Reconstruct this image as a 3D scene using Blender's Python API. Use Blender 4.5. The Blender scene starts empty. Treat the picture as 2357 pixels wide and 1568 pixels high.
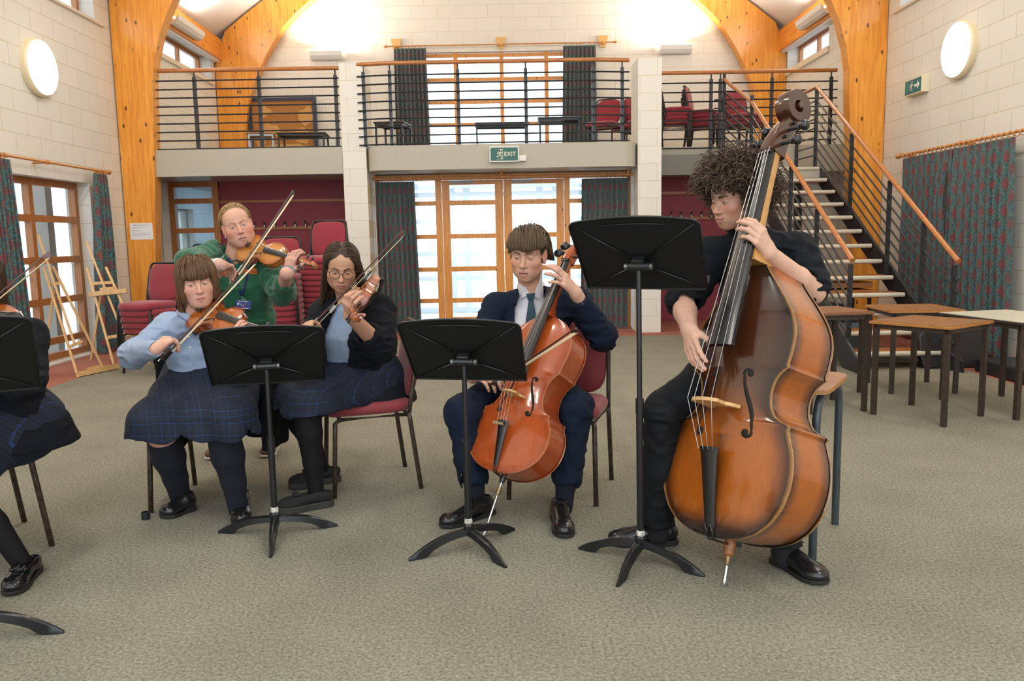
import bpy, bmesh, math, random
import numpy as np
from mathutils import Vector, Matrix

scene = bpy.context.scene
COL = scene.collection
PI = math.pi

# ------------------------------------------------------------------ camera
CAM_H, PITCH, ROLL, YAW, F_PX, IW, IH = 1.303, 0.126, -0.0188, 0.0064, 1857.46, 2357, 1568
_cy, _sy = math.cos(YAW), math.sin(YAW)
_r0 = Vector((_cy, -_sy, 0)); _f0 = Vector((_sy, _cy, 0)); _up = Vector((0, 0, 1))
CFWD = _f0 * math.cos(PITCH) - _up * math.sin(PITCH)
_u2 = _up * math.cos(PITCH) + _f0 * math.sin(PITCH)
CRIGHT = _r0 * math.cos(ROLL) + _u2 * math.sin(ROLL)
CUP = _u2 * math.cos(ROLL) - _r0 * math.sin(ROLL)
CPOS = Vector((0, 0, CAM_H))
cam_data = bpy.data.cameras.new('camera')
cam_data.sensor_fit = 'HORIZONTAL'; cam_data.sensor_width = 36.0
cam_data.lens = 36.0 * F_PX / IW
cam_data.clip_start = 0.05; cam_data.clip_end = 200
cam = bpy.data.objects.new('camera', cam_data); COL.objects.link(cam)
cam.matrix_world = Matrix((( CRIGHT.x, CUP.x, -CFWD.x, CPOS.x), (CRIGHT.y, CUP.y, -CFWD.y, CPOS.y),
                           (CRIGHT.z, CUP.z, -CFWD.z, CPOS.z), (0, 0, 0, 1)))
scene.camera = cam

# ------------------------------------------------------------------ sky, exposure
world = bpy.data.worlds.new('world'); scene.world = world; world.use_nodes = True
_bg = world.node_tree.nodes['Background']
_bg.inputs['Color'].default_value = (0.86, 0.93, 1.0, 1); _bg.inputs['Strength'].default_value = 2.3
scene.view_settings.view_transform = 'Standard'; scene.view_settings.look = 'None'
scene.view_settings.exposure = 0.32; scene.view_settings.gamma = 1.0
scene.view_settings.use_curve_mapping = False
scene.cycles.use_denoising = True
scene.cycles.max_bounces = 7; scene.cycles.diffuse_bounces = 4; scene.cycles.glossy_bounces = 3
scene.cycles.transparent_max_bounces = 12; scene.cycles.transmission_bounces = 4
scene.cycles.caustics_reflective = False; scene.cycles.caustics_refractive = False
scene.cycles.sample_clamp_indirect = 8.0

def area_light(name, loc, target, sx, sy, power, color=(1, .95, .86)):
    d = bpy.data.lights.new(name, 'AREA'); d.shape = 'RECTANGLE'; d.size = sx; d.size_y = sy
    d.energy = power; d.color = color
    o = bpy.data.objects.new(name, d); COL.objects.link(o); o.location = loc
    o.rotation_euler = (Vector(target) - Vector(loc)).to_track_quat('-Z', 'Y').to_euler()
    return o
# rows of unseen fill lights added below the ceiling to brighten the hall
for yy in (0.6, 4.2, 7.6):
    for xx in (-2.6, 2.6):
        area_light('ceiling_fill_light', (xx, yy, 5.3), (xx * .8, yy, 0), 1.5, .35, 42)
# uplighters on the eaves beams throw their light on the ceiling
for xx in (-4.66, 4.66):
    for yy in (5.6, 9.0, 12.75):
        area_light('uplighter_lamp', (xx, yy, 4.74), (xx * .55, yy, 7.4), .9, .16, 30)
for xx in (-3.08, 3.08):
    area_light('uplighter_lamp', (xx, 14.56, 4.68), (xx * .8, 14.5, 7.4), .5, .22, 44)

area_light('side_room_fill', (-3.6, 13.4, 2.15), (-4.2, 13.4, 0), .8, .5, 24, (.42, .72, 1))  # added unseen bluish light, brightens the room behind the glazed screen
area_light('porch_lamp', (0, 13.2, 2.12), (0, 13.2, 0), 2.4, 1.2, 40, (.92, .97, 1))
# ------------------------------------------------------------------ materials
MATS = {}
def _nt(name):
    m = bpy.data.materials.new(name); m.use_nodes = True
    return m, m.node_tree.nodes, m.node_tree.links, m.node_tree.nodes['Principled BSDF']
def mat(name, col, rough=.5, metal=0., spec=.5, noise=0., nscale=40, bump=0., bscale=200, coat=0., emit=None, sheen=0., stretch=None):
    if name in MATS: return MATS[name]
    m, N, L, P = _nt(name)
    P.inputs['Base Color'].default_value = (*col, 1); P.inputs['Roughness'].default_value = rough
    P.inputs['Metallic'].default_value = metal; P.inputs['Specular IOR Level'].default_value = spec
    P.inputs['Coat Weight'].default_value = coat; P.inputs['Coat Roughness'].default_value = .08
    P.inputs['Sheen Weight'].default_value = sheen
    if emit:
        P.inputs['Emission Color'].default_value = (*emit[0], 1); P.inputs['Emission Strength'].default_value = emit[1]
    tc = N.new('ShaderNodeTexCoord'); src = tc.outputs['Object']
    if stretch:
        mp = N.new('ShaderNodeMapping'); mp.inputs['Scale'].default_value = stretch
        L.new(src, mp.inputs['Vector']); src = mp.outputs['Vector']
    if noise:
        n = N.new('ShaderNodeTexNoise'); n.inputs['Scale'].default_value = nscale; n.inputs['Detail'].default_value = 4
        L.new(src, n.inputs['Vector'])
        r = N.new('ShaderNodeValToRGB')
        a = tuple(max(0, c * (1 - noise)) for c in col); b = tuple(min(1, c * (1 + noise)) for c in col)
        r.color_ramp.elements[0].color = (*a, 1); r.color_ramp.elements[1].color = (*b, 1)
        r.color_ramp.elements[0].position = .3; r.color_ramp.elements[1].position = .7
        L.new(n.outputs['Fac'], r.inputs['Fac']); L.new(r.outputs['Color'], P.inputs['Base Color'])
    if bump:
        n2 = N.new('ShaderNodeTexNoise'); n2.inputs['Scale'].default_value = bscale; n2.inputs['Detail'].default_value = 3
        L.new(src, n2.inputs['Vector'])
        b = N.new('ShaderNodeBump'); b.inputs['Strength'].default_value = bump; b.inputs['Distance'].default_value = .004
        L.new(n2.outputs['Fac'], b.inputs['Height']); L.new(b.outputs['Normal'], P.inputs['Normal'])
    MATS[name] = m
    return m
def attr_mat(name, rough=.5, spec=.5, coat=0., sss=0., bump=0., bscale=300, noise=0., sheen=0., stretch=None):
    """colour comes from the mesh's own paint layer 'Col'"""
    if name in MATS: return MATS[name]
    m, N, L, P = _nt(name)
    a = N.new('ShaderNodeAttribute'); a.attribute_name = 'Col'
    out = a.outputs['Color']
    P.inputs['Roughness'].default_value = rough; P.inputs['Specular IOR Level'].default_value = spec
    P.inputs['Coat Weight'].default_value = coat; P.inputs['Coat Roughness'].default_value = .07
    P.inputs['Sheen Weight'].default_value = sheen
    tc = N.new('ShaderNodeTexCoord'); src = tc.outputs['Object']
    if stretch:
        mp = N.new('ShaderNodeMapping'); mp.inputs['Scale'].default_value = stretch
        L.new(src, mp.inputs['Vector']); src = mp.outputs['Vector']
    if noise:
        n = N.new('ShaderNodeTexNoise'); n.inputs['Scale'].default_value = bscale; n.inputs['Detail'].default_value = 4
        L.new(src, n.inputs['Vector'])
        mr = N.new('ShaderNodeMapRange'); mr.inputs[1].default_value = .3; mr.inputs[2].default_value = .7
        mr.inputs[3].default_value = 1 - noise; mr.inputs[4].default_value = 1 + noise
        L.new(n.outputs['Fac'], mr.inputs[0])
        v = N.new('ShaderNodeVectorMath'); v.operation = 'SCALE'
        L.new(out, v.inputs[0]); L.new(mr.outputs[0], v.inputs['Scale']); out = v.outputs[0]
    L.new(out, P.inputs['Base Color'])
    if sss:
        P.inputs['Subsurface Weight'].default_value = sss; P.inputs['Subsurface Radius'].default_value = (.012, .005, .003)
        P.inputs['Subsurface Scale'].default_value = 1.0
    if bump:
        n2 = N.new('ShaderNodeTexNoise'); n2.inputs['Scale'].default_value = bscale; n2.inputs['Detail'].default_value = 3
        L.new(src, n2.inputs['Vector'])
        b = N.new('ShaderNodeBump'); b.inputs['Strength'].default_value = bump; b.inputs['Distance'].default_value = .003
        L.new(n2.outputs['Fac'], b.inputs['Height']); L.new(b.outputs['Normal'], P.inputs['Normal'])
    MATS[name] = m
    return m
def wood(name, c1, c2, grain, scale=6, rough=.4, coat=.0, knots=0., knotcol=(.12, .035, .008), kscale=(9, 9, 5)):
    """grain: Mapping scale, long axis small"""
    if name in MATS: return MATS[name]
    m, N, L, P = _nt(name)
    tc = N.new('ShaderNodeTexCoord'); mp = N.new('ShaderNodeMapping'); mp.inputs['Scale'].default_value = grain
    L.new(tc.outputs['Object'], mp.inputs['Vector'])
    n = N.new('ShaderNodeTexNoise'); n.inputs['Scale'].default_value = scale; n.inputs['Detail'].default_value = 5
    n.inputs['Roughness'].default_value = .65; n.inputs['Distortion'].default_value = .6
    L.new(mp.outputs['Vector'], n.inputs['Vector'])
    r = N.new('ShaderNodeValToRGB'); r.color_ramp.elements[0].position = .35; r.color_ramp.elements[1].position = .65
    r.color_ramp.elements[0].color = (*c1, 1); r.color_ramp.elements[1].color = (*c2, 1)
    L.new(n.outputs['Fac'], r.inputs['Fac']); out = r.outputs['Color']
    if knots:
        mp2 = N.new('ShaderNodeMapping'); mp2.inputs['Scale'].default_value = kscale
        L.new(tc.outputs['Object'], mp2.inputs['Vector'])
        v = N.new('ShaderNodeTexVoronoi'); v.inputs['Scale'].default_value = 1.0; v.inputs['Randomness'].default_value = 1.0
        L.new(mp2.outputs['Vector'], v.inputs['Vector'])
        mr = N.new('ShaderNodeMapRange'); mr.interpolation_type = 'SMOOTHSTEP'
        mr.inputs[1].default_value = knots * .45; mr.inputs[2].default_value = knots; mr.inputs[3].default_value = 1; mr.inputs[4].default_value = 0
        L.new(v.outputs['Distance'], mr.inputs[0])
        mx = N.new('ShaderNodeMix'); mx.data_type = 'RGBA'
        L.new(mr.outputs[0], mx.inputs['Factor']); L.new(out, mx.inputs['A']); mx.inputs['B'].default_value = (*knotcol, 1)
        out = mx.outputs['Result']
    L.new(out, P.inputs['Base Color'])
    P.inputs['Roughness'].default_value = rough; P.inputs['Coat Weight'].default_value = coat; P.inputs['Coat Roughness'].default_value = .12
    MATS[name] = m
    return m
def block_mat(name, side, c1, c2, mortar, shift=.225):
    m, N, L, P = _nt(name)
    g = N.new('ShaderNodeNewGeometry'); s = N.new('ShaderNodeSeparateXYZ'); L.new(g.outputs['Position'], s.inputs[0])
    add = N.new('ShaderNodeMath'); add.operation = 'ADD'; add.inputs[1].default_value = shift
    L.new(s.outputs['Y' if side else 'X'], add.inputs[0])
    c = N.new('ShaderNodeCombineXYZ'); L.new(add.outputs[0], c.inputs['X']); L.new(s.outputs['Z'], c.inputs['Y'])
    b = N.new('ShaderNodeTexBrick'); b.inputs['Scale'].default_value = 1; b.inputs['Brick Width'].default_value = .45
    b.inputs['Row Height'].default_value = .225; b.inputs['Mortar Size'].default_value = .0045; b.inputs['Mortar Smooth'].default_value = .6
    b.inputs['Color1'].default_value = (*c1, 1); b.inputs['Color2'].default_value = (*c2, 1); b.inputs['Mortar'].default_value = (*mortar, 1)
    L.new(c.outputs[0], b.inputs['Vector'])
    n = N.new('ShaderNodeTexNoise'); n.inputs['Scale'].default_value = 60; n.inputs['Detail'].default_value = 4
    L.new(g.outputs['Position'], n.inputs['Vector'])
    L.new(b.outputs['Color'], P.inputs['Base Color']); P.inputs['Roughness'].default_value = .75
    ad = N.new('ShaderNodeMath'); ad.operation = 'MULTIPLY_ADD'; ad.inputs[1].default_value = -.8
    L.new(b.outputs['Fac'], ad.inputs[0]); L.new(n.outputs['Fac'], ad.inputs[2])
    bp = N.new('ShaderNodeBump'); bp.inputs['Strength'].default_value = .35; bp.inputs['Distance'].default_value = .004
    L.new(ad.outputs[0], bp.inputs['Height']); L.new(bp.outputs['Normal'], P.inputs['Normal'])
    return m
M_BLOCK_S = block_mat('painted_block_side', True, (.80, .775, .70), (.77, .745, .665), (.60, .50, .32))
M_BLOCK_F = block_mat('painted_block_front', False, (.82, .795, .715), (.80, .77, .69), (.68, .59, .42))
def glass_mat():
    m = bpy.data.materials.new('window_glass'); m.use_nodes = True
    N = m.node_tree.nodes; L = m.node_tree.links; N.clear()
    o = N.new('ShaderNodeOutputMaterial'); t = N.new('ShaderNodeBsdfTransparent'); t.inputs['Color'].default_value = (.93, .97, 1, 1)
    g = N.new('ShaderNodeBsdfGlossy'); g.inputs['Roughness'].default_value = .03
    mx = N.new('ShaderNodeMixShader'); mx.inputs[0].default_value = .06
    L.new(t.outputs[0], mx.inputs[1]); L.new(g.outputs[0], mx.inputs[2]); L.new(mx.outputs[0], o.inputs[0])
    return m
M_GLASS = glass_mat()

# ------------------------------------------------------------------ mesh building
class MB:
    def __init__(s): s.v = []; s.f = []; s.uv = {}; s.col = None
    def add(s, verts, faces):
        o = len(s.v); s.v += [tuple(v) for v in verts]; s.f += [tuple(i + o for i in f) for f in faces]; return s
    def box(s, c, d, R=None):
        x, y, z = d[0] / 2, d[1] / 2, d[2] / 2
        vs = [Vector(p) for p in ((-x,-y,-z),(x,-y,-z),(x,y,-z),(-x,y,-z),(-x,-y,z),(x,-y,z),(x,y,z),(-x,y,z))]
        if R is not None: vs = [R @ v for v in vs]
        c = Vector(c)
        return s.add([v + c for v in vs], [(0,3,2,1),(4,5,6,7),(0,1,5,4),(1,2,6,5),(2,3,7,6),(3,0,4,7)])
    def box2(s, a, b):
        return s.box([(a[i] + b[i]) / 2 for i in range(3)], [abs(b[i] - a[i]) for i in range(3)])
    def bar(s, p, q, w, h, up=(0, 0, 1)):
        p, q = Vector(p), Vector(q); d = (q - p); L_ = d.length; d.normalize(); up = Vector(up)
        if abs(d.dot(up)) > .98: up = Vector((0, 1, 0))
        x = d.cross(up).normalized(); z = x.cross(d)
        R = Matrix((x, d, z)).transposed()
        return s.box((p + q) / 2, (w, L_, h), R)
    def tube(s, pts, r, n=8, caps=True, flat=None):
        pts = [Vector(p) for p in pts]; k = len(pts); rs = r if isinstance(r, (list, tuple)) else [r] * k
        o = len(s.v); prev = None
        for i, p in enumerate(pts):
            d = ((pts[i + 1] if i < k - 1 else p) - (pts[i - 1] if i else p)).normalized()
            if prev is None:
                a = Vector((0, 0, 1)) if abs(d.z) < .9 else Vector((1, 0, 0)); u = d.cross(a).normalized()
            else:
                u = prev - d * prev.dot(d)
                u = u.normalized() if u.length > 1e-6 else d.orthogonal().normalized()
            prev = u; w = d.cross(u)
            for j in range(n):
                t = 2 * PI * j / n; s.v.append(tuple(p + (u * math.cos(t) + w * math.sin(t)) * rs[i]))
        for i in range(k - 1):
            for j in range(n):
                a = o + i * n + j; b = o + i * n + (j + 1) % n
                s.f.append((a, b, b + n, a + n))
        if caps:
            s.f.append(tuple(o + j for j in range(n))[::-1]); s.f.append(tuple(o + (k - 1) * n + j for j in range(n)))
        return s
    def lathe(s, prof, c=(0, 0, 0), ax=(0, 0, 1), n=16):
        ax = Vector(ax).normalized(); u = ax.orthogonal().normalized(); w = ax.cross(u); c = Vector(c); o = len(s.v)
        for r, z in prof:
            for j in range(n):
                t = 2 * PI * j / n; s.v.append(tuple(c + ax * z + (u * math.cos(t) + w * math.sin(t)) * max(r, 1e-5)))
        for i in range(len(prof) - 1):
            for j in range(n):
                a = o + i * n + j; b = o + i * n + (j + 1) % n; s.f.append((a, b, b + n, a + n))
        s.f.append(tuple(o + j for j in range(n))[::-1]); s.f.append(tuple(o + (len(prof) - 1) * n + j for j in range(n)))
        return s
    def prism(s, poly, off, fn=None):
        """poly: 3D points of a planar outline, off: extrusion vector"""
        n = len(poly); off = Vector(off); P_ = [Vector(p) for p in poly]
        return s.add(P_ + [p + off for p in P_], [tuple(range(n))[::-1], tuple(range(n, 2 * n))] + [(i, (i + 1) % n, n + (i + 1) % n, n + i) for i in range(n)])
    def grid(s, fn, nu, nv, uvfn=None, closeu=False):
        o = len(s.v)
        for j in range(nv + 1):
            for i in range(nu + (0 if closeu else 1)):
                s.v.append(tuple(fn(i / nu, j / nv)))
                if uvfn: s.uv[len(s.v) - 1] = uvfn(i / nu, j / nv)
        w = nu if closeu else nu + 1
        for j in range(nv):
            for i in range(nu):
                a = o + j * w + i; b = o + j * w + (i + 1) % w; s.f.append((a, b, b + w, a + w))
        return s
    def sphere(s, c, r, n=12, m=8, R=None):
        c = Vector(c); r = (r, r, r) if not hasattr(r, '__len__') else r; o = len(s.v)
        for i in range(1, m):
            for j in range(n):
                a, b = PI * i / m, 2 * PI * j / n
                v = Vector((r[0] * math.sin(a) * math.cos(b), r[1] * math.sin(a) * math.sin(b), r[2] * math.cos(a)))
                s.v.append(tuple(c + (R @ v if R is not None else v)))
        for i in range(m - 2):
            for j in range(n):
                a = o + i * n + j; b = o + i * n + (j + 1) % n; s.f.append((a, a + n, b + n, b))
        t, q = Vector((0, 0, r[2])), Vector((0, 0, -r[2]))
        s.v.append(tuple(c + (R @ t if R is not None else t))); s.v.append(tuple(c + (R @ q if R is not None else q)))
        T = len(s.v) - 2
        for j in range(n):
            s.f.append((T, o + j, o + (j + 1) % n)); s.f.append((T + 1, o + (m - 2) * n + (j + 1) % n, o + (m - 2) * n + j))
        return s

def obj(name, mb, material, parent=None, smooth=False, world=False, bevel=0., solid=0., auto=None, **props):
    me = bpy.data.meshes.new(name)
    me.from_pydata([tuple(v) for v in mb.v], [], mb.f); me.update()
    if smooth:
        me.polygons.foreach_set('use_smooth', [True] * len(me.polygons))
        if auto: me.set_sharp_from_angle(angle=math.radians(auto))
    if mb.uv:
        l = me.uv_layers.new(name='UVMap')
        for lp in me.loops: l.data[lp.index].uv = mb.uv.get(lp.vertex_index, (0, 0))
    if mb.col is not None:
        a = me.color_attributes.new('Col', 'FLOAT_COLOR', 'POINT')
        c = np.ones((len(me.vertices), 4), np.float32); c[:, :3] = mb.col; a.data.foreach_set('color', c.ravel())
    if material: me.materials.append(material)
    o = bpy.data.objects.new(name, me); COL.objects.link(o)
    if bevel:
        b = o.modifiers.new('bevel', 'BEVEL'); b.width = bevel; b.segments = 2; b.limit_method = 'ANGLE'
    if solid:
        b = o.modifiers.new('solid', 'SOLIDIFY'); b.thickness = solid; b.offset = 0
    if parent:
        o.parent = parent
        if world: o.matrix_parent_inverse = parent.matrix_basis.inverted()
    for k, v in props.items(): o[k] = v
    return o
def thing(name, label, cat, loc=(0, 0, 0), rotz=0., group=None):
    o = bpy.data.objects.new(name, None); COL.objects.link(o); o.location = loc; o.rotation_euler = (0, 0, rotz)
    o.empty_display_size = .05; bpy.context.view_layer.update()
    o['label'] = label; o['category'] = cat
    if group: o['group'] = group
    o.matrix_basis  # keep basis current
    return o
def tag(o, label, cat, group=None, kind=None):
    o['label'] = label; o['category'] = cat
    if group: o['group'] = group
    if kind: o['kind'] = kind
    return o
def struct(name, mb, m, parent=None, **k):
    o = obj(name, mb, m, parent, **k)
    if parent is None: o['kind'] = 'structure'
    return o
def dup(root, loc=None, rotz=None, label=None, group=None, mw=None):
    r = root.copy(); COL.objects.link(r)
    if loc is not None: r.location = loc
    if rotz is not None: r.rotation_euler = (0, 0, rotz)
    if mw is not None: r.matrix_basis = mw
    if label: r['label'] = label
    if group: r['group'] = group
    for ch in list(root.children):
        c = ch.copy(); COL.objects.link(c); c.parent = r
        for g in ch.children:
            d = g.copy(); COL.objects.link(d); d.parent = c
    return r
def ray(x, y): return CRIGHT * ((x - IW / 2) / F_PX) - CUP * ((y - IH / 2) / F_PX) + CFWD
def onY(x, y, Y):
    d = ray(x, y); return CPOS + d * (Y / d.y)
def onZ(x, y, z=0.):
    d = ray(x, y); return CPOS + d * ((z - CAM_H) / d.z)
def onX(x, y, X):
    d = ray(x, y); return CPOS + d * (X / d.x)
# ------------------------------------------------------------------ surfaces of the hall
PINE = wood('pine_glulam', (.72, .25, .022), (.92, .42, .06), (5, 5, .35), 5, .32, .25, knots=.17, kscale=(8.5, 8.5, 4.2))
PINE_H = wood('pine_eaves_beam', (.70, .23, .03), (.86, .36, .06), (5, .35, 5), 5, .35, .2, knots=.15, kscale=(9, 3.5, 9))
DOORWOOD = wood('door_pine', (.62, .23, .035), (.80, .36, .07), (9, 9, .6), 6, .4, .1, knots=.13, kscale=(10, 10, 5))
DOORWOOD_D = wood('dark_pine', (.33, .12, .03), (.48, .19, .05), (9, 9, .6), 6, .4, .1, knots=.12, kscale=(10, 10, 5))
RAILWOOD = wood('handrail_hardwood', (.36, .12, .03), (.55, .22, .06), (1.2, 9, 9), 6, .3, .4)
POLEWOOD = wood('curtain_pole_wood', (.50, .20, .05), (.70, .32, .09), (4, 4, 4), 6, .35, .3)
BLACKSTEEL = mat('black_steel', (.018, .022, .026), .38, 0, .5)
WHITE = mat('white_paint', (.86, .85, .82), .6)
CEIL = mat('ceiling_paint', (.88, .87, .84), .8)
FASCIA = mat('beige_fascia', (.47, .44, .355), .5, noise=.02)
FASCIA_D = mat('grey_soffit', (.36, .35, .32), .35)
BURG = mat('burgundy_board', (.25, .030, .046), .6, noise=.12, nscale=120)

def carpet():
    m, N, L, P = _nt('carpet')
    g = N.new('ShaderNodeNewGeometry')
    n = N.new('ShaderNodeTexNoise'); n.inputs['Scale'].default_value = 80; n.inputs['Detail'].default_value = 8; n.inputs['Roughness'].default_value = .88; L.new(g.outputs['Position'], n.inputs['Vector'])
    r = N.new('ShaderNodeValToRGB'); e = r.color_ramp.elements
    e[0].position = .37; e[1].position = .63; e[0].color = (.085, .08, .055, 1); e[1].color = (.40, .385, .30, 1)
    L.new(n.outputs['Fac'], r.inputs['Fac'])
    n2 = N.new('ShaderNodeTexNoise'); n2.inputs['Scale'].default_value = 2.2; n2.inputs['Detail'].default_value = 5; L.new(g.outputs['Position'], n2.inputs['Vector'])
    mr = N.new('ShaderNodeMapRange'); mr.inputs[1].default_value = .3; mr.inputs[2].default_value = .7; mr.inputs[3].default_value = .9; mr.inputs[4].default_value = 1.08
    L.new(n2.outputs['Fac'], mr.inputs[0])
    sc = N.new('ShaderNodeVectorMath'); sc.operation = 'SCALE'; L.new(r.outputs['Color'], sc.inputs[0]); L.new(mr.outputs[0], sc.inputs['Scale'])
    # red carpet border laid along the walls and under the gallery
    s = N.new('ShaderNodeSeparateXYZ'); L.new(g.outputs['Position'], s.inputs[0])
    ab = N.new('ShaderNodeMath'); ab.operation = 'ABSOLUTE'; L.new(s.outputs['X'], ab.inputs[0])
    gx = N.new('ShaderNodeMath'); gx.operation = 'GREATER_THAN'; gx.inputs[1].default_value = 4.28; L.new(ab.outputs[0], gx.inputs[0])
    gy = N.new('ShaderNodeMath'); gy.operation = 'GREATER_THAN'; gy.inputs[1].default_value = 10.55; L.new(s.outputs['Y'], gy.inputs[0])
    mx = N.new('ShaderNodeMath'); mx.operation = 'MAXIMUM'; L.new(gx.outputs[0], mx.inputs[0]); L.new(gy.outputs[0], mx.inputs[1])
    mix = N.new('ShaderNodeMix'); mix.data_type = 'RGBA'; mix.blend_type = 'MIX'; L.new(mx.outputs[0], mix.inputs['Factor'])
    r2 = N.new('ShaderNodeValToRGB'); e = r2.color_ramp.elements; e[0].position = .34; e[1].position = .66
    e[0].color = (.26, .075, .05, 1); e[1].color = (.50, .23, .16, 1); L.new(n.outputs['Fac'], r2.inputs['Fac'])
    L.new(sc.outputs[0], mix.inputs['A']); L.new(r2.outputs['Color'], mix.inputs['B'])
    L.new(mix.outputs['Result'], P.inputs['Base Color']); P.inputs['Roughness'].default_value = .95; P.inputs['Specular IOR Level'].default_value = .1
    b = N.new('ShaderNodeBump'); b.inputs['Strength'].default_value = .25; b.inputs['Distance'].default_value = .004
    L.new(n.outputs['Fac'], b.inputs['Height']); L.new(b.outputs['Normal'], P.inputs['Normal'])
    return m
struct('floor', MB().box2((-5.31, -3.4, -.12), (5.31, 15.2, 0)), carpet())

def wall_x(name, x0, x1, y0, y1, z1, holes, m):
    ys = sorted({y0, y1} | {h[0] for h in holes} | {h[1] for h in holes})
    zs = sorted({0, z1} | {h[2] for h in holes} | {h[3] for h in holes})
    mb = MB()
    for a, b in zip(ys, ys[1:]):
        run = []
        for c, d in zip(zs, zs[1:]):
            my, mz = (a + b) / 2, (c + d) / 2
            if any(h[0] < my < h[1] and h[2] < mz < h[3] for h in holes): continue
            if run and abs(run[-1][1] - c) < 1e-6: run[-1][1] = d
            else: run.append([c, d])
        for c, d in run: mb.box2((x0, a, c), (x1, b, d))
    return struct(name, mb, m)
LH = [(12.12, 13.2, 1.1, 1.86), (7.55, 9.96, .02, 2.06), (12.2, 14.42, 4.10, 4.5), (7.9, 10.42, 4.06, 4.56)]
wall_x('wall_left', -5.31, -5.01, -3.4, 15.15, 4.86, LH, M_BLOCK_S)
RH = [(12.75, 14.55, 4.12, 4.52), (7.9, 10.5, 4.06, 4.56)]
wall_x('wall_right', 5.0, 5.30, -3.4, 15.15, 4.86, RH, M_BLOCK_S)
# gable end of the gallery with its window opening
g = MB()
WX0, WX1, WZ0, WZ1 = -1.55, 1.45, 2.88, 4.60
for a, b, c, d in ((-5.0, WX0, 2.2, 4.86), (WX1, 5.0, 2.2, 4.86), (WX0, WX1, 2.2, WZ0), (WX0, WX1, WZ1, 4.86)):
    g.box2((a, 14.85, c), (b, 15.15, d))
g.prism([(-5.0, 14.85, 4.86), (5.0, 14.85, 4.86), (0, 14.85, 8.36)], (0, .3, 0))
struct('wall_end', g, M_BLOCK_F)
# sloping ceilings and the flat strips outside them
for s, nm in ((-1, 'ceiling'), (1, 'ceiling')):
    p = [(s * 5.3, 4.66), (0, 8.37), (0, 8.55), (s * 5.3, 4.84)]
    struct(nm, MB().prism([(x, -3.4, z) for x, z in p], (0, 18.6, 0)), CEIL)

# ------------------------------------------------------------------ laminated timber portal frames
def arch(name, y0, y1, side):
    inner = [(4.66, 0), (4.645, .87), (4.62, 1.33), (4.575, 2.0), (4.55, 2.52), (4.525, 3.0), (4.51, 3.4), (4.46, 3.69), (4.375, 3.98),
             (4.27, 4.22), (4.11, 4.53), (3.94, 4.80), (3.73, 5.07), (3.51, 5.27), (3.30, 5.44), (2.9, 5.73), (2.2, 6.2), (1.2, 6.86), (.0, 7.6)]
    outer = [(0, 8.33), (1.2, 7.49), (2.2, 6.79), (3.3, 6.02), (4.06, 5.49), (4.5, 5.18), (4.91, 4.86), (4.99, 4.75), (4.99, 0)]
    n = len(inner)
    m = MB()
    # strips between the inner curve and the outer edge keep every face convex
    from bisect import bisect
    outr = outer[::-1]
    def outer_at(t):
        # t: 0 foot .. 1 apex by arc length
        L_ = [0]
        for a, b in zip(outr, outr[1:]): L_.append(L_[-1] + math.dist(a, b))
        d = t * L_[-1]; i = min(len(outr) - 2, max(0, bisect(L_, d) - 1)); u = (d - L_[i]) / (L_[i + 1] - L_[i])
        return (outr[i][0] + (outr[i + 1][0] - outr[i][0]) * u, outr[i][1] + (outr[i + 1][1] - outr[i][1]) * u)
    for k in range(n):
        x, z = inner[k]
        if z <= 3.4: q = (4.99, z)
        else:
            t0 = 3.4 / 4.75
            # perpendicular-ish partner on the outer edge
            best = min((outer_at(j / 400) for j in range(0, 401)), key=lambda o: (o[0] - x - .62 * min(1, (z - 2.4) / 1.4 + .55) * (.82 if z < 4.8 else .57)) ** 2 + (o[1] - z - .2 * (z - 3.4)) ** 2 if z < 5 else (o[0] - x - .31) ** 2 + (o[1] - z - .44) ** 2)
            q = best
        m.v += [(side * x, y0, z), (side * q[0], y0, q[1]), (side * x, y1, z), (side * q[0], y1, q[1])]
    # the shoulder corner must be in the outline
    for k in range(n - 1):
        a = 4 * k; b = a + 4
        m.f += [(a, a + 1, b + 1, b), (a + 2, b + 2, b + 3, a + 3), (a, b, b + 2, a + 2), (a + 1, a + 3, b + 3, b + 1)]
    m.f += [(0, 2, 3, 1)]
    bm = bmesh.new(); tmp = bpy.data.meshes.new('t'); tmp.from_pydata(m.v, [], m.f); bm.from_mesh(tmp)
    bmesh.ops.recalc_face_normals(bm, faces=bm.faces); o2 = MB(); o2.v = [tuple(v.co) for v in bm.verts]; bm.verts.index_update()
    o2.f = [tuple(v.index for v in f.verts) for f in bm.faces]; bm.free(); bpy.data.meshes.remove(tmp)
    o = struct(name, o2, PINE)
    return o
for i, (y0, y1) in enumerate(((10.79, 10.98), (14.6, 14.83), (5.0, 5.19))):
    for s in (-1, 1):
        arch('beam_%d' % (2 * i + (s > 0) + 1), y0, y1, s)
for k, (s, a, b) in enumerate(((-1, 10.98, 14.6), (1, 10.98, 14.6), (-1, 5.19, 10.79), (1, 5.19, 10.79))):
    struct('beam_%d' % (k + 7), MB().box2((s * 4.86, a, 4.47), (s * 5.0, b, 4.82)), PINE_H)
    struct('trim_%d' % (k + 20), MB().box2((s * 4.9, a, 4.44), (s * 5.01, b, 4.47)), WHITE)

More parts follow.
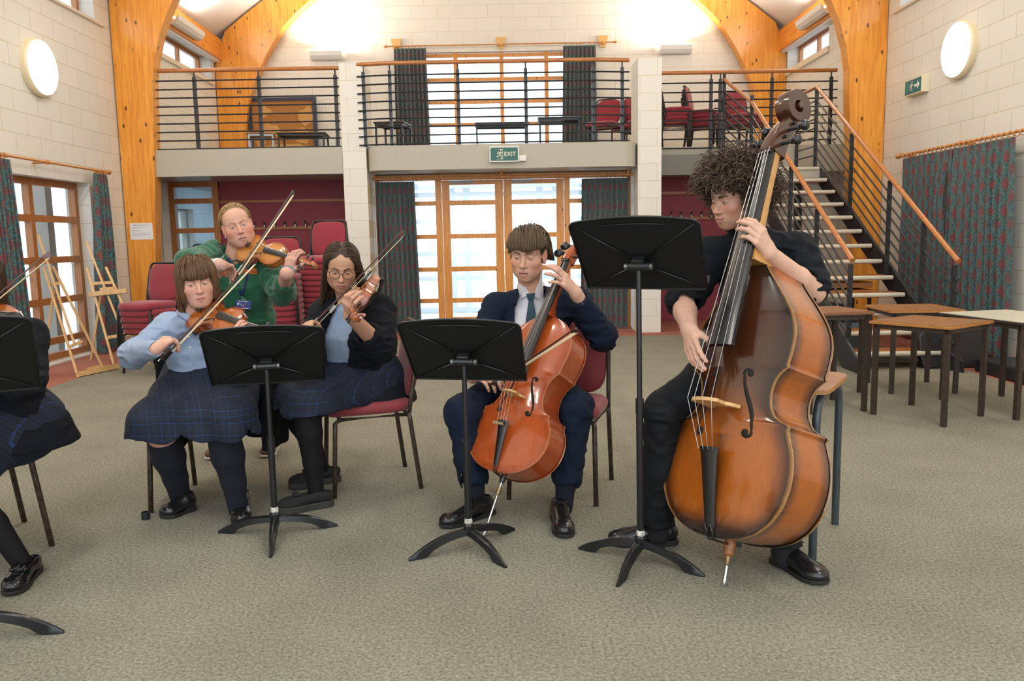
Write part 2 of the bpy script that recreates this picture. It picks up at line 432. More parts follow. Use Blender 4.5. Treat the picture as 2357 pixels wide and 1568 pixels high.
# ------------------------------------------------------------------ windows
FRAME = wood('window_frame_wood', (.40, .15, .05), (.58, .25, .09), (6, 6, 6), 5, .4)
def win_x(name, x, y0, y1, z0, z1, mull, bars=(), fw=.055, fm=None, xd=.06):
    f = MB()
    f.box2((x, y0, z0), (x + xd, y0 + fw, z1)); f.box2((x, y1 - fw, z0), (x + xd, y1, z1))
    f.box2((x + .003, y0 + .002, z0 + .001), (x + xd - .003, y1 - .002, z0 + fw)); f.box2((x + .003, y0 + .002, z1 - fw), (x + xd - .003, y1 - .002, z1 - .001))
    for y in mull: f.box2((x + .0015, y - fw / 2, z0 + .003), (x + xd - .0015, y + fw / 2, z1 - .003))
    for z in bars: f.box2((x + .004, y0, z - fw / 2), (x + xd - .004, y1, z + fw / 2))
    o = struct(name, f, fm or FRAME)
    obj('pane', MB().box2((x + .025, y0 + .01, z0 + .01), (x + .031, y1 - .01, z1 - .01)), M_GLASS, o)
    return o
win_x('window_1', -5.25, 12.2, 14.42, 4.10, 4.5, (12.62, 13.52))
win_x('window_2', 5.19, 12.75, 14.55, 4.12, 4.52, (13.7,))
win_x('window_3', -5.25, 7.9, 10.42, 4.06, 4.56, (9.2,))
win_x('window_4', 5.19, 7.9, 10.5, 4.06, 4.56, (9.2,))
for k, (x0, x1, y0, y1) in enumerate(((-5.19, -4.97, 7.85, 10.62), (4.96, 5.19, 7.85, 10.62), (-5.19, -4.97, 12.1, 14.5), (4.96, 5.19, 12.7, 14.58))):
    struct('trim_%d' % (k + 1), MB().box2((x0, y0, 4.03), (x1, y1, 4.06 if k < 2 else 4.10 + .02 * (k - 2))), mat('cream_sill', (.78, .70, .55), .5))
win_x('window_5', -5.24, 7.55, 9.96, .02, 2.06, (8.98,), (1.62, 1.155, .69, .235), .075, DOORWOOD_D, .08)
# tall glazed doors' weathered outer posts seen through the panes
struct('trim_5', MB().box2((-5.6, 8.75, 0), (-5.42, 8.92, 2.1)).box2((-5.6, 9.72, 0), (-5.42, 9.86, 2.1)), mat('weathered_post', (.34, .30, .25), .8))
wf = MB()
for x in (WX0 + .03, -.82, 0, .8, WX1 - .03): wf.box2((x - .035, 14.9, WZ0), (x + .035, 14.97, WZ1))
for z in (WZ0 + .03, 3.35, 3.745, 4.135, 4.55): wf.box2((WX0, 14.905, z - .03), (WX1, 14.965, z + .03))
w6 = struct('window_6', wf, DOORWOOD)
obj('pane', MB().box2((WX0, 14.93, WZ0), (WX1, 14.936, WZ1)), M_GLASS, w6)

# ------------------------------------------------------------------ gallery slab, columns, screens under it
sl = MB().box2((-4.99, 10.86, 2.22), (-2.11, 14.85, 2.53))
struct('slab_1', sl, FASCIA)
struct('trim_6', MB().box2((-4.99, 10.84, 2.19), (-2.115, 10.865, 2.535)), FASCIA)
# centre bay fascia with rounded ends
n = 8; out = []
for i in range(n + 1):
    a = PI / 2 * i / n; out.append((-1.60 - .19 * math.sin(a) , 10.76 + .19 * (1 - math.cos(a))))
out = out[::-1]; out += [(-p[0] - .03, p[1]) for p in out[::-1]]
struct('slab_2', MB().prism([(x, y, 2.215) for x, y in out] + [(1.76, 14.85, 2.215), (-1.79, 14.85, 2.215)], (0, 0, .315)), FASCIA)
struct('slab_3', MB().box2((2.09, 11.65, 2.17), (4.99, 14.85, 2.54)), FASCIA)
struct('slab_4', MB().box2((-2.11, 11.42, 2.2), (-1.79, 14.85, 2.53)).box2((1.76, 11.42, 2.2), (2.09, 14.85, 2.53)), FASCIA)
struct('trim_7', MB().box2((2.09, 11.60, 2.15), (3.2, 11.655, 2.43)), mat('painted_shade_grey', (.19, .18, .155), .5))  # dark strip on the slab face; the shade is put into its grey
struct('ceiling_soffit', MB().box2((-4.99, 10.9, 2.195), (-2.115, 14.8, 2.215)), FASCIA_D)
struct('column_1', MB().box2((-2.11, 10.84, 0), (-1.80, 11.42, 3.6)), M_BLOCK_F)
struct('column_2', MB().box2((1.775, 10.84, 0), (2.085, 11.42, 3.6)), M_BLOCK_F)
struct('wall_back', MB().box2((-4.15, 11.95, 0), (-2.0, 12.05, 2.195)).box2((2.0, 12.25, 0), (3.6, 12.35, 2.17)), BURG)
struct('wall_lobby', MB().box2((-2.11, 11.42, 0), (-1.84, 14.8, 2.2)).box2((1.815, 11.42, 0), (2.085, 14.8, 2.2)), WHITE)
struct('wall_store', MB().box2((3.6, 12.25, 0), (5.0, 12.35, 2.17)), M_BLOCK_F)
OAK = wood('rail_batten', (.30, .10, .03), (.44, .16, .05), (.6, 9, 9), 6, .4)
bt = MB()
for z in (1.905, 1.515, 1.10): bt.box2((-4.15, 11.925, z - .02), (-2.05, 11.955, z + .02))
struct('trim_8', bt, OAK)
bt = MB()
for z in (1.93, 1.55, 1.14): bt.box2((2.05, 12.225, z - .02), (3.6, 12.255, z + .02))
struct('trim_9', bt, OAK)
# glazed screen beside the burgundy boarding, with the room behind it
sc = MB()
for x0, x1 in ((-4.86, -4.78), (-4.23, -4.14)): sc.box2((x0, 11.9, 0), (x1, 12.0, 2.195))
for z in (2.16, 1.925, 1.50, .9, .05): sc.box2((-4.86, 11.905, z - .035), (-4.14, 11.995, z + .035))
w7 = struct('window_7', sc, DOORWOOD_D)
obj('pane', MB().box2((-4.8, 11.945, .05), (-4.2, 11.951, 2.15)), M_GLASS, w7)
struct('wall_side', MB().box2((-5.0, 11.93, 0), (-4.86, 12.02, 2.195)), M_BLOCK_F)
BLUEW = mat('pale_blue_wall', (.42, .60, .74), .7)
sr = MB().box2((-5.0, 14.75, 0), (-2.1, 14.85, 1.15)).box2((-5.0, 14.75, 1.93), (-2.1, 14.85, 2.2)).box2((-4.2, 14.75, 0), (-2.1, 14.85, 2.2))
struct('wall_room', sr, BLUEW)
win_x('window_8', -5.2, 12.12, 13.2, 1.1, 1.86, (12.5, 12.62), (1.5,), .05, mat('pale_frame', (.50, .46, .38), .5), .08)

# ------------------------------------------------------------------ entrance doors in the centre bay
def door(name, x0, x1, hinge):
    f = MB(); y0, y1 = 11.47, 11.525; st = .105
    a, b = (x0, x1)
    f.box2((a, y0, 0.01), (a + (st if hinge < 0 else .115), y1, 2.12)); f.box2((b - (.115 if hinge < 0 else st), y0, .01), (b, y1, 2.12))
    f.box2((a + .002, y0 + .003, .012), (b - .002, y1 - .003, .2)); f.box2((a + .002, y0 + .003, 2.06), (b - .002, y1 - .003, 2.118))
    for z in (1.81, 1.345, .885, .44): f.box2((a, y0 + .004, z - .033), (b, y1 - .004, z + .033))
    o = struct(name, f, DOORWOOD)
    obj('pane', MB().box2((a + .05, 11.494, .1), (b - .05, 11.5, 2.1)), M_GLASS, o)
    obj('door_closer', MB().box2((a + .12, 11.43, 2.075), (a + .42, 11.47, 2.115)), mat('closer_grey', (.33, .34, .36), .4), o)
    return o
d1 = door('door_1', -.868, -.013, -1)
door('door_2', -.007, .838, 1)
obj('lock_plate', MB().box2((-.005 + .05, 11.455, 1.08), (.085, 11.472, 1.2)), mat('brass_plate', (.45, .38, .22), .4, .8), d1)
f = MB(); y0, y1 = 11.45, 11.55
for x0, x1 in ((-.96, -.875), (.845, .92), (-1.80, -1.74), (1.72, 1.775)): f.box2((x0, y0, 0), (x1, y1, 2.2))
f.box2((-1.798, y0 + .003, 2.126), (1.773, y1 - .003, 2.198))
for s0, s1 in ((-1.74, -.96), (.92, 1.72)):
    for z in (1.81, 1.345, .885, .44, .06): f.box2((s0, y0 + .02, z - .03), (s1, y1 - .02, z + .03))
w9 = struct('window_9', f, DOORWOOD)
obj('pane', MB().box2((-1.74, 11.5, .05), (-.96, 11.506, 2.13)).box2((.92, 11.5, .05), (1.72, 11.506, 2.13)), M_GLASS, w9)
# porch behind the doors: pale blue outer screen
f = MB(); PB = mat('porch_frame_blue', (.80, .90, .97), .5)
for x in (-1.78, -.92, -.66, .62, .9, 1.72): f.box2((x - .06, 14.3, 0), (x + .06, 14.4, 2.2))
for z in (.06, .62, 1.05, 1.62, 2.08): f.box2((-1.84, 14.31, z - .04), (1.815, 14.39, z + .04))
struct('window_10', f, PB)
struct('ceiling_porch', MB().box2((-1.83, 11.56, 2.185), (1.81, 14.8, 2.21)), mat('porch_ceiling', (.85, .90, .95), .6))
struct('floor_porch', MB().box2((-1.83, 11.56, .001), (1.81, 15.1, .012)), mat('porch_floor', (.72, .74, .76), .4))
struct('ground_outside', MB().box2((-30, 15.2, -.25), (30, 60, -.13)).box2((-30, -3.4, -.25), (-5.4, 15.2, -.13)), mat('pale_paving', (.62, .66, .70), .8))
struct('wall_outside', MB().box2((-8.2, 9.4, -.13), (-8.0, 13.5, 4)).box2((-8.2, 6.0, -.13), (-8.0, 9.4, 1.0)), mat('pale_blue_block', (.55, .70, .82), .8))
for x in (-1.2, 1.25): obj('porch_lamp', MB().lathe([(.0, 0), (.12, .0), (.13, .03), (.12, .05)], (x, 12.6, 2.13)), mat('lamp_white', (.9, .9, .9), .4, emit=((1, 1, 1), 2.0)))['kind'] = 'structure'
# ------------------------------------------------------------------ balustrades
def balustrade(label, path, z0, posts, rails, zh, below=None, joint=()):
    """path: plan polyline; posts: plan points; rails: heights"""
    base = thing('balustrade', label, 'railing', (path[0][0], path[0][1], z0))
    m = MB(); m.tube([(x, y, zh) for x, y in path], .027, 10); obj('handrail', m, RAILWOOD, base, True, True, auto=50)
    for x, y in posts:
        m = MB().bar((x, y, below if below is not None else z0), (x, y, zh - .09), .042, .042, (0, 1, 0)); m.tube([(x, y, zh - .1), (x, y, zh - .01)], .011, 6)
        obj('post', m, BLACKSTEEL, base, False, True)
    for z in rails:
        obj('rail', MB().tube([(x, y - .03, z) for x, y in path], .0105, 6), BLACKSTEEL, base, True, True, auto=50)
    return base
RZ = [3.42 - .109 * i for i in range(9)]
balustrade('black railing with wooden handrail along the left gallery above the burgundy coat wall', [(-4.62, 10.93), (-2.13, 10.93)], 2.53,
           [(-4.02, 10.93), (-3.18, 10.93), (-2.18, 10.93)], RZ, 3.555)
balustrade('black railing with wooden handrail on the centre balcony above the exit sign', [(-1.88, 10.86), (-1.45, 10.79), (1.19, 10.79), (1.66, 10.86)], 2.53,
           [(-1.80, 10.86), (-1.45, 10.81), (-.57, 10.81), (.31, 10.81), (1.19, 10.81), (1.57, 10.86)], RZ, 3.575)
balustrade('black railing with wooden handrail on the right gallery in front of stacked red chairs', [(2.13, 11.6), (3.08, 11.6)], 2.54,
           [(2.16, 11.6), (2.92, 11.6), (3.05, 11.6)], [3.40 - .127 * i for i in range(8)], 3.545, below=2.1)
balustrade('black railing at the back of the stair landing below the high right window', [(3.0, 11.75), (4.74, 11.75)], 2.54,
           [(3.82, 11.75), (4.66, 11.75)], [3.42 - .115 * i for i in range(8)], 3.575)
# ------------------------------------------------------------------ staircase
st = thing('staircase', 'open black steel staircase with wooden treads and pale nosings rising to the gallery', 'stairs', (3.7, 7.3, 0))
TREAD = wood('stair_tread_wood', (.30, .10, .025), (.46, .17, .045), (.8, 8, 8), 6, .4)
NOSE = mat('pale_nosing', (.62, .58, .46), .35)
TX0, TX1 = 3.28, 4.15
for k in range(1, 14):
    y, z = 7.297 + .26946 * k, .16627 * k
    t = obj('tread', MB().box2((TX0, y, z - .045), (TX1, y + .29, z)), TREAD, st, False, True)
    obj('nosing', MB().tube([(TX0 - .005, y + .004, z - .022), (TX1 + .005, y + .004, z - .022)], .0245, 8), NOSE, t, True, False, auto=60)
for x in (TX0 - .03, TX1 + .03):
    y0, z0, y1, z1 = 7.3, .0, 10.85, 2.19
    obj('stringer', MB().prism([(x - .012, y0 - .02, 0), (x - .012, y0 + .38, 0), (x - .012, y1, z1 - .24), (x - .012, y1, z1 - .01), (x - .012, y0 + .12, .16), (x - .012, y0 - .02, .1)], (.024, 0, 0)), BLACKSTEEL, st, False, True)
obj('landing', MB().box2((TX0, 10.8, 2.02), (TX1 + .02, 11.65, 2.162)), FASCIA, st, False, True)
obj('column', MB().box2((3.34, 11.3, 0), (3.42, 11.4, 2.02)).box2((4.05, 11.3, 0), (4.13, 11.4, 2.02)), BLACKSTEEL, st, False, True)
def stair_rail(label, pts, posts, nr, drop):
    b = thing('stair_railing', label, 'railing', (pts[-1][0], pts[-1][1], 0))
    obj('handrail', MB().tube(pts, .026, 10), RAILWOOD, b, True, True, auto=50)
    for i in range(nr):
        d = .17 + drop * i
        obj('rail', MB().tube([(x, y, z - d) for x, y, z in pts], .0105, 6), BLACKSTEEL, b, True, True, auto=50)
    for (x, y, z0, z1) in posts:
        obj('post', MB().bar((x, y, z0), (x, y, z1), .04, .03, (0, 1, 0)), BLACKSTEEL, b, False, True)
    return b
hz = lambda y: 3.2 - .617 * (10.9 - y)
stair_rail('right stair railing with wooden handrail sloping down past the closed patterned curtains', [(4.13, 11.6, 3.2), (4.14, 10.9, 3.2), (4.135, 7.36, hz(7.36))],
           [(4.14, 10.9, 2.1, 3.17), (4.14, 11.6, 2.1, 3.17), (4.135, 9.75, 1.5, 2.46), (4.135, 8.75, .85, 1.84), (4.135, 8.0, .3, 1.4), (4.135, 7.42, 0, .98)], 7, .118)
lz = lambda y: 3.015 - .617 * (10.85 - y)
stair_rail('left stair railing with wooden handrail passing behind the double bass scroll', [(3.1, 11.58, 3.44), (3.27, 10.85, 3.015), (3.285, 7.64, lz(7.64))],
           [(3.1, 11.58, 2.1, 3.52), (3.27, 10.85, 2.0, 3.1), (3.28, 9.35, 1.2, 2.05), (3.285, 8.55, .7, 1.55), (3.285, 7.68, 0, 1.0)], 7, .118)

# ------------------------------------------------------------------ curtains
def curtain_mat():
    m, N, L, P = _nt('patterned_curtain')
    u = N.new('ShaderNodeUVMap'); s = N.new('ShaderNodeSeparateXYZ'); L.new(u.outputs[0], s.inputs[0])
    def mth(op, a, b=None, c=None):
        n = N.new('ShaderNodeMath'); n.operation = op
        for i, x in enumerate((a, b, c)):
            if x is None: continue
            if isinstance(x, (int, float)): n.inputs[i].default_value = x
            else: L.new(x, n.inputs[i])
        return n.outputs[0]
    fu = mth('ABSOLUTE', mth('SUBTRACT', mth('FRACT', mth('MULTIPLY', s.outputs['X'], 1 / .13)), .5))
    fv = mth('ABSOLUTE', mth('SUBTRACT', mth('FRACT', mth('MULTIPLY', s.outputs['Y'], 1 / .26)), .5))
    d = mth('ADD', fu, fv)                       # diamonds: 0 centre .. 1 corner
    line = mth('LESS_THAN', mth('ABSOLUTE', mth('SUBTRACT', d, .5)), .035)
    n1 = N.new('ShaderNodeTexNoise'); n1.inputs['Scale'].default_value = 42; n1.inputs['Detail'].default_value = 3; L.new(u.outputs[0], n1.inputs['Vector'])
    n2 = N.new('ShaderNodeTexNoise'); n2.inputs['Scale'].default_value = 75; n2.inputs['Detail'].default_value = 2; L.new(u.outputs[0], n2.inputs['Vector'])
    r = N.new('ShaderNodeValToRGB'); e = r.color_ramp.elements; r.color_ramp.interpolation = 'LINEAR'
    e[0].position = .36; e[0].color = (.030, .085, .105, 1); e[1].position = .60; e[1].color = (.13, .14, .10, 1)
    x = e.new(.5); x.color = (.08, .105, .10, 1)
    L.new(n1.outputs['Fac'], r.inputs['Fac'])
    ctr = mth('MULTIPLY', mth('LESS_THAN', d, .27), mth('GREATER_THAN', n2.outputs['Fac'], .44))
    cor = mth('MULTIPLY', mth('GREATER_THAN', d, .76), mth('GREATER_THAN', n2.outputs['Fac'], .46))
    def mix(f, a, b):
        q = N.new('ShaderNodeMix'); q.data_type = 'RGBA'; L.new(f, q.inputs['Factor'])
        if isinstance(a, tuple): q.inputs['A'].default_value = a
        else: L.new(a, q.inputs['A'])
        q.inputs['B'].default_value = b; return q.outputs['Result']
    c = mix(ctr, r.outputs['Color'], (.24, .045, .055, 1)); c = mix(cor, c, (.20, .045, .065, 1)); c = mix(line, c, (.05, .19, .21, 1))
    L.new(c, P.inputs['Base Color']); P.inputs['Roughness'].default_value = .9; P.inputs['Sheen Weight'].default_value = .15
    return m
M_CURT = curtain_mat()
def curtain(label, a0, a1, b0, b1, z0, z1, folds, amp, group=None, phase=0., hole=None, seed=1):
    """a0-a1: plan line of the heading, b0-b1: plan line of the hem"""
    a0, a1, b0, b1 = map(Vector, (a0, a1, b0, b1)); rnd = random.Random(seed)
    ph = [rnd.uniform(-.5, .5) for _ in range(6)]
    wfab = (a1 - a0).length * 1.8
    nrm = Vector((-(a1 - a0).y, (a1 - a0).x)).normalized()
    def fn(u, v):
        p = (a0 + (a1 - a0) * u) * v + (b0 + (b1 - b0) * u) * (1 - v)
        k = 2 * PI * folds * u + phase + ph[0] * math.sin(5 * u + ph[1] * 6) * 3
        w = amp * (math.sin(k) + .35 * math.sin(2.3 * k + ph[2] * 6 + v) * (1 - v * .5)) * (1 - .55 * v ** 6) * (1 + .2 * math.sin(v * 3 + u * 7))
        p = p + nrm * w
        if hole:
            hu, hv, hw, hh = hole
            t = 1 - abs(v - hv) / hh
            if t > 0: p = p + (a1 - a0).normalized() * (hw * t ** 1.2 * math.exp(-((u - hu) / .09) ** 2) * (1 if u > hu else -1))
        return (p.x, p.y, z0 + (z1 - z0) * v)
    m = MB()
    if hole:
        hu = hole[0]
        for q0, q1 in ((0, hu - 1e-4), (hu + 1e-4, 1)):
            m.grid(lambda u, v: fn(q0 + (q1 - q0) * u, v), int(folds * 6), 36, lambda u, v: ((q0 + (q1 - q0) * u) * wfab, v * (z1 - z0)))
    else:
        m.grid(fn, int(folds * 12), 24, lambda u, v: (u * wfab, v * (z1 - z0)))
    o = obj('curtain', m, M_CURT, None, True)
    return tag(o, label, 'curtain', group)
def pole(label, p, q, rings, r=.014, rr=.026, brackets=(), bdir=(0, .12, 0)):
    p, q = Vector(p), Vector(q); t = thing('curtain_pole', label, 'curtain pole', p)
    obj('rod', MB().tube([p, q], r, 10), POLEWOOD, t, True, True, auto=50)
    d = (q - p).normalized()
    for e, s in ((p, -1), (q, 1)):
        obj('finial', MB().lathe([(r, 0), (r * 1.5, .012), (r * 1.1, .024), (r * 2.1, .045), (r * 1.8, .065), (r * .6, .08)], e, d * s, 12), POLEWOOD, t, True, True, auto=60)
    for f in rings:
        c = p + (q - p) * f; u = d.orthogonal().normalized(); w = d.cross(u)
        obj('ring', MB().tube([c - Vector((0, 0, rr * .45)) + (u * math.cos(a) + w * math.sin(a)) * rr for a in [2 * PI * i / 14 for i in range(15)]], .0048, 6, False), POLEWOOD, t, True, True)
    for f in brackets:
        c = p + (q - p) * f; obj('bracket', MB().tube([c, c + Vector(bdir)], .016, 8).lathe([(r * 1.7, -.02), (r * 1.7, .02)], c, d, 10), POLEWOOD, t, True, True, auto=50)
    return t
LX = -4.86
pole('thin wooden curtain pole above the glazed door on the left wall', (LX, 7.7, 2.2), (LX, 10.12, 2.2), [.02, .04, .06, .08, .1, .12, .14, .9, .915, .93, .945, .96, .975], brackets=(.46, .99, .16), bdir=(-.15, 0, 0))
curtain('gathered patterned curtain at the left edge before the glazed door', (LX, 7.75), (LX + .02, 8.12), (LX + .03, 7.72), (LX, 8.26), .03, 2.16, 6, .035, seed=3)
curtain('narrow gathered patterned curtain beside the notice post', (LX, 9.80), (LX, 10.09), (LX - .04, 9.66), (LX - .02, 10.10), .02, 2.16, 5, .035, seed=4)
RX = 4.86
pole('wooden ringed curtain pole on the right wall under the round lamp', (RX, 10.05, 2.215), (RX, 7.4, 2.215), [.055 + .035 * i for i in range(25)], .016, .03, brackets=(.02, .5, .97), bdir=(.14, 0, 0))
curtain('closed patterned curtain nearer the stairs, with a gap showing the wall', (RX, 9.98), (RX, 8.88), (RX, 9.98), (RX, 8.84), .05, 2.17, 9, .03, hole=(.90, .74, .075, .24), seed=5)
curtain('closed patterned curtain on the right wall behind the desks', (RX, 8.90), (RX, 7.80), (RX, 8.86), (RX, 7.72), .05, 2.17, 9, .03, seed=6)
pole('wooden curtain pole over the entrance doors below the exit sign', (-1.80, 11.22, 2.14), (1.74, 11.22, 2.14), [.04, .06, .075, .09, .1, .115, .16, .175, .19, .87, .885, .9, .91, .92, .94, .955, .97], brackets=(.01, .5, .99), bdir=(0, .0, .075))
curtain('patterned curtain drawn to the left of the entrance doors', (-1.76, 11.28), (-1.23, 11.28), (-1.76, 11.28), (-1.19, 11.28), .03, 2.1, 8, .03, seed=7)
curtain('patterned curtain drawn to the right of the entrance doors', (1.07, 11.28), (1.72, 11.28), (1.04, 11.28), (1.70, 11.28), .03, 2.1, 9, .03, seed=8)
pole('thin wooden curtain pole over the large gallery window', (-1.98, 14.7, 4.68), (1.96, 14.7, 4.69), [.03, .06, .09, .12, .14, .16, .79, .82, .84, .86, .9, .93, .96], .012, .022)
for x in (-1.85, .0, 1.8):
    o = obj('pole_bracket', MB().prism([(x - .095, 14.8, 4.83), (x + .095, 14.8, 4.83), (x + .045, 14.8, 4.63), (x - .045, 14.8, 4.63)], (0, .03, 0)).tube([(x, 14.82, 4.68), (x, 14.68, 4.68)], .016, 8), mat('light_pine', (.78, .48, .18), .45))
    tag(o, 'pale wooden bracket plate %s the gallery curtain pole' % ('at the left end of' if x < -1 else 'at the middle of' if x < 1 else 'at the right end of'), 'bracket', 'brackets of the gallery curtain pole')
curtain('patterned curtain left of the gallery window', (-1.88, 14.7), (-1.32, 14.7), (-1.90, 14.7), (-1.28, 14.7), 2.58, 4.64, 8, .035, seed=9)
curtain('patterned curtain right of the gallery window', (1.09, 14.7), (1.66, 14.7), (1.05, 14.7), (1.69, 14.7), 2.58, 4.64, 8, .035, seed=10)

# ------------------------------------------------------------------ lamps
LAMPW = mat('opal_glass', (.95, .93, .88), .4, emit=((1, .95, .84), 5.0)); RIM = mat('cream_rim', (.80, .70, .48), .4)
for s, y, z, nm in ((-1, 9.03, 3.22, 'left'), (1, 9.03, 3.24, 'right')):
    x = -5.01 if s < 0 else 5.0
    t = thing('wall_lamp', 'round glowing wall lamp on the %s block wall' % nm, 'lamp', (x, y, z))
    obj('rim', MB().lathe([(.30, 0), (.305, .03), (.305, .055), (.285, .075)], (x, y, z), (-s, 0, 0), 40), RIM, t, True, True, auto=40)
    obj('diffuser', MB().lathe([(.284, .06), (.283, .082), (.22, .094), (.0, .1)], (x, y, z), (-s, 0, 0), 40), LAMPW, t, True, True, auto=60)
UPW = mat('uplighter_white', (.78, .77, .73), .35)
def uplighter(label, p, along, out, L_, zz):
    t = thing('uplighter', label, 'lamp', p); p = Vector(p); al, ou = Vector(along), Vector(out)
    pr = [(0, -.06), (.05, -.075), (.11, -.06), (.15, -.01), (.165, .06), (.155, .06), (.10, -.01), (0, .0)]
    obj('housing', MB().prism([p - al * (L_ / 2) + ou * a + Vector((0, 0, b)) for a, b in pr], al * L_), UPW, t, False, True)
    obj('tube', MB().tube([p - al * (L_ / 2 - .04) + ou * .07 + Vector((0, 0, .03)), p + al * (L_ / 2 - .04) + ou * .07 + Vector((0, 0, .03))], .014, 8), LAMPW, t, True, True)
uplighter('white trough uplighter on the left eaves beam between the two timber arches', (-4.86, 12.85, 4.58), (0, 1, 0), (1, 0, 0), 1.05, 0)
uplighter('white trough uplighter on the right eaves beam above the stair landing', (4.86, 12.85, 4.58), (0, 1, 0), (-1, 0, 0), 1.05, 0)
uplighter('small white uplighter on the gable wall left of the gallery window', (-3.08, 14.84, 4.56), (1, 0, 0), (0, -1, 0), .56, 0)
uplighter('small white uplighter on the gable wall right of the gallery window', (3.08, 14.84, 4.56), (1, 0, 0), (0, -1, 0), .56, 0)

# ------------------------------------------------------------------ signs and notice
def text_mesh(s, size, font_bold=True):
    c = bpy.data.curves.new('t', 'FONT'); c.body = s; c.size = size; c.align_x = 'CENTER'; c.align_y = 'CENTER'; c.extrude = .0008; c.resolution_u = 4
    if font_bold: c.offset = size * .012
    o = bpy.data.objects.new('t', c); COL.objects.link(o); dg = bpy.context.evaluated_depsgraph_get(); dg.update()
    me = bpy.data.meshes.new_from_object(o.evaluated_get(dg)); m = MB(); m.v = [tuple(v.co) for v in me.vertices]; m.f = [tuple(p.vertices) for p in me.polygons]
    bpy.data.objects.remove(o); bpy.data.meshes.remove(me); return m
def strokes(lines, w, th=.0012):
    m = MB()
    for a, b in lines: m.bar((a[0], a[1], .0008), (b[0], b[1], .0008), w, th, (0, 0, 1))
    return m
GREEN = mat('sign_green', (.006, .105, .075), .3); SIGNW = mat('sign_casing', (.82, .80, .74), .4); PICT = mat('sign_pictogram', (.80, .74, .52), .4)
def runner(cx, cy, h):
    q = lambda x, y: (cx + x * h, cy + y * h)
    m = strokes([(q(.02, .28), q(-.04, -.02))], .17 * h); ls = [(q(.0, .26), q(-.22, .16)), (q(-.22, .16), q(-.27, -.02)), (q(.05, .24), q(.2, .1)), (q(.2, .1), q(.32, .16)), (q(-.04, -.02), q(.14, -.16)), (q(.14, -.16), q(.1, -.42)), (q(.1, -.42), q(.2, -.43)), (q(-.05, -.04), q(-.14, -.22)), (q(-.14, -.22), q(-.36, -.24))]
    k = strokes(ls, .085 * h); m.add(k.v, k.f); m.lathe([(.085 * h, 0), (.085 * h, .0015)], (*q(.1, .42), 0), (0, 0, 1), 12)
    return m
def place(m, mw):
    m.v = [tuple(mw @ Vector(v)) for v in m.v]; return m
t = thing('exit_sign', 'green running-man EXIT sign box on the balcony fascia over the doors', 'sign', (.013, 10.7, 2.39))
mwC = Matrix(((1, 0, 0, .013), (0, 0, -1, 10.693), (0, 1, 0, 2.39), (0, 0, 0, 1)))
obj('casing', MB().box2((-.180, 10.70, 2.29), (.206, 10.765, 2.49)).box2((.206, 10.715, 2.30), (.3, 10.76, 2.375)), SIGNW, t, False, True, bevel=.004)
obj('face', MB().box2((-.163, 10.694, 2.308), (.189, 10.701, 2.473)), GREEN, t, False, True)
obj('pictogram', place(runner(-.055, 0, .125), mwC), PICT, t, False, True)
dl = strokes([((-.085, .062), (-.02, .062)), ((-.02, .062), (-.02, -.06)), ((-.1, -.065), (-.01, -.065))], .004); obj('door_outline', place(dl, mwC), PICT, t, False, True)
obj('lettering', place(text_mesh('EXIT', .075), mwC @ Matrix.Translation((.075, -.002, 0))), PICT, t, False, True)
t = thing('exit_arrow_sign', 'green running-man arrow sign box on the right block wall', 'sign', (5.0, 9.9, 3.02))
obj('casing', MB().box2((4.91, 9.70, 2.92), (5.0, 10.10, 3.11)), mat('sign_casing_cream', (.80, .72, .52), .4), t, False, True, bevel=.004)
mwR = Matrix(((0, 0, -1, 4.905), (-1, 0, 0, 9.9), (0, 1, 0, 3.015), (0, 0, 0, 1)))
obj('face', MB().box2((4.905, 9.715, 2.935), (4.911, 10.085, 3.095)), mat('sign_teal', (.01, .16, .17), .3), t, False, True)
obj('pictogram', place(runner(-.03, 0, .125), mwR), SIGNW, t, False, True)
obj('door_panel', place(MB().box2((-.165, -.055, 0), (-.085, .055, .001)), mwR), mat('sign_panel', (.03, .22, .17), .4), t, False, True)
ar = strokes([((.04, 0), (.12, 0))], .028); ar.prism([(.105, .05, 0), (.105, -.05, 0), (.165, 0, 0)], (0, 0, .0015)); obj('arrow', place(ar, mwR), SIGNW, t, False, True)
t = thing('notice', 'white printed notice pinned to the left timber post', 'notice', (-4.79, 10.786, 1.48))
obj('sheet', MB().box2((-4.94, 10.784, 1.378), (-4.643, 10.788, 1.592)), mat('paper', (.85, .86, .88), .7), t, False, True)
INK = mat('grey_print', (.36, .37, .40), .8); pm = MB()
for z, x0, x1, h in ((1.565, -4.895, -4.69, .010), (1.535, -4.92, -4.73, .005), (1.522, -4.92, -4.84, .005), (1.492, -4.92, -4.79, .007), (1.462, -4.92, -4.67, .0035), (1.451, -4.92, -4.67, .0035), (1.440, -4.92, -4.67, .0035), (1.429, -4.92, -4.74, .0035), (1.40, -4.70, -4.665, .004)):
    x = x0
    rr = random.Random(int(z * 1000))
    while x < x1:
        w = rr.uniform(.006, .02); pm.box2((x, 10.7832, z - h / 2), (min(x + w, x1), 10.7842, z + h / 2)); x += w + .005
obj('print', pm, INK, t, False, True)

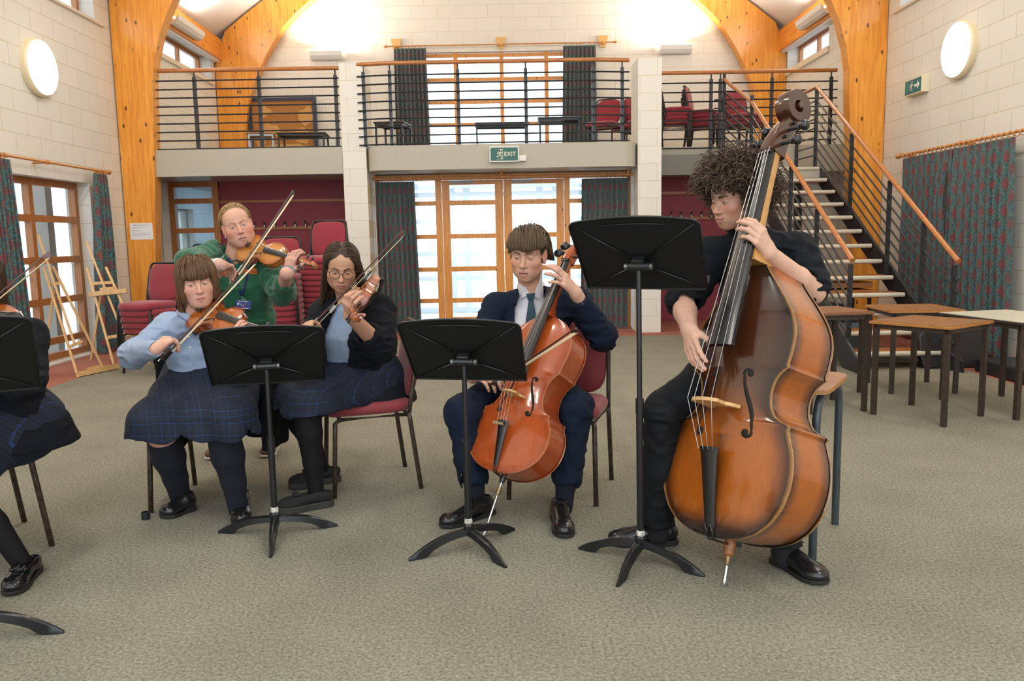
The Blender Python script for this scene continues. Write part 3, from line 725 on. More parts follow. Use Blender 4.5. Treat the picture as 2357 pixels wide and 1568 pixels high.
# ------------------------------------------------------------------ coat hooks
HB, HW = mat('hook_black', (.03, .03, .03), .4), mat('hook_tip', (.75, .74, .7), .4)
def hook(loc, label, group):
    t = thing('coat_hook', label, 'hook', loc, 0, group)
    obj('arm', MB().box2((-.012, -.006, -.01), (.012, .0, .075)).tube([(0, -.005, .05), (0, -.05, .055), (0, -.07, .085)], .007, 6), HB, t)
    obj('tip', MB().tube([(0, -.008, .03), (0, -.035, -.01), (0, -.05, .005)], .009, 6), HW, t)
    return t
h0 = hook((-3.80, 11.925, 1.53), 'black coat hook with a white tip on the burgundy wall behind the teacher', 'coat hooks on the left burgundy wall')
for k in range(1, 11): dup(h0, (-3.80 + .15 * k, 11.925, 1.53))
h1 = hook((2.2, 12.225, 1.57), 'coat hook with a white tip on the burgundy wall left of the bass player', 'coat hooks on the right burgundy wall')
for k in range(1, 9): dup(h1, (2.2 + .15 * k, 12.225, 1.57))
# ------------------------------------------------------------------ banquet chairs
RED = mat('red_upholstery', (.27, .022, .036), .85, noise=.22, nscale=260, sheen=.3)
RED_B = mat('plain_red_upholstery', (.24, .028, .035), .7, noise=.10, nscale=120, sheen=.2)
CHF = mat('chair_frame_black', (.02, .018, .017), .4)
CHF_W = mat('chair_frame_worn', (.055, .035, .022), .45, noise=.7, nscale=35)
def cushion(w, d, h, z, ry=.0, n=14, p=5.0, crown=.012):
    """soft rounded pad: w x d plan, height h, underside at z"""
    m = MB(); rings = [(.0, 0, .0), (.9, .0, 0), (.975, .12, 0), (1, .4, 0), (1, .6, 0), (.975, .88, 0), (.9, 1.0, .3), (.6, 1.0, .8), (.3, 1.0, .95), (.0, 1.0, 1)]
    ns = 40
    for s, t, cr in rings:
        for i in range(ns):
            a = 2 * PI * i / ns; c, q = math.cos(a), math.sin(a)
            r = 1 / (abs(c) ** p + abs(q) ** p) ** (1 / p)
            m.v.append((c * r * w / 2 * s, q * r * d / 2 * s, z + h * t + crown * cr))
    for k in range(len(rings) - 1):
        for i in range(ns):
            a = k * ns + i; b = k * ns + (i + 1) % ns; m.f.append((a, b, b + ns, a + ns))
    return m
def chair(label, group=None, fabric=None, frame=None, loc=(0, 0, 0), rz=0.):
    fabric = fabric or RED; frame = frame or CHF
    t = thing('banquet_chair', label, 'chair', loc, rz, group)
    m = cushion(.455, .44, .062, .415); m.v = [(x, y - .01, z + (-.018 if y < -.15 else 0) * (abs(y + .15) / .08)) for x, y, z in m.v]
    obj('seat', m, fabric, t, True)
    tilt = Matrix.Rotation(math.radians(-11), 4, 'X')
    def panel(w, h, z0, th, y, pr):
        m = cushion(w, h, th, -th / 2, p=pr, crown=.006); mw = Matrix.Translation((0, y, z0)) @ tilt @ Matrix.Rotation(PI / 2, 4, 'X')
        m.v = [tuple(mw @ Vector(v)) for v in m.v]; return m
    obj('backrest', panel(.395, .385, .665, .045, .235, 4.2), fabric, t, True)
    # oval tube running round the back and down as the rear legs
    pts = []
    for s in (-1, 1):
        q = [(s * .215, .185, .40), (s * .213, .20, .50), (s * .208, .235, .70), (s * .198, .262, .82)] + [(s * (.155 + .043 * math.cos(a)), .268 + .006 * math.sin(a), .822 + .043 * math.sin(a)) for a in (.5, 1.0, 1.57)]
        pts += q if s < 0 else q[::-1]
    obj('back_frame', MB().tube(pts, .0115, 8), frame, t, True)
    for s in (-1, 1):
        obj('leg', MB().tube([(s * .215, .185, .41), (s * .216, .19, .37), (s * .222, .235, .0)], .0125, 8), frame, t, True)
        obj('leg', MB().tube([(s * .205, -.17, .40), (s * .212, -.195, .385), (s * .222, -.215, .0)], .0125, 8), frame, t, True)
    obj('seat_frame', MB().tube([(-.205, -.17, .402), (-.21, .18, .402), (.21, .18, .402), (.205, -.17, .402), (-.205, -.17, .402)], .011, 8), frame, t, True)
    return t
def place_xy(o, p, rz): o.location = (p[0], p[1], p[2] if len(p) > 2 else 0); o.rotation_euler = (0, 0, rz)
# chairs the players sit on
ch = chair('red chair under the student in the pale blue shirt', None, RED_B, CHF_W, (-1.52, 4.03, 0), math.radians(-6))
dup(ch, (-.76, 4.28, 0), math.radians(-72), 'red chair with worn legs under the bespectacled violinist in the dark blazer')
dup(ch, (.27, 4.07, 0), math.radians(-17), 'red chair under the cello player, its back showing on his elbow side')
dup(ch, (-2.34, 3.42, 0), math.radians(-46), 'worn chair under the student cut off by the picture edge')
# stacks along the left: every chair in a stack is a chair
c0 = chair('red chair in the stack beside the notice post', 'stack of red chairs beside the notice post')
first = [c0]
def stack(x, y, rz, n, label, group, dz=.062, z0=0., lean=.012):
    for k in range(n):
        sx, sy = -math.sin(rz) * -lean * k, math.cos(rz) * -lean * k
        loc = (x + sx, y + sy, z0 + dz * k)
        if first: o = first.pop(); place_xy(o, loc, rz); o['label'] = label; o['group'] = group
        else: o = dup(c0, loc, rz, label, group)
stack(-3.66, 8.35, math.radians(-22), 5, 'red chair in the low stack right in front of the notice post', 'low stack of red chairs by the notice post')
stack(-3.62, 9.15, math.radians(-12), 7, 'dark red chair in the taller stack behind the low stack by the notice post', 'chair stack behind the low stack')
stack(-3.72, 10.0, math.radians(-4), 8, 'dark red chair in the tall stack under the glazed screen', 'chair stack under the glazed screen')
stack(-2.98, 10.1, math.radians(0), 8, 'red chair in the stack hidden behind the teacher in green', 'chair stack behind the teacher')
stack(-2.42, 8.7, math.radians(4), 9, 'red chair in the stack at the teacher\'s violin side, under its scroll', 'chair stack under the violin scroll')
stack(-1.98, 9.0, math.radians(-8), 12, 'red chair in the tallest stack, against the block column', 'tallest chair stack beside the column', .061)
# chairs up on the gallery
def gal(x, y, rz, n, label, group): stack(x, y, rz, n, label, group, .062, 2.545)
dup(c0, (1.53, 12.6, 2.545), math.radians(-28), 'single red chair on the balcony before the right gallery curtain')
dup(c0, (2.0, 13.0, 2.545), math.radians(-65), 'red chair half hidden by the column top at the balcony end')
gal(2.62, 12.6, math.radians(80), 4, 'red chair in the stack turned sideways on the right gallery', 'sideways chair stack on the right gallery')
gal(3.10, 12.9, math.radians(65), 4, 'red chair in the second stack on the right gallery, left of the stair rail', 'second chair stack on the right gallery')
gal(3.75, 12.9, math.radians(20), 3, 'red chair in the low stack behind the double bass scroll', 'low chair stack behind the bass scroll')
gal(2.25, 13.3, math.radians(30), 3, 'red chair in the stack at the left end of the right gallery', 'chair stack at the end of the right gallery')

# ------------------------------------------------------------------ desks and tables
DESK_T = wood('desk_laminate', (.21, .085, .022), (.33, .145, .04), (9, .8, 9), 7, .4)
DESK_E = mat('desk_edge', (.42, .18, .04), .45, noise=.2, nscale=30)
DESK_D = wood('dark_desk_laminate', (.17, .07, .03), (.25, .105, .045), (9, .8, 9), 7, .4)
DLEG = mat('brown_steel_leg', (.040, .026, .018), .45, noise=.3, nscale=30)
CREAM = mat('cream_laminate', (.62, .60, .48), .35)
def table(label, c, w, d, rz, h, top=None, edge=None, leg=None, group=None, lw=.032, th=.022, z0=0.):
    t = thing('table', label, 'table', (c[0], c[1], z0), rz, group)
    obj('tabletop', MB().box((0, 0, h - .003), (w - .012, d - .012, .0065)), top or DESK_T, t)
    obj('edge', MB().box((0, 0, h - th / 2 - .002), (w, d, th - .004)), edge or DESK_E, t, bevel=.003)
    i = .022; f = MB()
    for s in (-1, 1):
        f.box((s * (w / 2 - i - lw / 2), 0, h - th - .018), (.022, d - 2 * i, .03)); f.box((0, s * (d / 2 - i - lw / 2), h - th - .018), (w - 2 * i, .022, .03))
    obj('frame', f, leg or DLEG, t)
    for sx in (-1, 1):
        for sy in (-1, 1): obj('leg', MB().box((sx * (w / 2 - i - lw / 2), sy * (d / 2 - i - lw / 2), (h - th) / 2), (lw, lw, h - th)), leg or DLEG, t)
    return t
table('small square brown desk standing nearest in the group of desks on the right', (2.972, 5.60), .575, .585, math.radians(-55.5), .678)
table('small square brown desk farther back, nearest the stair foot', (3.36, 6.62), .575, .585, math.radians(-4), .678)
table('cream topped desk cut by the right picture edge', (3.68, 5.80), .60, .80, math.radians(10), .68, CREAM, DLEG)
table('dark small table in front at the bass player\'s elbow', (2.36, 5.95), .50, .50, math.radians(8), .735, DESK_D, DESK_D)
table('dark table behind the bass player\'s elbow, its corner pointing to the desks', (2.55, 6.55), .55, .55, math.radians(32), .665, DESK_D, DESK_E)
table('dark low table tucked under the two tables at the bass player\'s elbow', (2.36, 7.25), .55, .5, math.radians(0), .60, DESK_D, DESK_D)
# gallery tables
GT = mat('gallery_table_top', (.45, .25, .10), .5)
table('black framed table on the left gallery below the pinned map board', (-3.32, 13.8), .80, .55, math.radians(4), .56, GT, BLACKSTEEL, BLACKSTEEL, z0=2.53, lw=.028)
table('table with an open grey frame beside the left gallery arch', (-4.05, 13.9), .45, .6, math.radians(14), .58, GT, DESK_E, mat('grey_steel', (.35, .36, .38), .4, .6), z0=2.53, lw=.03)
table('small dark table behind the left end of the centre balcony railing', (-1.78, 13.5), .5, .6, math.radians(-8), .66, GT, BLACKSTEEL, BLACKSTEEL, z0=2.53, lw=.028)
table('long pale table before the gallery window', (-.02, 13.9), .9, .5, math.radians(2), .68, mat('pale_blue_top', (.42, .50, .62), .4), BLACKSTEEL, BLACKSTEEL, z0=2.53, lw=.025)
table('pale table right of the long table before the gallery window', (.93, 13.6), .7, .6, math.radians(-3), .70, mat('pale_blue_top2', (.40, .48, .60), .4), BLACKSTEEL, BLACKSTEEL, z0=2.53, lw=.025)
# pin board with a map on the gallery
t = thing('map_board', 'dark framed brown map board leaning on the gallery wall at the left', 'board', (-3.87, 14.72, 2.53))
MAPB = mat('map_brown', (.40, .17, .035), .7, noise=.1, nscale=20); MAPL = mat('map_tan', (.60, .33, .10), .7, noise=.1, nscale=30)
obj('panel', MB().box2((-4.46, 14.74, 2.56), (-3.33, 14.77, 3.82)), MAPB, t, False, True)
f = MB(); NAVY = mat('navy_frame', (.03, .04, .08), .5)
for a, b in (((-4.5, 14.71, 2.54), (-4.44, 14.78, 3.85)), ((-3.36, 14.71, 2.54), (-3.30, 14.78, 3.85)), ((-4.498, 14.713, 3.79), (-3.302, 14.777, 3.848)), ((-4.498, 14.713, 2.542), (-3.302, 14.777, 2.59))): f.box2(a, b)
obj('frame', f, NAVY, t, False, True)
mp = MB(); rr = random.Random(4)
for cx, cz, rx, rz_ in ((-4.22, 3.62, .10, .10), (-4.12, 3.25, .14, .16), (-3.48, 3.52, .13, .16), (-3.55, 3.18, .17, .13), (-3.85, 3.0, .38, .05), (-3.6, 2.95, .18, .06), (-4.3, 3.05, .08, .08)):
    k = 22; ph = [rr.uniform(0, 6) for _ in range(4)]
    mp.prism([(cx + rx * math.cos(2 * PI * i / k) * (1 + .22 * math.sin(3 * 2 * PI * i / k + ph[0]) + .13 * math.sin(5 * 2 * PI * i / k + ph[1])), 14.735, cz + rz_ * math.sin(2 * PI * i / k) * (1 + .2 * math.sin(4 * 2 * PI * i / k + ph[2]))) for i in range(k)], (0, .004, 0))
obj('map_patches', mp, MAPL, t, False, True)
t = thing('radiator', 'white panel radiator behind the left gallery railing', 'radiator', (-2.9, 14.78, 2.6))
m = MB()
for k in range(12): m.box2((-3.2 + .055 * k, 14.74, 2.66), (-3.2 + .055 * k + .04, 14.80, 3.12))
m.box2((-3.2, 14.755, 2.68), (-2.56, 14.79, 3.1)); obj('panel', m, WHITE, t, False, True)

# ------------------------------------------------------------------ things under and beside the stairs
CASE = mat('case_black', (.012, .012, .014), .45, noise=.3, nscale=20)
t = thing('instrument_case', 'black rounded instrument case leaning by the curtains behind the desks', 'case', (4.25, 7.45, 0))
m = MB(); pr = [(-.3, 0), (.3, 0), (.33, .12), (.33, .3), (.24, .42), (0, .46), (-.24, .42), (-.33, .3), (-.33, .12)]
m.prism([(4.25 + x, 7.52 + .25 * z, z) for x, z in pr], (.03, .14, 0)); obj('shell', m, CASE, t, False, True, bevel=.02)
obj('latch', MB().box2((4.10, 7.58, .36), (4.14, 7.60, .39)).box2((4.36, 7.58, .36), (4.40, 7.60, .39)), mat('latch_steel', (.6, .6, .6), .3, 1), t, False, True)
o = obj('bench', MB().box2((4.32, 5.2, .0), (4.75, 7.35, .13)), CASE, None, bevel=.02); tag(o, 'long black low platform on the floor along the right wall', 'platform')
o = obj('storage_box', MB().box2((3.36, 9.4, 0), (4.05, 10.2, .45)), mat('dark_box', (.03, .03, .035), .6), None, bevel=.01); tag(o, 'dark grey box stored under the staircase', 'box')
UB = wood('under_stair_board', (.34, .13, .03), (.46, .19, .05), (.6, 8, 8), 6, .45)
table('brown desk pushed under the staircase', (3.66, 8.9), .62, .5, 0, .68, UB, UB, DLEG)
o = obj('folded_board', MB().box2((3.40, 8.72, .70), (3.98, 9.1, .76)), UB, None, bevel=.006); tag(o, 'brown wooden board lying on the desk under the staircase', 'board')
o = obj('plastic_crate', MB().box2((3.42, 8.2, 0), (3.75, 8.5, .38)), mat('grey_blue_crate', (.16, .20, .22), .5), None, bevel=.015); tag(o, 'grey blue plastic crate under the lower stair treads', 'crate')

# ------------------------------------------------------------------ easels
EAS = wood('easel_beech', (.62, .36, .14), (.76, .48, .21), (6, 6, .8), 5, .45)
def easel(label, bars, base):
    t = thing('easel', label, 'easel', base)
    for nm, p, q, w, h in bars:
        obj(nm, MB().bar(p, q, w, h, (.3, -1, .1)), EAS, t, False, True, bevel=.002)
    return t
A, B = onZ(181, 869), onZ(212, 850)
A, B = Vector((-4.31, 8.03, 0)), Vector((-4.26, 8.46, 0))
tA, tB = onX(100.5, 614, -4.66), onX(121, 612, -4.62); mT, mB_ = onX(88, 541, -4.70), onX(171, 790, -4.36)
cl, cr = onX(118, 655, -4.60), onX(138, 652, -4.57); ll, lr = onX(161, 798, -4.385), onX(189, 786, -4.365)
easel('folding wooden easel before the glazed door, its ledge on the floor', [('leg', A, tA, .022, .03), ('leg', B, tB, .022, .03), ('mast', mB_, mT, .02, .022), ('crossbar', cl, cr, .03, .016), ('crossbar', ll, lr, .03, .016),
      ('rear_leg', onX(99, 848, -4.80), onX(124, 668, -4.66), .022, .022), ('ledge', Vector((-4.31, 8.02, .03)), Vector((-4.15, 8.53, .03)), .05, .03), ('ledge_block', Vector((-4.28, 8.17, .055)), Vector((-4.22, 8.36, .055)), .04, .03)], (-4.31, 8.05, 0))
A, B = onZ(262, 839), onZ(345, 838); tA, tB = onX(200.7, 617, A.x - .38), onY(244, 615.5, A.y + .55)
yy = lambda px, py, k: onY(px, py, A.y + .55 * k)
tA = yy(200.7, 617, .62)
easel('wooden easel with raised ledge beside the notice post', [('leg', A, tA, .024, .032), ('leg', B, yy(244, 615.5, .62), .024, .032), ('mast', yy(283, 768, .22), yy(199, 556, .78), .022, .024), ('crossbar', yy(211, 653, .52), yy(262, 650, .52), .034, .018),
      ('ledge', yy(205, 678, .40), yy(292, 669, .40), .05, .028), ('ledge_block', yy(231, 667, .42), yy(263, 664, .42), .04, .034), ('crossbar', yy(248, 777, .18), yy(320, 766, .18), .036, .018), ('rear_leg', onZ(209, 830), yy(234, 665, .6), .024, .024)], tuple(A))

# ------------------------------------------------------------------ music stands
MSB = mat('music_stand_black', (.0045, .005, .0055), .45, 0, .35, bump=.12, bscale=900)
MSG = mat('music_stand_tube', (.009, .010, .011), .3)
CHIP = mat('chipped_paint', (.5, .48, .42), .6, noise=.7, nscale=90)
LIP = mat('music_stand_lip', (.02, .02, .02), .5)
def stand(label, base, piv, yaw, tilt, leg_angles, w=.51, h=.34):
    t = thing('music_stand', label, 'music stand', (base[0], base[1], 0))
    bx, by = base; P0 = Vector(piv)
    ux = Vector((math.cos(yaw), -math.sin(yaw), 0)); n0 = Vector((math.sin(yaw), math.cos(yaw), 0))   # n0: towards the player
    up = (Vector((0, 0, 1)) * math.cos(tilt) - n0 * math.sin(tilt)); nn = up.cross(ux)
    if nn.dot(n0) < 0: nn = -nn
    q = lambda x, z, y=0.: P0 + ux * x + up * z + nn * (y + .03)
    # desk: gently curved top edge, bent-over rim, ledge
    out = []
    hb, ht = -.135, h - .135 - .02
    for i in range(49):
        u = i / 24 - 1; x = math.copysign(w / 2 * (1 - (1 - abs(u)) ** 1.6), u) if abs(u) > .0 else 0.; k = 1 - (2 * x / w) ** 2; rc = .026; ex = max(0., abs(x) - (w / 2 - rc))
        out.append((x, ht + .024 * k - (rc - math.sqrt(max(0., rc * rc - ex * ex)))))
    poly = [(-w / 2 + .012, hb), (w / 2 - .012, hb)] + out[::-1]
    m = MB()
    m.prism([q(x, z) for x, z in poly], nn * .0025)
    obj('desk', m, MSB, t, False, True)
    m = MB()
    m.tube([q(x, z, -.002) for x, z in [(-w / 2 + .012, hb)] + out + [(w / 2 - .012, hb)]], .0045, 6)
    m.tube([q(x, z - .032, -.003) for x, z in out[16:-16]], .0022, 5)
    for s in (-1, 1):
        m.tube([q(s * .045, .03, -.007), q(s * (w / 2 - .02), ht - .015, -.001)], [.0045, .0022], 5); m.tube([q(s * .045, -.03, -.007), q(s * (w / 2 - .03), hb + .012, -.001)], [.0045, .0022], 5)
    obj('rim', m, MSG, t, True, True)
    m = MB(); a = [(hb, 0.0), (hb, .058), (hb + .016, .062), (hb + .016, .055), (hb + .006, .003)]
    m.prism([q(-w / 2 + .012, z, y) for z, y in a], ux * (w - .024)); m.bar(q(-w / 2 + .012, hb - .002, .0), q(w / 2 - .012, hb - .002, .0), .006, .008, up)
    obj('ledge', m, LIP, t, False, True)
    m = MB().box(q(0, 0, -.02), (.05, .03, .055), Matrix((ux, nn, up)).transposed()); m.tube([q(-.042, -.004, -.03), q(.042, -.004, -.03)], .017, 12)
    obj('bracket', m, MSG, t, False, True, bevel=.003)
    obj('friction_knob', MB().lathe([(.012, 0), (.014, .004), (.014, .012), (.010, .016)], q(.042, -.004, -.03), ux, 12).lathe([(.012, 0), (.014, .004), (.014, .012), (.010, .016)], q(-.042, -.004, -.03), -ux, 12), mat('knob_steel', (.16, .16, .16), .35, .8), t, True, True, auto=40)
    top = q(0, -.01, -.03); b = Vector((bx, by, .09)); d = (top - b); mid = b + d * .52
    obj('inner_tube', MB().tube([mid, top], .0105, 12), MSG, t, True, True, auto=60)
    obj('outer_tube', MB().tube([b, mid], .0145, 12).tube([mid - d.normalized() * .05, mid + d.normalized() * .012], .0165, 12), MSG, t, True, True, auto=60)
    obj('collar', MB().lathe([(.024, .068), (.024, .10), (.017, .108)], (bx, by, 0), (0, 0, 1), 16), MSG, t, True, True, auto=40)
    obj('chipped_ring', MB().lathe([(.0165, .104), (.0172, .112), (.0158, .13)], (bx, by, 0), (0, 0, 1), 16), CHIP, t, True, True)
    for a in leg_angles:
        m = MB(); d = Vector((math.cos(a), math.sin(a), 0)); sd = Vector((-d.y, d.x, 0)); prof = []
        L_ = .275
        for i in range(11):
            s = i / 10; r = .012 + (L_ - .012) * s
            zt = .078 * (1 - s ** 2.1) + .010; zb = max(.0, .062 * (1 - (s / .80) ** 2.0)) if s < .80 else 0.0
            zb = zb if s < .70 else (.0 if s > .76 else zb * .4)
            wd = .021 * (1 - .72 * s ** 1.6)
            prof.append((r, zb, zt, wd))
        o = len(m.v)
        for r, zb, zt, wd in prof:
            c = Vector((bx, by, 0)) + d * r
            m.v += [tuple(c + sd * wd + Vector((0, 0, zb))), tuple(c - sd * wd + Vector((0, 0, zb))), tuple(c - sd * wd * .8 + Vector((0, 0, zt - .004))), tuple(c - sd * wd * .45 + Vector((0, 0, zt))), tuple(c + sd * wd * .45 + Vector((0, 0, zt))), tuple(c + sd * wd * .8 + Vector((0, 0, zt - .004)))]
        for i in range(10):
            for j in range(6):
                e = o + i * 6 + j; g_ = o + i * 6 + (j + 1) % 6; m.f.append((e, g_, g_ + 6, e + 6))
        m.f += [tuple(range(o, o + 6))[::-1], tuple(range(o + 60, o + 66))]
        obj('leg', m, MSG, t, True, True, auto=35)
    return t
R_ = math.radians
def pv(x, y, Y): return onY(x, y, Y)
stand('black music stand in front of the student in the pale blue shirt', (-1.055, 3.50), pv(613, 842, 3.50), R_(-12), R_(36), (R_(-79), R_(172), R_(20)))
stand('black music stand in front of the cello player', (-.178, 3.30), pv(1067, 832, 3.30), R_(12), R_(36), (R_(-151), R_(-55), R_(45)))
stand('tallest black music stand, left of the double bass', (.523, 3.12), pv(1469, 612, 3.12), R_(27), R_(36), (R_(-118), R_(-38), R_(150)))
stand('black music stand cut off by the left picture edge', (-1.80, 2.60), pv(-118, 855, 2.60), R_(-24), R_(36), (R_(2), R_(122), R_(242)))

# ------------------------------------------------------------------ stool behind the bass
t = thing('stool', 'wooden seat on bent grey steel tubes behind the double bass', 'stool', (1.2, 3.5, 0))
SX, SD = Vector((.54, .842, 0)), Vector((-.842, .54, 0)); S0 = Vector((1.36, 3.275, 0))
q = lambda a, b, z: S0 + SX * a + SD * b + Vector((0, 0, z))
m = MB(); pl = []
for i in range(48):
    a = 2 * PI * i / 48; c, s = math.cos(a), math.sin(a); r = 1 / (abs(c) ** 8 + abs(s) ** 8) ** .125
    pl.append(q(c * r * .235, .18 + s * r * .19, .672))
STW = wood('stool_ply', (.40, .21, .13), (.50, .27, .17), (3, 3, 9), 6, .35)
obj('seat', MB().prism(pl, (0, 0, .02)), STW, t, False, True)
obj('seat_edge', MB().prism([p + (p - q(0, .18, .672)) * .004 - Vector((0, 0, -.003)) for p in pl], (0, 0, .012)), DESK_E, t, False, True)
STS = mat('stool_steel', (.055, .07, .078), .35, .2)
for b in (.03, .33):
    for s in (-1, 1):
        arc = [q(s * (.125 + .105 * math.sin(x)), b, .655 - .105 * (1 - math.cos(x))) for x in [PI / 2 * i / 8 for i in range(9)]]
        obj('leg', MB().tube([q(0, b, .655)] + arc + [q(s * .232, b, .0)], .0165, 12), STS, t, True, True, auto=60)
# small black ring left on the carpet
o = obj('tape_roll', MB().lathe([(.017, 0), (.02, 0), (.02, .035), (.017, .035), (.017, 0)], onZ(336, 1195) , (0, 0, 1), 20), mat('tape_black', (.015, .015, .017), .4), None, True, auto=40)
tag(o, 'small black ring standing on the carpet by the left chair leg', 'ring')
# ------------------------------------------------------------------ instruments of the violin family
OUT_V = [(0, 0), (.002, .05), (.012, .11), (.032, .165), (.065, .218), (.11, .26), (.16, .284), (.21, .292), (.26, .288), (.305, .272), (.34, .251), (.362, .240), (.374, .2455), (.381, .238), (.388, .214), (.405, .188), (.44, .166), (.49, .156), (.54, .158), (.585, .172), (.615, .192), (.630, .211), (.637, .2185), (.646, .2145), (.67, .217), (.71, .228), (.755, .235), (.80, .235), (.85, .224), (.895, .202), (.935, .168), (.965, .125), (.985, .08), (.996, .035), (1, 0)]
OUT_B = [(0, 0), (.003, .06), (.014, .125), (.038, .19), (.08, .245), (.135, .283), (.20, .302), (.26, .303), (.31, .293), (.355, .274), (.385, .262), (.398, .268), (.405, .259), (.412, .232), (.43, .198), (.465, .175), (.505, .168), (.545, .175), (.575, .192), (.592, .214), (.600, .228), (.61, .224), (.64, .230), (.68, .236), (.72, .236), (.76, .226), (.80, .206), (.84, .178), (.88, .145), (.92, .110), (.955, .080), (.985, .058), (1.0, .045)]
V_VARNISH = attr_mat('violin_varnish', .22, .5, .8, noise=.12, bscale=26, stretch=(6, .7, 1))
BLACKWOOD = mat('ebony', (.012, .011, .011), .3, 0, .5, coat=.2)
STRING = mat('string_steel', (.34, .33, .30), .3, .9)
MAPLE = mat('bridge_maple', (.62, .36, .14), .5)
FHOLE = mat('f_hole_dark', (.006, .004, .003), .8)
CHROME = mat('endpin_steel', (.66, .66, .68), .22, 1)
def dense(out, n=5):
    r = []
    for a, b in zip(out, out[1:]):
        for i in range(n): t = i / n; r.append((a[0] + (b[0] - a[0]) * t, a[1] + (b[1] - a[1]) * t))
    r.append(out[-1])
    # light smoothing that keeps the corners
    for _ in range(2):
        q = r[:]
        for i in range(2, len(r) - 2):
            if all(abs(r[i][0] - c) > .012 for c in (.374, .637, .398, .600)): q[i] = ((r[i - 1][0] + 2 * r[i][0] + r[i + 1][0]) / 4, (r[i - 1][1] + 2 * r[i][1] + r[i + 1][1]) / 4)
        r = q
    return r
def frame(B, U, N0):
    U = Vector(U).normalized(); N = Vector(N0); N = (N - U * N.dot(U)).normalized(); X = U.cross(N)
    return Matrix(((X.x, U.x, N.x, B[0]), (X.y, U.y, N.y, B[1]), (X.z, U.z, N.z, B[2]), (0, 0, 0, 1)))
def instrument(kind, label, mw, L):
    bass, cello, vio = kind == 'double_bass', kind == 'cello', kind == 'violin'
    t = thing(kind, label, {'double_bass': 'double bass'}.get(kind, kind)); t.matrix_basis = mw; bpy.context.view_layer.update()
    out = dense([(a, b * .97) for a, b in OUT_B] if bass else OUT_V)
    rib = {'violin': .088, 'cello': .160, 'double_bass': .185}[kind] * L
    H0 = {'violin': .046, 'cello': .036, 'double_bass': .040}[kind] * L
    th = .012 * L if vio else .0085 * L
    if bass: Cc, Ce, Cm, Crim = (.36, .090, .007), (.014, .006, .005), (.16, .045, .010), (.36, .17, .05)
    elif cello: Cc, Ce, Cm, Crim = (.40, .072, .012), (.30, .050, .010), (.36, .06, .011), (.42, .13, .04)
    else: Cc, Ce, Cm, Crim = (.42, .105, .012), (.22, .040, .007), (.34, .075, .010), (.20, .05, .012)
    if vio and 'teacher' in label: Cc, Ce, Cm, Crim = (.52, .19, .03), (.30, .075, .012), (.42, .13, .02), (.30, .10, .02)
    lerp = lambda a, b, k: tuple(a[i] + (b[i] - a[i]) * k for i in range(3))
    sm = lambda x: (lambda u: u * u * (3 - 2 * u))(max(0., min(1., x)))
    def arch_h(tt, y): return H0 * (.5 + .5 * math.cos(PI * min(1, abs(tt)) ** 1.25)) * (max(0, math.sin(PI * min(1, max(0, y)))) ** .45)
    def colour(tt, y, x, hw, back=False):
        e = (1 - abs(tt)) * hw
        if bass:
            up = sm((y - .30) / .30) if not back else .2
            k = sm(e / .10) * (1 - .88 * up) * sm((y - .02) / .09)
            if not back: k *= 1 - .55 * math.exp(-((abs(x) - .0) / .035) ** 2) * (y < .36)
            return lerp(Ce, Cc, k)
        return lerp(Ce, Cc, sm(e / .09) * sm(y / .06) * sm((1 - y) / .06))
    NT = 28
    def plate(z0, sgn, name, back=False):
        m = MB(); cols = []
        for y, hw in out:
            for j in range(NT + 1):
                tt = -1 + 2 * j / NT; tt = math.copysign(abs(tt) ** .8, tt)
                h = arch_h(tt, y) * (0 if (bass and back) else 1)
                m.v.append((tt * hw * L, y * L, z0 + sgn * (h + th))); cols.append(Crim if abs(tt) > .999 and not vio else colour(tt, y, tt * hw, hw, back))
        w = NT + 1
        for i in range(len(out) - 1):
            for j in range(NT):
                a = i * w + j; f = (a, a + 1, a + w + 1, a + w); m.f.append(f if sgn > 0 else f[::-1])
        # rounded edge skirt
        base = len(m.v); ring = [(i * w + NT) for i in range(len(out))] + [(i * w) for i in range(len(out) - 1, -1, -1)]
        for q in ring:
            x, y, z = m.v[q]; m.v.append((x * 1.004, y, z0 + sgn * th * .5)); cols.append(Crim)
        for q in ring:
            x, y, z = m.v[q]; m.v.append((x * .99, y, z0)); cols.append(Ce)
        n = len(ring)
        for i in range(n):
            k = (i + 1) % n
            for a, b, c, d in ((ring[i], ring[k], base + k, base + i), (base + i, base + k, base + n + k, base + n + i)): m.f.append((a, b, c, d) if sgn > 0 else (d, c, b, a))
        m.col = np.array(cols, np.float32)
        return obj(name, m, V_VARNISH, t, True, auto=50)
    plate(0, 1, 'belly'); plate(-rib, -1, 'back', True)
    m = MB(); cols = []; ins = .972; rows = 8
    ring = [(x * ins, .004 + y * .992) for y, x in out] + [(-x * ins, .004 + y * .992) for y, x in out[::-1]]
    for k in range(rows + 1):
        z = -rib * k / rows; kk = 4 * (k / rows) * (1 - k / rows)
        bulge = 1 + (.008 if bass and k in (0, rows) else 0)
        for x, y in ring:
            m.v.append((x * L * bulge, y * L, z)); cols.append(lerp((.05, .018, .009) if bass else Ce, Cc if bass else lerp(Cm, Cc, .3), sm(kk * 1.25 - .12)) if bass else lerp(Ce, Cm, min(1, kk + .3)))
    n = len(ring)
    for k in range(rows):
        for i in range(n):
            a = k * n + i; b = k * n + (i + 1) % n; m.f.append((a, b, b + n, a + n))
    m.col = np.array(cols, np.float32)
    obj('ribs', m, V_VARNISH, t, True, auto=60)
    zb = lambda x, y: th + arch_h(x / max(1e-4, np.interp(y, [o[0] for o in out], [o[1] for o in out])), y)
    # f holes
    yb = {'violin': .455, 'cello': .455, 'double_bass': .455}[kind]
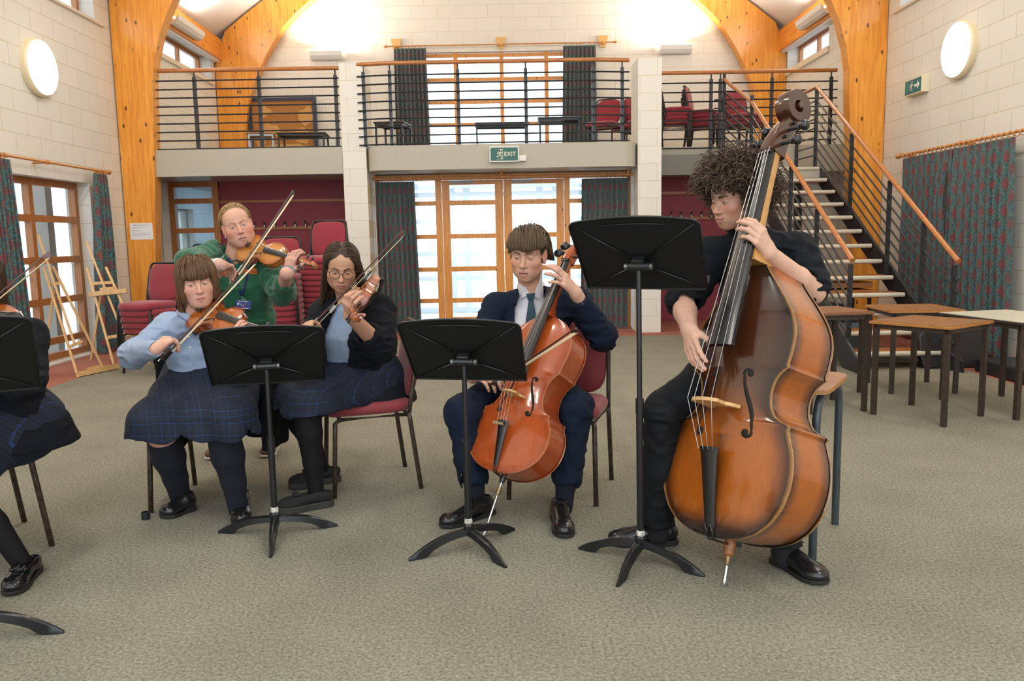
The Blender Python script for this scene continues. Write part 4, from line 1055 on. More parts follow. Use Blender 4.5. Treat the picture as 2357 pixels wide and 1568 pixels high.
    for s in (-1, 1):
        fx0, fx1 = (.062, .128); fy0, fy1 = yb + .115, yb - .085
        pts = []
        for i in range(25):
            u = i / 24; x = fx0 + (fx1 - fx0) * (3 * u * u - 2 * u ** 3) * .9 + .003; y = fy0 + (fy1 - fy0) * u
            pts.append((x, y, .0095 * (1 - .55 * abs(2 * u - 1) ** 2) * .75))
        top = [(fx0 + .016 - .016 * math.cos(a), fy0 + .002 + .015 * math.sin(a), .0052) for a in (0.0, .5, 1.0, 1.6, 2.2, 2.8)]
        bot = [(fx1 - .018 + .016 * math.cos(a), fy1 - .002 - .016 * math.sin(a), .0052) for a in (0.0, .5, 1.0, 1.6, 2.2, 2.8)]
        path = top[::-1] + pts + bot
        m = MB()
        for i, (x, y, w) in enumerate(path):
            a = path[max(0, i - 1)]; b = path[min(len(path) - 1, i + 1)]; dx, dy = b[0] - a[0], b[1] - a[1]; l = math.hypot(dx, dy) or 1
            for q in (-1, 1):
                px, py = x - dy / l * w * q, y + dx / l * w * q; m.v.append((s * px * L, py * L, zb(px, py) * 1.0 + .0012 * max(1, L)))
        for i in range(len(path) - 1): m.f.append((2 * i, 2 * i + 1, 2 * i + 3, 2 * i + 2))
        for cx, cy, r in ((fx0 + .024, fy0 + .003, .0105), (fx1 - .026, fy1 - .004, .0135)):
            o = len(m.v); m.v.append((s * cx * L, cy * L, zb(cx, cy) + .0013 * max(1, L)))
            for i in range(14):
                a = 2 * PI * i / 14; px, py = cx + r * math.cos(a), cy + r * math.sin(a); m.v.append((s * px * L, py * L, zb(px, py) + .0013 * max(1, L)))
            for i in range(14): m.f.append((o, o + 1 + i, o + 1 + (i + 1) % 14))
        obj('f_hole', m, FHOLE, t, True, solid=.0004 * max(1, L))
    # string line
    zbr = {'violin': .135, 'cello': .155, 'double_bass': .178}[kind] * L
    yn = {'violin': 1.365, 'cello': 1.37, 'double_bass': 1.42}[kind]; zn = {'violin': .045, 'cello': .05, 'double_bass': .055}[kind] * L
    sl = (zn - zbr) / ((yn - yb) * L)
    line = lambda y: zbr + sl * (y - yb) * L
    yfe = {'violin': .62, 'cello': .60, 'double_bass': .655}[kind]
    wn, we = {'violin': (.034, .060), 'cello': (.025, .045), 'double_bass': (.030, .060)}[kind]
    # fingerboard: arched strip just under the strings
    m = MB(); nb = 10; ks = [yfe + (yn - yfe) * i / 12 for i in range(13)]
    for y in ks:
        w = (we + (wn - we) * (y - yfe) / (yn - yfe)) * L; z = line(y) - (.007 if bass else .012) * L - .004 * L * (yn - y)
        for j in range(nb + 1):
            a = -1 + 2 * j / nb; m.v.append((a * w, y * L, z - (.30 * w) * a * a))
        for j in range(nb, -1, -1):
            a = -1 + 2 * j / nb; m.v.append((a * w * .97, y * L, z - .36 * w - .012 * L))
    w_ = 2 * (nb + 1)
    for i in range(12):
        for j in range(w_):
            a = i * w_ + j; b = i * w_ + (j + 1) % w_; m.f.append((a, b, b + w_, a + w_))
    m.f += [tuple(range(w_))[::-1], tuple(range(12 * w_, 13 * w_))]
    obj('fingerboard', m, BLACKWOOD, t, True, auto=40)
    # neck with heel
    m = MB(); cols = []; secs = []
    zf = lambda y: line(y) - .03 * L - .004 * L * (yn - y) - .30 * (we + (wn - we) * (y - yfe) / (yn - yfe)) * L * .3
    for y, dep, wk in ((.985, .5 * rib + .0, 1.25), (1.0, .46 * rib, 1.2), (1.02, .30 * rib, 1.1), (1.05, .08 * L, 1.02), (1.10, .058 * L, 1.0), (1.2, .052 * L, 1), (1.3, .048 * L, 1), (yn - .01, .046 * L, 1), (yn + .015, .055 * L, 1)):
        w = (we + (wn - we) * (y - yfe) / (yn - yfe)) * L * .96 * wk; z1 = zf(y); z0 = min(z1 - .03 * L, (z1 - dep if y > 1.03 else -dep))
        sec = []
        for j in range(13):
            a = PI * j / 12; sec.append((w * math.cos(a), y * L, z1 - (z1 - z0) * math.sin(a) ** .7))
        secs.append(sec)
    for s_ in secs: m.v += s_
    for i in range(len(secs) - 1):
        for j in range(13):
            a = i * 13 + j; b = i * 13 + (j + 1) % 13; m.f.append((a, a + 13, b + 13, b))
    m.f += [tuple(range(13)), tuple(range((len(secs) - 1) * 13, len(secs) * 13))[::-1]]
    nc = (.52, .25, .06) if bass else Cm
    m.col = np.array([nc] * len(m.v), np.float32)
    obj('neck', m, V_VARNISH, t, True, auto=50)
    obj('nut', MB().box((0, (yn + .004) * L, line(yn) - .012 * L), (2 * wn * L, .012 * L, .016 * L)), BLACKWOOD, t)
    # pegbox and scroll: rectangular section swept along a curve that winds up into a volute
    pbl = {'violin': .20, 'cello': .19, 'double_bass': .185}[kind]; z0 = line(yn) - .045 * L
    cl = []
    for i in range(10):
        u = i / 9; cl.append(((yn + .005 + pbl * u) * L, z0 - (.030 * u + .055 * u * u) * L, (.042 - .013 * u) * L, (wn * 1.12 - .010 * u) * L))
    yc, zc = cl[-1][0] + .035 * L, cl[-1][1] + .010 * L
    R0 = math.hypot(cl[-1][0] - yc, cl[-1][1] - zc); a0 = math.atan2(cl[-1][1] - zc, cl[-1][0] - yc)
    sp = []; turns = 1.9
    for i in range(1, 48):
        u = i / 47; a = a0 + turns * 2 * PI * u; r = R0 * 1.35 * (1 - u) ** 1.0 + .004 * L if u > .15 else R0 * (1 + 1.0 * u) + .004 * L * u
        r = R0 * (1.0 + .55 * sm(u / .22)) * (1 - .93 * sm((u - .1) / .95))
        sp.append((yc + r * math.cos(a), zc + r * math.sin(a), (.026 * (1 - u) + .005) * L, (wn * .75 + .024 * u ** .9) * L))
    path = cl + sp; m = MB(); cols = []
    for i, (y, z, hh, hw) in enumerate(path):
        p = path[max(0, i - 1)]; q = path[min(len(path) - 1, i + 1)]; dy, dz = q[0] - p[0], q[1] - p[1]; l = math.hypot(dy, dz) or 1; ny, nz = -dz / l, dy / l
        for a, b in ((-1, -1), (-1, -.5), (-1, .5), (-1, 1), (1, 1), (1, .5), (1, -.5), (1, -1)):
            ch_ = .88 if abs(b) == 1 else 1.0
            m.v.append((b * hw * (1 if abs(b) == 1 else 1), y + ny * hh * a * ch_, z + nz * hh * a * ch_)); cols.append((.055, .016, .008) if bass else lerp(Ce, Cm, .5))
    for i in range(len(path) - 1):
        for j in range(8):
            a = i * 8 + j; b = i * 8 + (j + 1) % 8; m.f.append((a, b, b + 8, a + 8))
    m.f += [tuple(range(8))[::-1], tuple(range(len(m.v) - 8, len(m.v)))]
    m.col = np.array(cols, np.float32)
    s_o = obj('scroll', m, V_VARNISH, t, True, auto=45)
    # dark peg box opening lying along its front
    m = MB()
    for i in range(1, 8):
        y, z, hh, hw = cl[i]; p, q = cl[i - 1], cl[i + 1]; dy, dz = q[0] - p[0], q[1] - p[1]; l = math.hypot(dy, dz); ny, nz = -dz / l, dy / l
        for b in (-.55, .55): m.v.append((b * hw, y + ny * (hh * .9 + .001 * L), z + nz * (hh * .9 + .001 * L)))
    for i in range(6): m.f.append((2 * i, 2 * i + 1, 2 * i + 3, 2 * i + 2))
    obj('pegbox_opening', m, FHOLE, s_o, solid=.002 * L)
    for i, (u, s) in enumerate(((.22, 1), (.42, -1), (.60, 1), (.80, -1))):
        y, z = (yn + .005 + pbl * u) * L, z0 - (.03 * u + .055 * u * u) * L
        ln = .105 * L if not bass else .085 * L; m = MB(); k = L if not bass else L * .8
        m.tube([(-s * wn * 1.3 * L, y, z), (s * (wn * L + ln * .55), y, z)], .0085 * k, 8); m.lathe([(.012 * k, 0), (.016 * k, .006 * k), (.011 * k, .014 * k)], (s * (wn * L + ln * .5), y, z), (s, 0, 0), 10)
        m.sphere((s * (wn * L + ln * .85), y, z), (.034 * k, .030 * k, .016 * k) if not bass else (.022 * k, .026 * k, .026 * k), 12, 8)
        obj('peg', m, BLACKWOOD, t, True, auto=60)
    # bridge
    m = MB(); bw = {'violin': .058, 'cello': .060, 'double_bass': .072}[kind] * L
    prof = [(-1.0, 0), (-.62, .0), (-.5, .10), (-.32, .18), (0, .26), (.32, .18), (.5, .10), (.62, 0), (1.0, 0), (.92, .25), (.72, .42), (.78, .66), (.86, .80), (.6, .93), (.2, 1.0), (-.2, 1.0), (-.6, .93), (-.86, .80), (-.78, .66), (-.72, .42), (-.92, .25)]
    zf0 = th + H0 * .93
    left = [(x * bw, yb * L - .008 * L, zf0 + z * (zbr - zf0 - .004 * L)) for x, z in prof]
    m.prism(left, (0, .012 * L, 0)); ob = obj('bridge', m, MAPLE, t)
    tri = ob.modifiers.new('tri', 'TRIANGULATE')
    # tailpiece
    m = MB(); yt0, yt1 = .035, {'violin': .30, 'cello': .285, 'double_bass': .30}[kind]
    w0, w1 = {'violin': (.022, .060), 'cello': (.016, .040), 'double_bass': (.022, .044)}[kind]
    for i in range(11):
        u = i / 10; y = (yt0 + (yt1 - yt0) * u) * L; w = (w0 + (w1 - w0) * (u ** 1.4 * .8 + .2 * (u > .9) + .0)) * L; z = (.040 + .085 * u) * L + th if vio else (.03 + .068 * u) * L + th
        for j in range(9):
            a = -1 + 2 * j / 8; m.v.append((a * w, y, z - .35 * w * a * a))
        for j in range(8, -1, -1):
            a = -1 + 2 * j / 8; m.v.append((a * w * .9, y, z - .35 * w - .010 * L))
    for i in range(10):
        for j in range(18):
            a = i * 18 + j; b = i * 18 + (j + 1) % 18; m.f.append((a, b, b + 18, a + 18))
    m.f += [tuple(range(18))[::-1], tuple(range(180, 198))]
    tp = obj('tailpiece', m, BLACKWOOD, t, True, auto=45)
    if not bass:
        m = MB()
        for k in (-1.5, -.5, .5, 1.5): m.tube([(k * w1 * .45 * L, (yt1 - .03) * L, (.127 if vio else .102) * L + th), (k * w1 * .45 * L, (yt1 - .03) * L, (.155 if vio else .125) * L + th)], .006 * L, 8).lathe([(.010 * L, 0), (.010 * L, .008 * L)], (k * w1 * .45 * L, (yt1 - .03) * L, (.15 if vio else .12) * L + th), (0, 0, 1), 8)
        obj('fine_tuner', m, mat('tuner_metal', (.5, .45, .3), .3, .9), tp, True, auto=40)
    m = MB()
    for s in (-1, 1): m.tube([(s * w0 * .6 * L, (yt0 + .01) * L, th + .035 * L), (s * w0 * .6 * L, -.004 * L, th + .004 * L), (s * w0 * .3 * L, -.012 * L, -rib * .45)], .005 * L if vio else .0035 * L, 6)
    obj('tail_gut', m, BLACKWOOD, t, True)
    sw = {'violin': .0014, 'cello': .0010, 'double_bass': .0011}[kind] * L
    for k in (-1.5, -.5, .5, 1.5):
        xb, xn, xt = k * bw * (.52 if bass else .42), k * wn * .48 * L, k * w1 * .5 * L; dr = -abs(k) ** 2 * .0022 * L * (1.6 if vio else 1.2)
        obj('string', MB().tube([(xt, (yt1 - .01) * L, (.125 if vio else .098) * L + th), (xb, yb * L, zbr + dr + sw), (xn, yn * L, line(yn) - .001 * L), (xn * .6, (yn + pbl * (.25 + .16 * (k + 1.5))) * L, z0 + .0 * L)], sw * (1.15 - .12 * k), 5), STRING, t, True, auto=60)
    if vio:
        m = MB(); cx, cy = -.135 * L, .085 * L
        for i in range(9):
            for j in range(20):
                a = 2 * PI * j / 20; r = i / 8
                m.v.append((cx + .135 * L * r * math.cos(a), cy + .088 * L * r * math.sin(a) * (1.1 if math.sin(a) > 0 else .95), th + (.055 + .030 * r ** 2 - .05 * (r > .99)) * L))
        for i in range(8):
            for j in range(20):
                a = i * 20 + j; b = i * 20 + (j + 1) % 20; m.f.append((a, b, b + 20, a + 20))
        m.box((-.02 * L, .0, -.02 * L), (.16 * L, .02 * L, .10 * L)); obj('chin_rest', m, BLACKWOOD, t, True, auto=45)
        m = MB().tube([(-.29 * L, .20 * L, -rib - th - .03 * L), (-.1 * L, .17 * L, -rib - th - .085 * L), (.12 * L, .19 * L, -rib - th - .075 * L), (.29 * L, .24 * L, -rib - th - .02 * L)], .022 * L, 8)
        for s in (-1, 1): m.tube([(s * .27 * L, .22 * L, -rib - th - .035 * L), (s * .296 * L, .22 * L, -rib * .9)], .012 * L, 6)
        obj('shoulder_rest', m, mat('rubber_black', (.015, .015, .016), .6), t, True, auto=60)
    else:
        zc_ = -rib * .45; ep = (mw[2][3] + mw[2][2] * zc_) / mw[2][1]
        c = (0, 0, zc_)
        e = obj('endpin', MB().tube([(0, -.03 * L, zc_), (0, -ep + .012, zc_)], .0052 if cello else .0065, 10).lathe([(.008, 0), (.009, .01), (.003, .03)], (0, -ep + .03, zc_), (0, -1, 0), 10), CHROME, t, True, auto=40)
        obj('endpin_collar', MB().lathe([(.020, -.005), (.024, .012), (.019, .03), (.021, .045), (.013, .055)] if bass else [(.014, 0), (.015, .012), (.011, .03)], c, (0, -1, 0), 16), mat('collar_wood', (.30, .11, .03), .35) if bass else BLACKWOOD, e, True, auto=45)
        obj('thumb_screw', MB().lathe([(.011, .05), (.011, .085), (.008, .09)], c, (0, -1, 0), 12).tube([(0, -.072, zc_), (-.05, -.068, zc_)], .004, 6), mat('worn_brass', (.30, .22, .12), .4, .8), e, True, auto=45)
    return t
# double bass
bB = onY(1643, 1239, 2.87); bS = onY(1800, 232, 3.40)
LB = (bS - bB).length / 1.655
BASS_M = frame(bB, bS - bB, (-.85, -.527, 0))
instrument('double_bass', 'large dark sunburst double bass with worn edges on a steel endpin', BASS_M, LB)
cB = onY(1143, 1088, 3.50); cS = onY(1332, 533, 4.0)
LC = (cS - cB).length / 1.60
CELLO_M = frame(cB, cS - cB, (-.643, -.766, 0))
instrument('cello', 'shiny red brown cello held between the knees of the student in the navy suit', CELLO_M, LC)
v1a, v1b = onY(446, 715, 3.96), onY(624, 765, 3.635)
V1_M = frame(v1a, v1b - v1a, (-.12, -.70, .70))
instrument('violin', 'orange brown violin under the chin of the student in the pale blue shirt', V1_M, (v1b - v1a).length / 1.66)
v2a, v2b = onY(552, 566, 4.80), onY(722, 606, 4.545)
V2_M = frame(v2a, v2b - v2a, (-.1, -.80, .58))
instrument('violin', 'golden violin played by the teacher in the green jumper', V2_M, (v2b - v2a).length / 1.66)
v3a, v3b = onY(840, 661, 4.02), onY(806, 724, 3.44)
V3_M = frame(v3a, v3b - v3a, (-.80, -.15, .60))
instrument('violin', 'violin pointing at the viewer, held by the student with glasses', V3_M, (v3b - v3a).length / 1.66)
v0a = onY(50, 728, 3.22); v0b = v0a + Vector((-.44, -.38, -.05))
V0_M = frame(v0a, v0b - v0a, (-.15, -.72, .68))
instrument('violin', 'violin half cut off by the left picture edge', V0_M, .356)
# bows
BOWW = mat('bow_stick_pernambuco', (.075, .022, .016), .3, coat=.4); HAIR_B = mat('bow_hair', (.78, .66, .42), .6); CARB = mat('bow_stick_grey', (.06, .065, .065), .3, coat=.4)
def bow(label, button, tip, hairdir, stick=None, scale=1.):
    b, e = Vector(button), Vector(tip); d = (e - b).normalized(); L_ = (e - b).length
    h = Vector(hairdir); h = (h - d * h.dot(d)).normalized(); k = scale
    t = thing('bow', label, 'bow', tuple(b))
    pts = [b + d * (.012 + (L_ - .012) * i / 12) + h * (.007 * math.sin(PI * i / 12)) for i in range(13)]
    obj('stick', MB().tube(pts, [.0048 * k - .0018 * k * i / 12 for i in range(13)], 8), stick or BOWW, t, True, True, auto=60)
    sd = d.cross(h)
    def pr(poly, w): return MB().prism([b + d * x + h * y - sd * (w / 2) for x, y in poly], sd * w)
    obj('frog', pr([(.02, .003), (.075, .003), (.07, .012), (.078, .022), (.022, .024)], .012 * k), BLACKWOOD, t, False, True, bevel=.001)
    obj('tip', pr([(L_ - .03, .003), (L_ + .006, -.002), (L_ + .010, .006), (L_ - .004, .024), (L_ - .014, .024), (L_ - .018, .012)], .008 * k), stick or BOWW, t, False, True)
    q = [b + d * .07 + h * .021, b + d * (L_ - .010) + h * .0225]
    obj('hair', MB().bar(q[0], q[1], .011 * k, .0022, h), HAIR_B, t, False, True)
    obj('button', MB().lathe([(.0045, 0), (.005, .004), (.005, .012)], b, d, 10), mat('silver', (.7, .7, .7), .25, 1), t, True, True, auto=40)
    obj('grip', MB().tube([b + d * .08, b + d * .13], .0052 * k, 8), mat('silver_wire', (.4, .4, .4), .35, .8), t, True, True, auto=60)
    return t
def on_string(M, L, y, zb, kx, kn, ku, b, t):
    """bow laid on the strings: button and tip of the stick"""
    R3 = M.to_3x3(); X, U, N = (R3 @ Vector(a) for a in ((1, 0, 0), (0, 1, 0), (0, 0, 1))); c = M @ Vector((0, y * L, zb * L)) + N * .026
    d = (X * kx + N * kn + U * ku).normalized(); return (c + d * b, c - d * t, -N)
L1_, L2_, L3_ = ((q - p).length / 1.66 for p, q in ((v1a, v1b), (v2a, v2b), (v3a, v3b)))
BOW1, BOW2, BOW3 = on_string(V1_M, L1_, .53, .125, 1, 0, 0, .345, .335), on_string(V2_M, L2_, .53, .125, 1, 0, 0, .285, .405), on_string(V3_M, L3_, .53, .125, 1, .15, 0, .345, .365)
BOWC = on_string(CELLO_M, LC, .565, .142, -1, -.5, -.3, .235, .50)
bow('dark violin bow drawn by the student in the pale blue shirt', *BOW1)
bow('grey violin bow held high by the teacher in green', *BOW2, CARB)
bow('dark violin bow crossing in front of the student with glasses', *BOW3)
bow('cello bow crossing the red brown cello', *BOWC, None, 1.3)
bt = onY(109, 582, 3.30); bow('violin bow slanting in from the left picture edge', bt + Vector((-.46, -.33, -.47)), bt, (.6, 0, -.6))
# ------------------------------------------------------------------ soft bodies: distance fields meshed with surface nets
A_ = lambda v: np.array(v, np.float32)
class Sdf:
    def __init__(s): s.p = []
    def cone(s, a, b, ra, rb, k=.02, op=0, flat=None):
        a, b = A_(a), A_(b); ba = b - a; l2 = float(ba @ ba) + 1e-9
        def fn(P):
            pa = P - a
            if flat is not None:
                n, f = flat; pa = pa + np.outer(pa @ n, n) * (1 / f - 1)
            h = np.clip(pa @ ba / l2, 0, 1)
            q = pa - h[:, None] * ba
            return np.sqrt((q * q).sum(1)) - (ra + (rb - ra) * h)
        s.p.append((fn, (a + b) / 2, math.sqrt(l2) / 2 + max(ra, rb), k, op)); return s
    def chain(s, pts, rs, k=.02, op=0):
        for i in range(len(pts) - 1): s.cone(pts[i], pts[i + 1], rs[i], rs[i + 1], k, op)
        return s
    def ell(s, c, r, R=None, k=.02, op=0):
        c, r = A_(c), A_(r); R = np.eye(3, dtype=np.float32) if R is None else np.asarray(R, np.float32)
        def fn(P):
            q = (P - c) @ R; k0 = np.sqrt(((q / r) ** 2).sum(1)); k1 = np.sqrt(((q / (r * r)) ** 2).sum(1))
            return k0 * (k0 - 1) / np.maximum(k1, 1e-6)
        s.p.append((fn, c, float(r.max()), k, op)); return s
    def box(s, c, h, R=None, rd=.005, k=.01, op=0):
        c, h = A_(c), A_(h) - rd; R = np.eye(3, dtype=np.float32) if R is None else np.asarray(R, np.float32)
        def fn(P):
            q = np.abs((P - c) @ R) - h
            return np.sqrt((np.maximum(q, 0) ** 2).sum(1)) + np.minimum(q.max(1), 0) - rd
        s.p.append((fn, c, float(np.linalg.norm(h)) + rd, k, op)); return s
    def torso(s, hip, neck, right, secs, k=.04, op=0):
        hip, neck = A_(hip), A_(neck); z = neck - hip; L_ = float(np.linalg.norm(z)); z = z / L_
        x = A_(right); x = x - z * (x @ z); x /= np.linalg.norm(x); y = np.cross(z, x)
        R = np.stack([x, y, z], 1).astype(np.float32); T_ = A_([q[0] for q in secs]); RX, RY, YO = (A_([q[i] for q in secs]) for i in (1, 2, 3))
        def fn(P):
            q = (P - hip) @ R; t = np.clip(q[:, 2] / L_, T_[0], T_[-1])
            rx, ry, yo = np.interp(t, T_, RX), np.interp(t, T_, RY), np.interp(t, T_, YO)
            e = (np.abs(q[:, 0] / rx) ** 2.3 + np.abs((q[:, 1] - yo) / ry) ** 2.3) ** (1 / 2.3); d = (e - 1) * np.minimum(rx, ry)
            dz = np.maximum(q[:, 2] - T_[-1] * L_, T_[0] * L_ - q[:, 2])
            return np.where(dz > 0, np.sqrt(np.maximum(d, 0) ** 2 + np.maximum(dz, 0) ** 2), np.maximum(d, dz))
        mid = hip + z * L_ * float(T_[0] + T_[-1]) / 2
        s.p.append((fn, mid, L_ * float(T_[-1] - T_[0]) / 2 + float(max(RX.max(), RY.max())) + .03, k, op)); return s
    def post(s, fn): s.p.append((fn, None, 0, 0, 3)); return s
    def plane(s, p, n):     # keep the side the normal points away from
        p, n = A_(p), A_(n); n = n / np.linalg.norm(n)
        return s.post(lambda D, P: np.maximum(D, (P - p) @ n))
    @staticmethod
    def mix(D, d, k, op):
        if op == 0:
            if k <= 0: return np.minimum(D, d)
            h = np.clip(.5 + .5 * (D - d) / k, 0, 1); return D * (1 - h) + d * h - k * h * (1 - h)
        d = -d
        if k <= 0: return np.maximum(D, d)
        h = np.clip(.5 - .5 * (D - d) / k, 0, 1); return D * (1 - h) + d * h + k * h * (1 - h)
    def __call__(s, P):
        P = np.asarray(P, np.float32).reshape(-1, 3); D = np.full(len(P), 10., np.float32)
        for fn, c, r, k, op in s.p: D = fn(D, P) if op == 3 else s.mix(D, fn(P), k, op)
        return D
    def bounds(s, pad=.03):
        q = [(c, r) for _, c, r, _, op in s.p if op == 0]
        return np.min([c - r for c, r in q], 0) - pad, np.max([c + r for c, r in q], 0) + pad
    def mesh(s, vox, lo=None, hi=None, disp=None):
        B = 10; size = B * vox
        l0, h0 = s.bounds()
        lo = l0 if lo is None else np.maximum(A_(lo), l0); hi = h0 if hi is None else np.minimum(A_(hi), h0)
        lo = np.asarray(lo, np.float64)
        nb = np.maximum(1, np.ceil((np.asarray(hi) - lo) / size).astype(int))
        ib = np.stack(np.meshgrid(*[np.arange(n) for n in nb], indexing='ij'), -1).reshape(-1, 3)
        cen = (lo + (ib + .5) * size).astype(np.float32)
        keep = np.abs(s(cen)) < size * .87 * 1.45 + .012
        ib, cen = ib[keep], cen[keep]; n = len(ib)
        g = np.stack(np.meshgrid(*[np.arange(B + 1)] * 3, indexing='ij'), -1).reshape(-1, 3)
        m = (B + 1) ** 3
        P = ((lo + ib * size)[:, None, :] + g[None] * vox).astype(np.float32)
        D = np.full((n, m), 10., np.float32)
        for fn, c, r, k, op in s.p:
            if op == 3: D = fn(D.reshape(-1), P.reshape(-1, 3)).reshape(n, m); continue
            sel = np.sqrt(((cen - c) ** 2).sum(1)) - r < size * .9 + k + .012
            if not sel.any(): continue
            D[sel] = s.mix(D[sel], fn(P[sel].reshape(-1, 3)).reshape(-1, m), k, op)
        if disp is not None: D = D + disp(P.reshape(-1, 3)).reshape(n, m)
        D = D.reshape(n, B + 1, B + 1, B + 1); sg = D < 0
        c8 = [(a, b, c) for a in (0, 1) for b in (0, 1) for c in (0, 1)]
        cs = [sg[:, a:a + B, b:b + B, c:c + B] for a, b, c in c8]
        tot = sum(q.astype(np.int8) for q in cs); cell = np.argwhere((tot > 0) & (tot < 8))
        N = nb * B + 3
        gc = ib[cell[:, 0]] * B + cell[:, 1:]
        vals = np.stack([D[cell[:, 0], cell[:, 1] + a, cell[:, 2] + b, cell[:, 3] + c] for a, b, c in c8], 1)
        acc = np.zeros((len(cell), 3)); cnt = np.zeros(len(cell))
        for i, p in enumerate(c8):
            for j, q in enumerate(c8):
                if j > i and sum(abs(p[t] - q[t]) for t in range(3)) == 1:
                    a, b = vals[:, i], vals[:, j]; x = (a < 0) != (b < 0); tt = np.where(x, a / np.where(x, a - b, 1), 0)
                    pt = np.array(p)[None] + tt[:, None] * (np.array(q) - np.array(p))[None]
                    acc += np.where(x[:, None], pt, 0); cnt += x
        V = lo + (gc + acc / cnt[:, None]) * vox
        key = (gc[:, 0] * N[1] + gc[:, 1]) * N[2] + gc[:, 2]; order = np.argsort(key); ks = key[order]
        F = []
        for ax in range(3):
            e1, e2 = [(1, 2), (2, 0), (0, 1)][ax]
            s0 = sg[:, :B, :B, :B]; sl = [slice(0, B)] * 3; sl[ax] = slice(1, B + 1); s1 = sg[(slice(None), *sl)]
            w = np.argwhere(s0 != s1)
            if not len(w): continue
            gp = ib[w[:, 0]] * B + w[:, 1:]; ins = s0[tuple(w.T)]
            quad = []; ok = np.ones(len(w), bool)
            for d1, d2 in ((0, 0), (1, 0), (1, 1), (0, 1)):
                q = gp.copy(); q[:, e1] -= d1; q[:, e2] -= d2
                kk = (q[:, 0] * N[1] + q[:, 1]) * N[2] + q[:, 2]; pos = np.clip(np.searchsorted(ks, kk), 0, len(ks) - 1)
                ok &= (ks[pos] == kk) & (q >= 0).all(1); quad.append(order[pos])
            quad = np.stack(quad, 1); quad[~ins] = quad[~ins][:, ::-1]; F.append(quad[ok])
        return V.astype(np.float32), np.concatenate(F) if F else np.zeros((0, 4), int)
    def hit(s, x, y, y0=2.0, y1=6.0):
        """point of this surface seen at a pixel: march along the sight line"""
        d = ray(x, y); d = d / d.y; t = y0
        for _ in range(220):
            p = CPOS + d * t; v = float(s([p])[0])
            if v < .0012: break
            t += max(v * .7, .002)
            if t > y1: break
        return CPOS + d * t
def merge(parts):
    V = []; F = []; o = 0
    for v, f in parts: V.append(v); F.append(f + o); o += len(v)
    return np.concatenate(V), np.concatenate(F)
def npobj(name, V, F, material, parent=None, col=None, uv=None, world=True):
    me = bpy.data.meshes.new(name); nv, nf = len(V), len(F)
    me.vertices.add(nv); me.vertices.foreach_set('co', np.asarray(V, np.float32).ravel())
    me.loops.add(nf * 4); me.loops.foreach_set('vertex_index', np.asarray(F, np.int32).ravel())
    me.polygons.add(nf); me.polygons.foreach_set('loop_start', np.arange(nf, dtype=np.int32) * 4); me.polygons.foreach_set('loop_total', np.full(nf, 4, np.int32))
    me.polygons.foreach_set('use_smooth', np.ones(nf, bool)); me.update(); me.validate()
    if col is not None:
        a = me.color_attributes.new('Col', 'FLOAT_COLOR', 'POINT'); c = np.ones((nv, 4), np.float32); c[:, :3] = col; a.data.foreach_set('color', c.ravel())
    if uv is not None:
        l = me.uv_layers.new(name='UVMap'); vi = np.empty(len(me.loops), np.int32); me.loops.foreach_get('vertex_index', vi); l.data.foreach_set('uv', np.asarray(uv, np.float32)[vi].ravel())
    me.materials.append(material); o = bpy.data.objects.new(name, me); COL.objects.link(o)
    if parent:
        o.parent = parent
        if world: o.matrix_parent_inverse = parent.matrix_basis.inverted()
    return o
def vnoise(P, sc, seed=0):
    """smooth value noise in -1..1"""
    Q = np.asarray(P, np.float32) * np.asarray(sc, np.float32) + seed * 17.3; i = np.floor(Q).astype(np.int64); f = Q - i; f = f * f * (3 - 2 * f); out = 0
    for a in (0, 1):
        for b in (0, 1):
            for c in (0, 1):
                h = ((i[:, 0] + a) * 374761393 + (i[:, 1] + b) * 668265263 + (i[:, 2] + c) * 2147483647 + seed * 974711) & 0xffffffff
                h = ((h ^ (h >> 13)) * 1274126177) & 0xffffffff; h = (h ^ (h >> 16)) & 0xffff
                w = (f[:, 0] if a else 1 - f[:, 0]) * (f[:, 1] if b else 1 - f[:, 1]) * (f[:, 2] if c else 1 - f[:, 2])
                out = out + w * (h / 32767.5 - 1)
    return out.astype(np.float32)

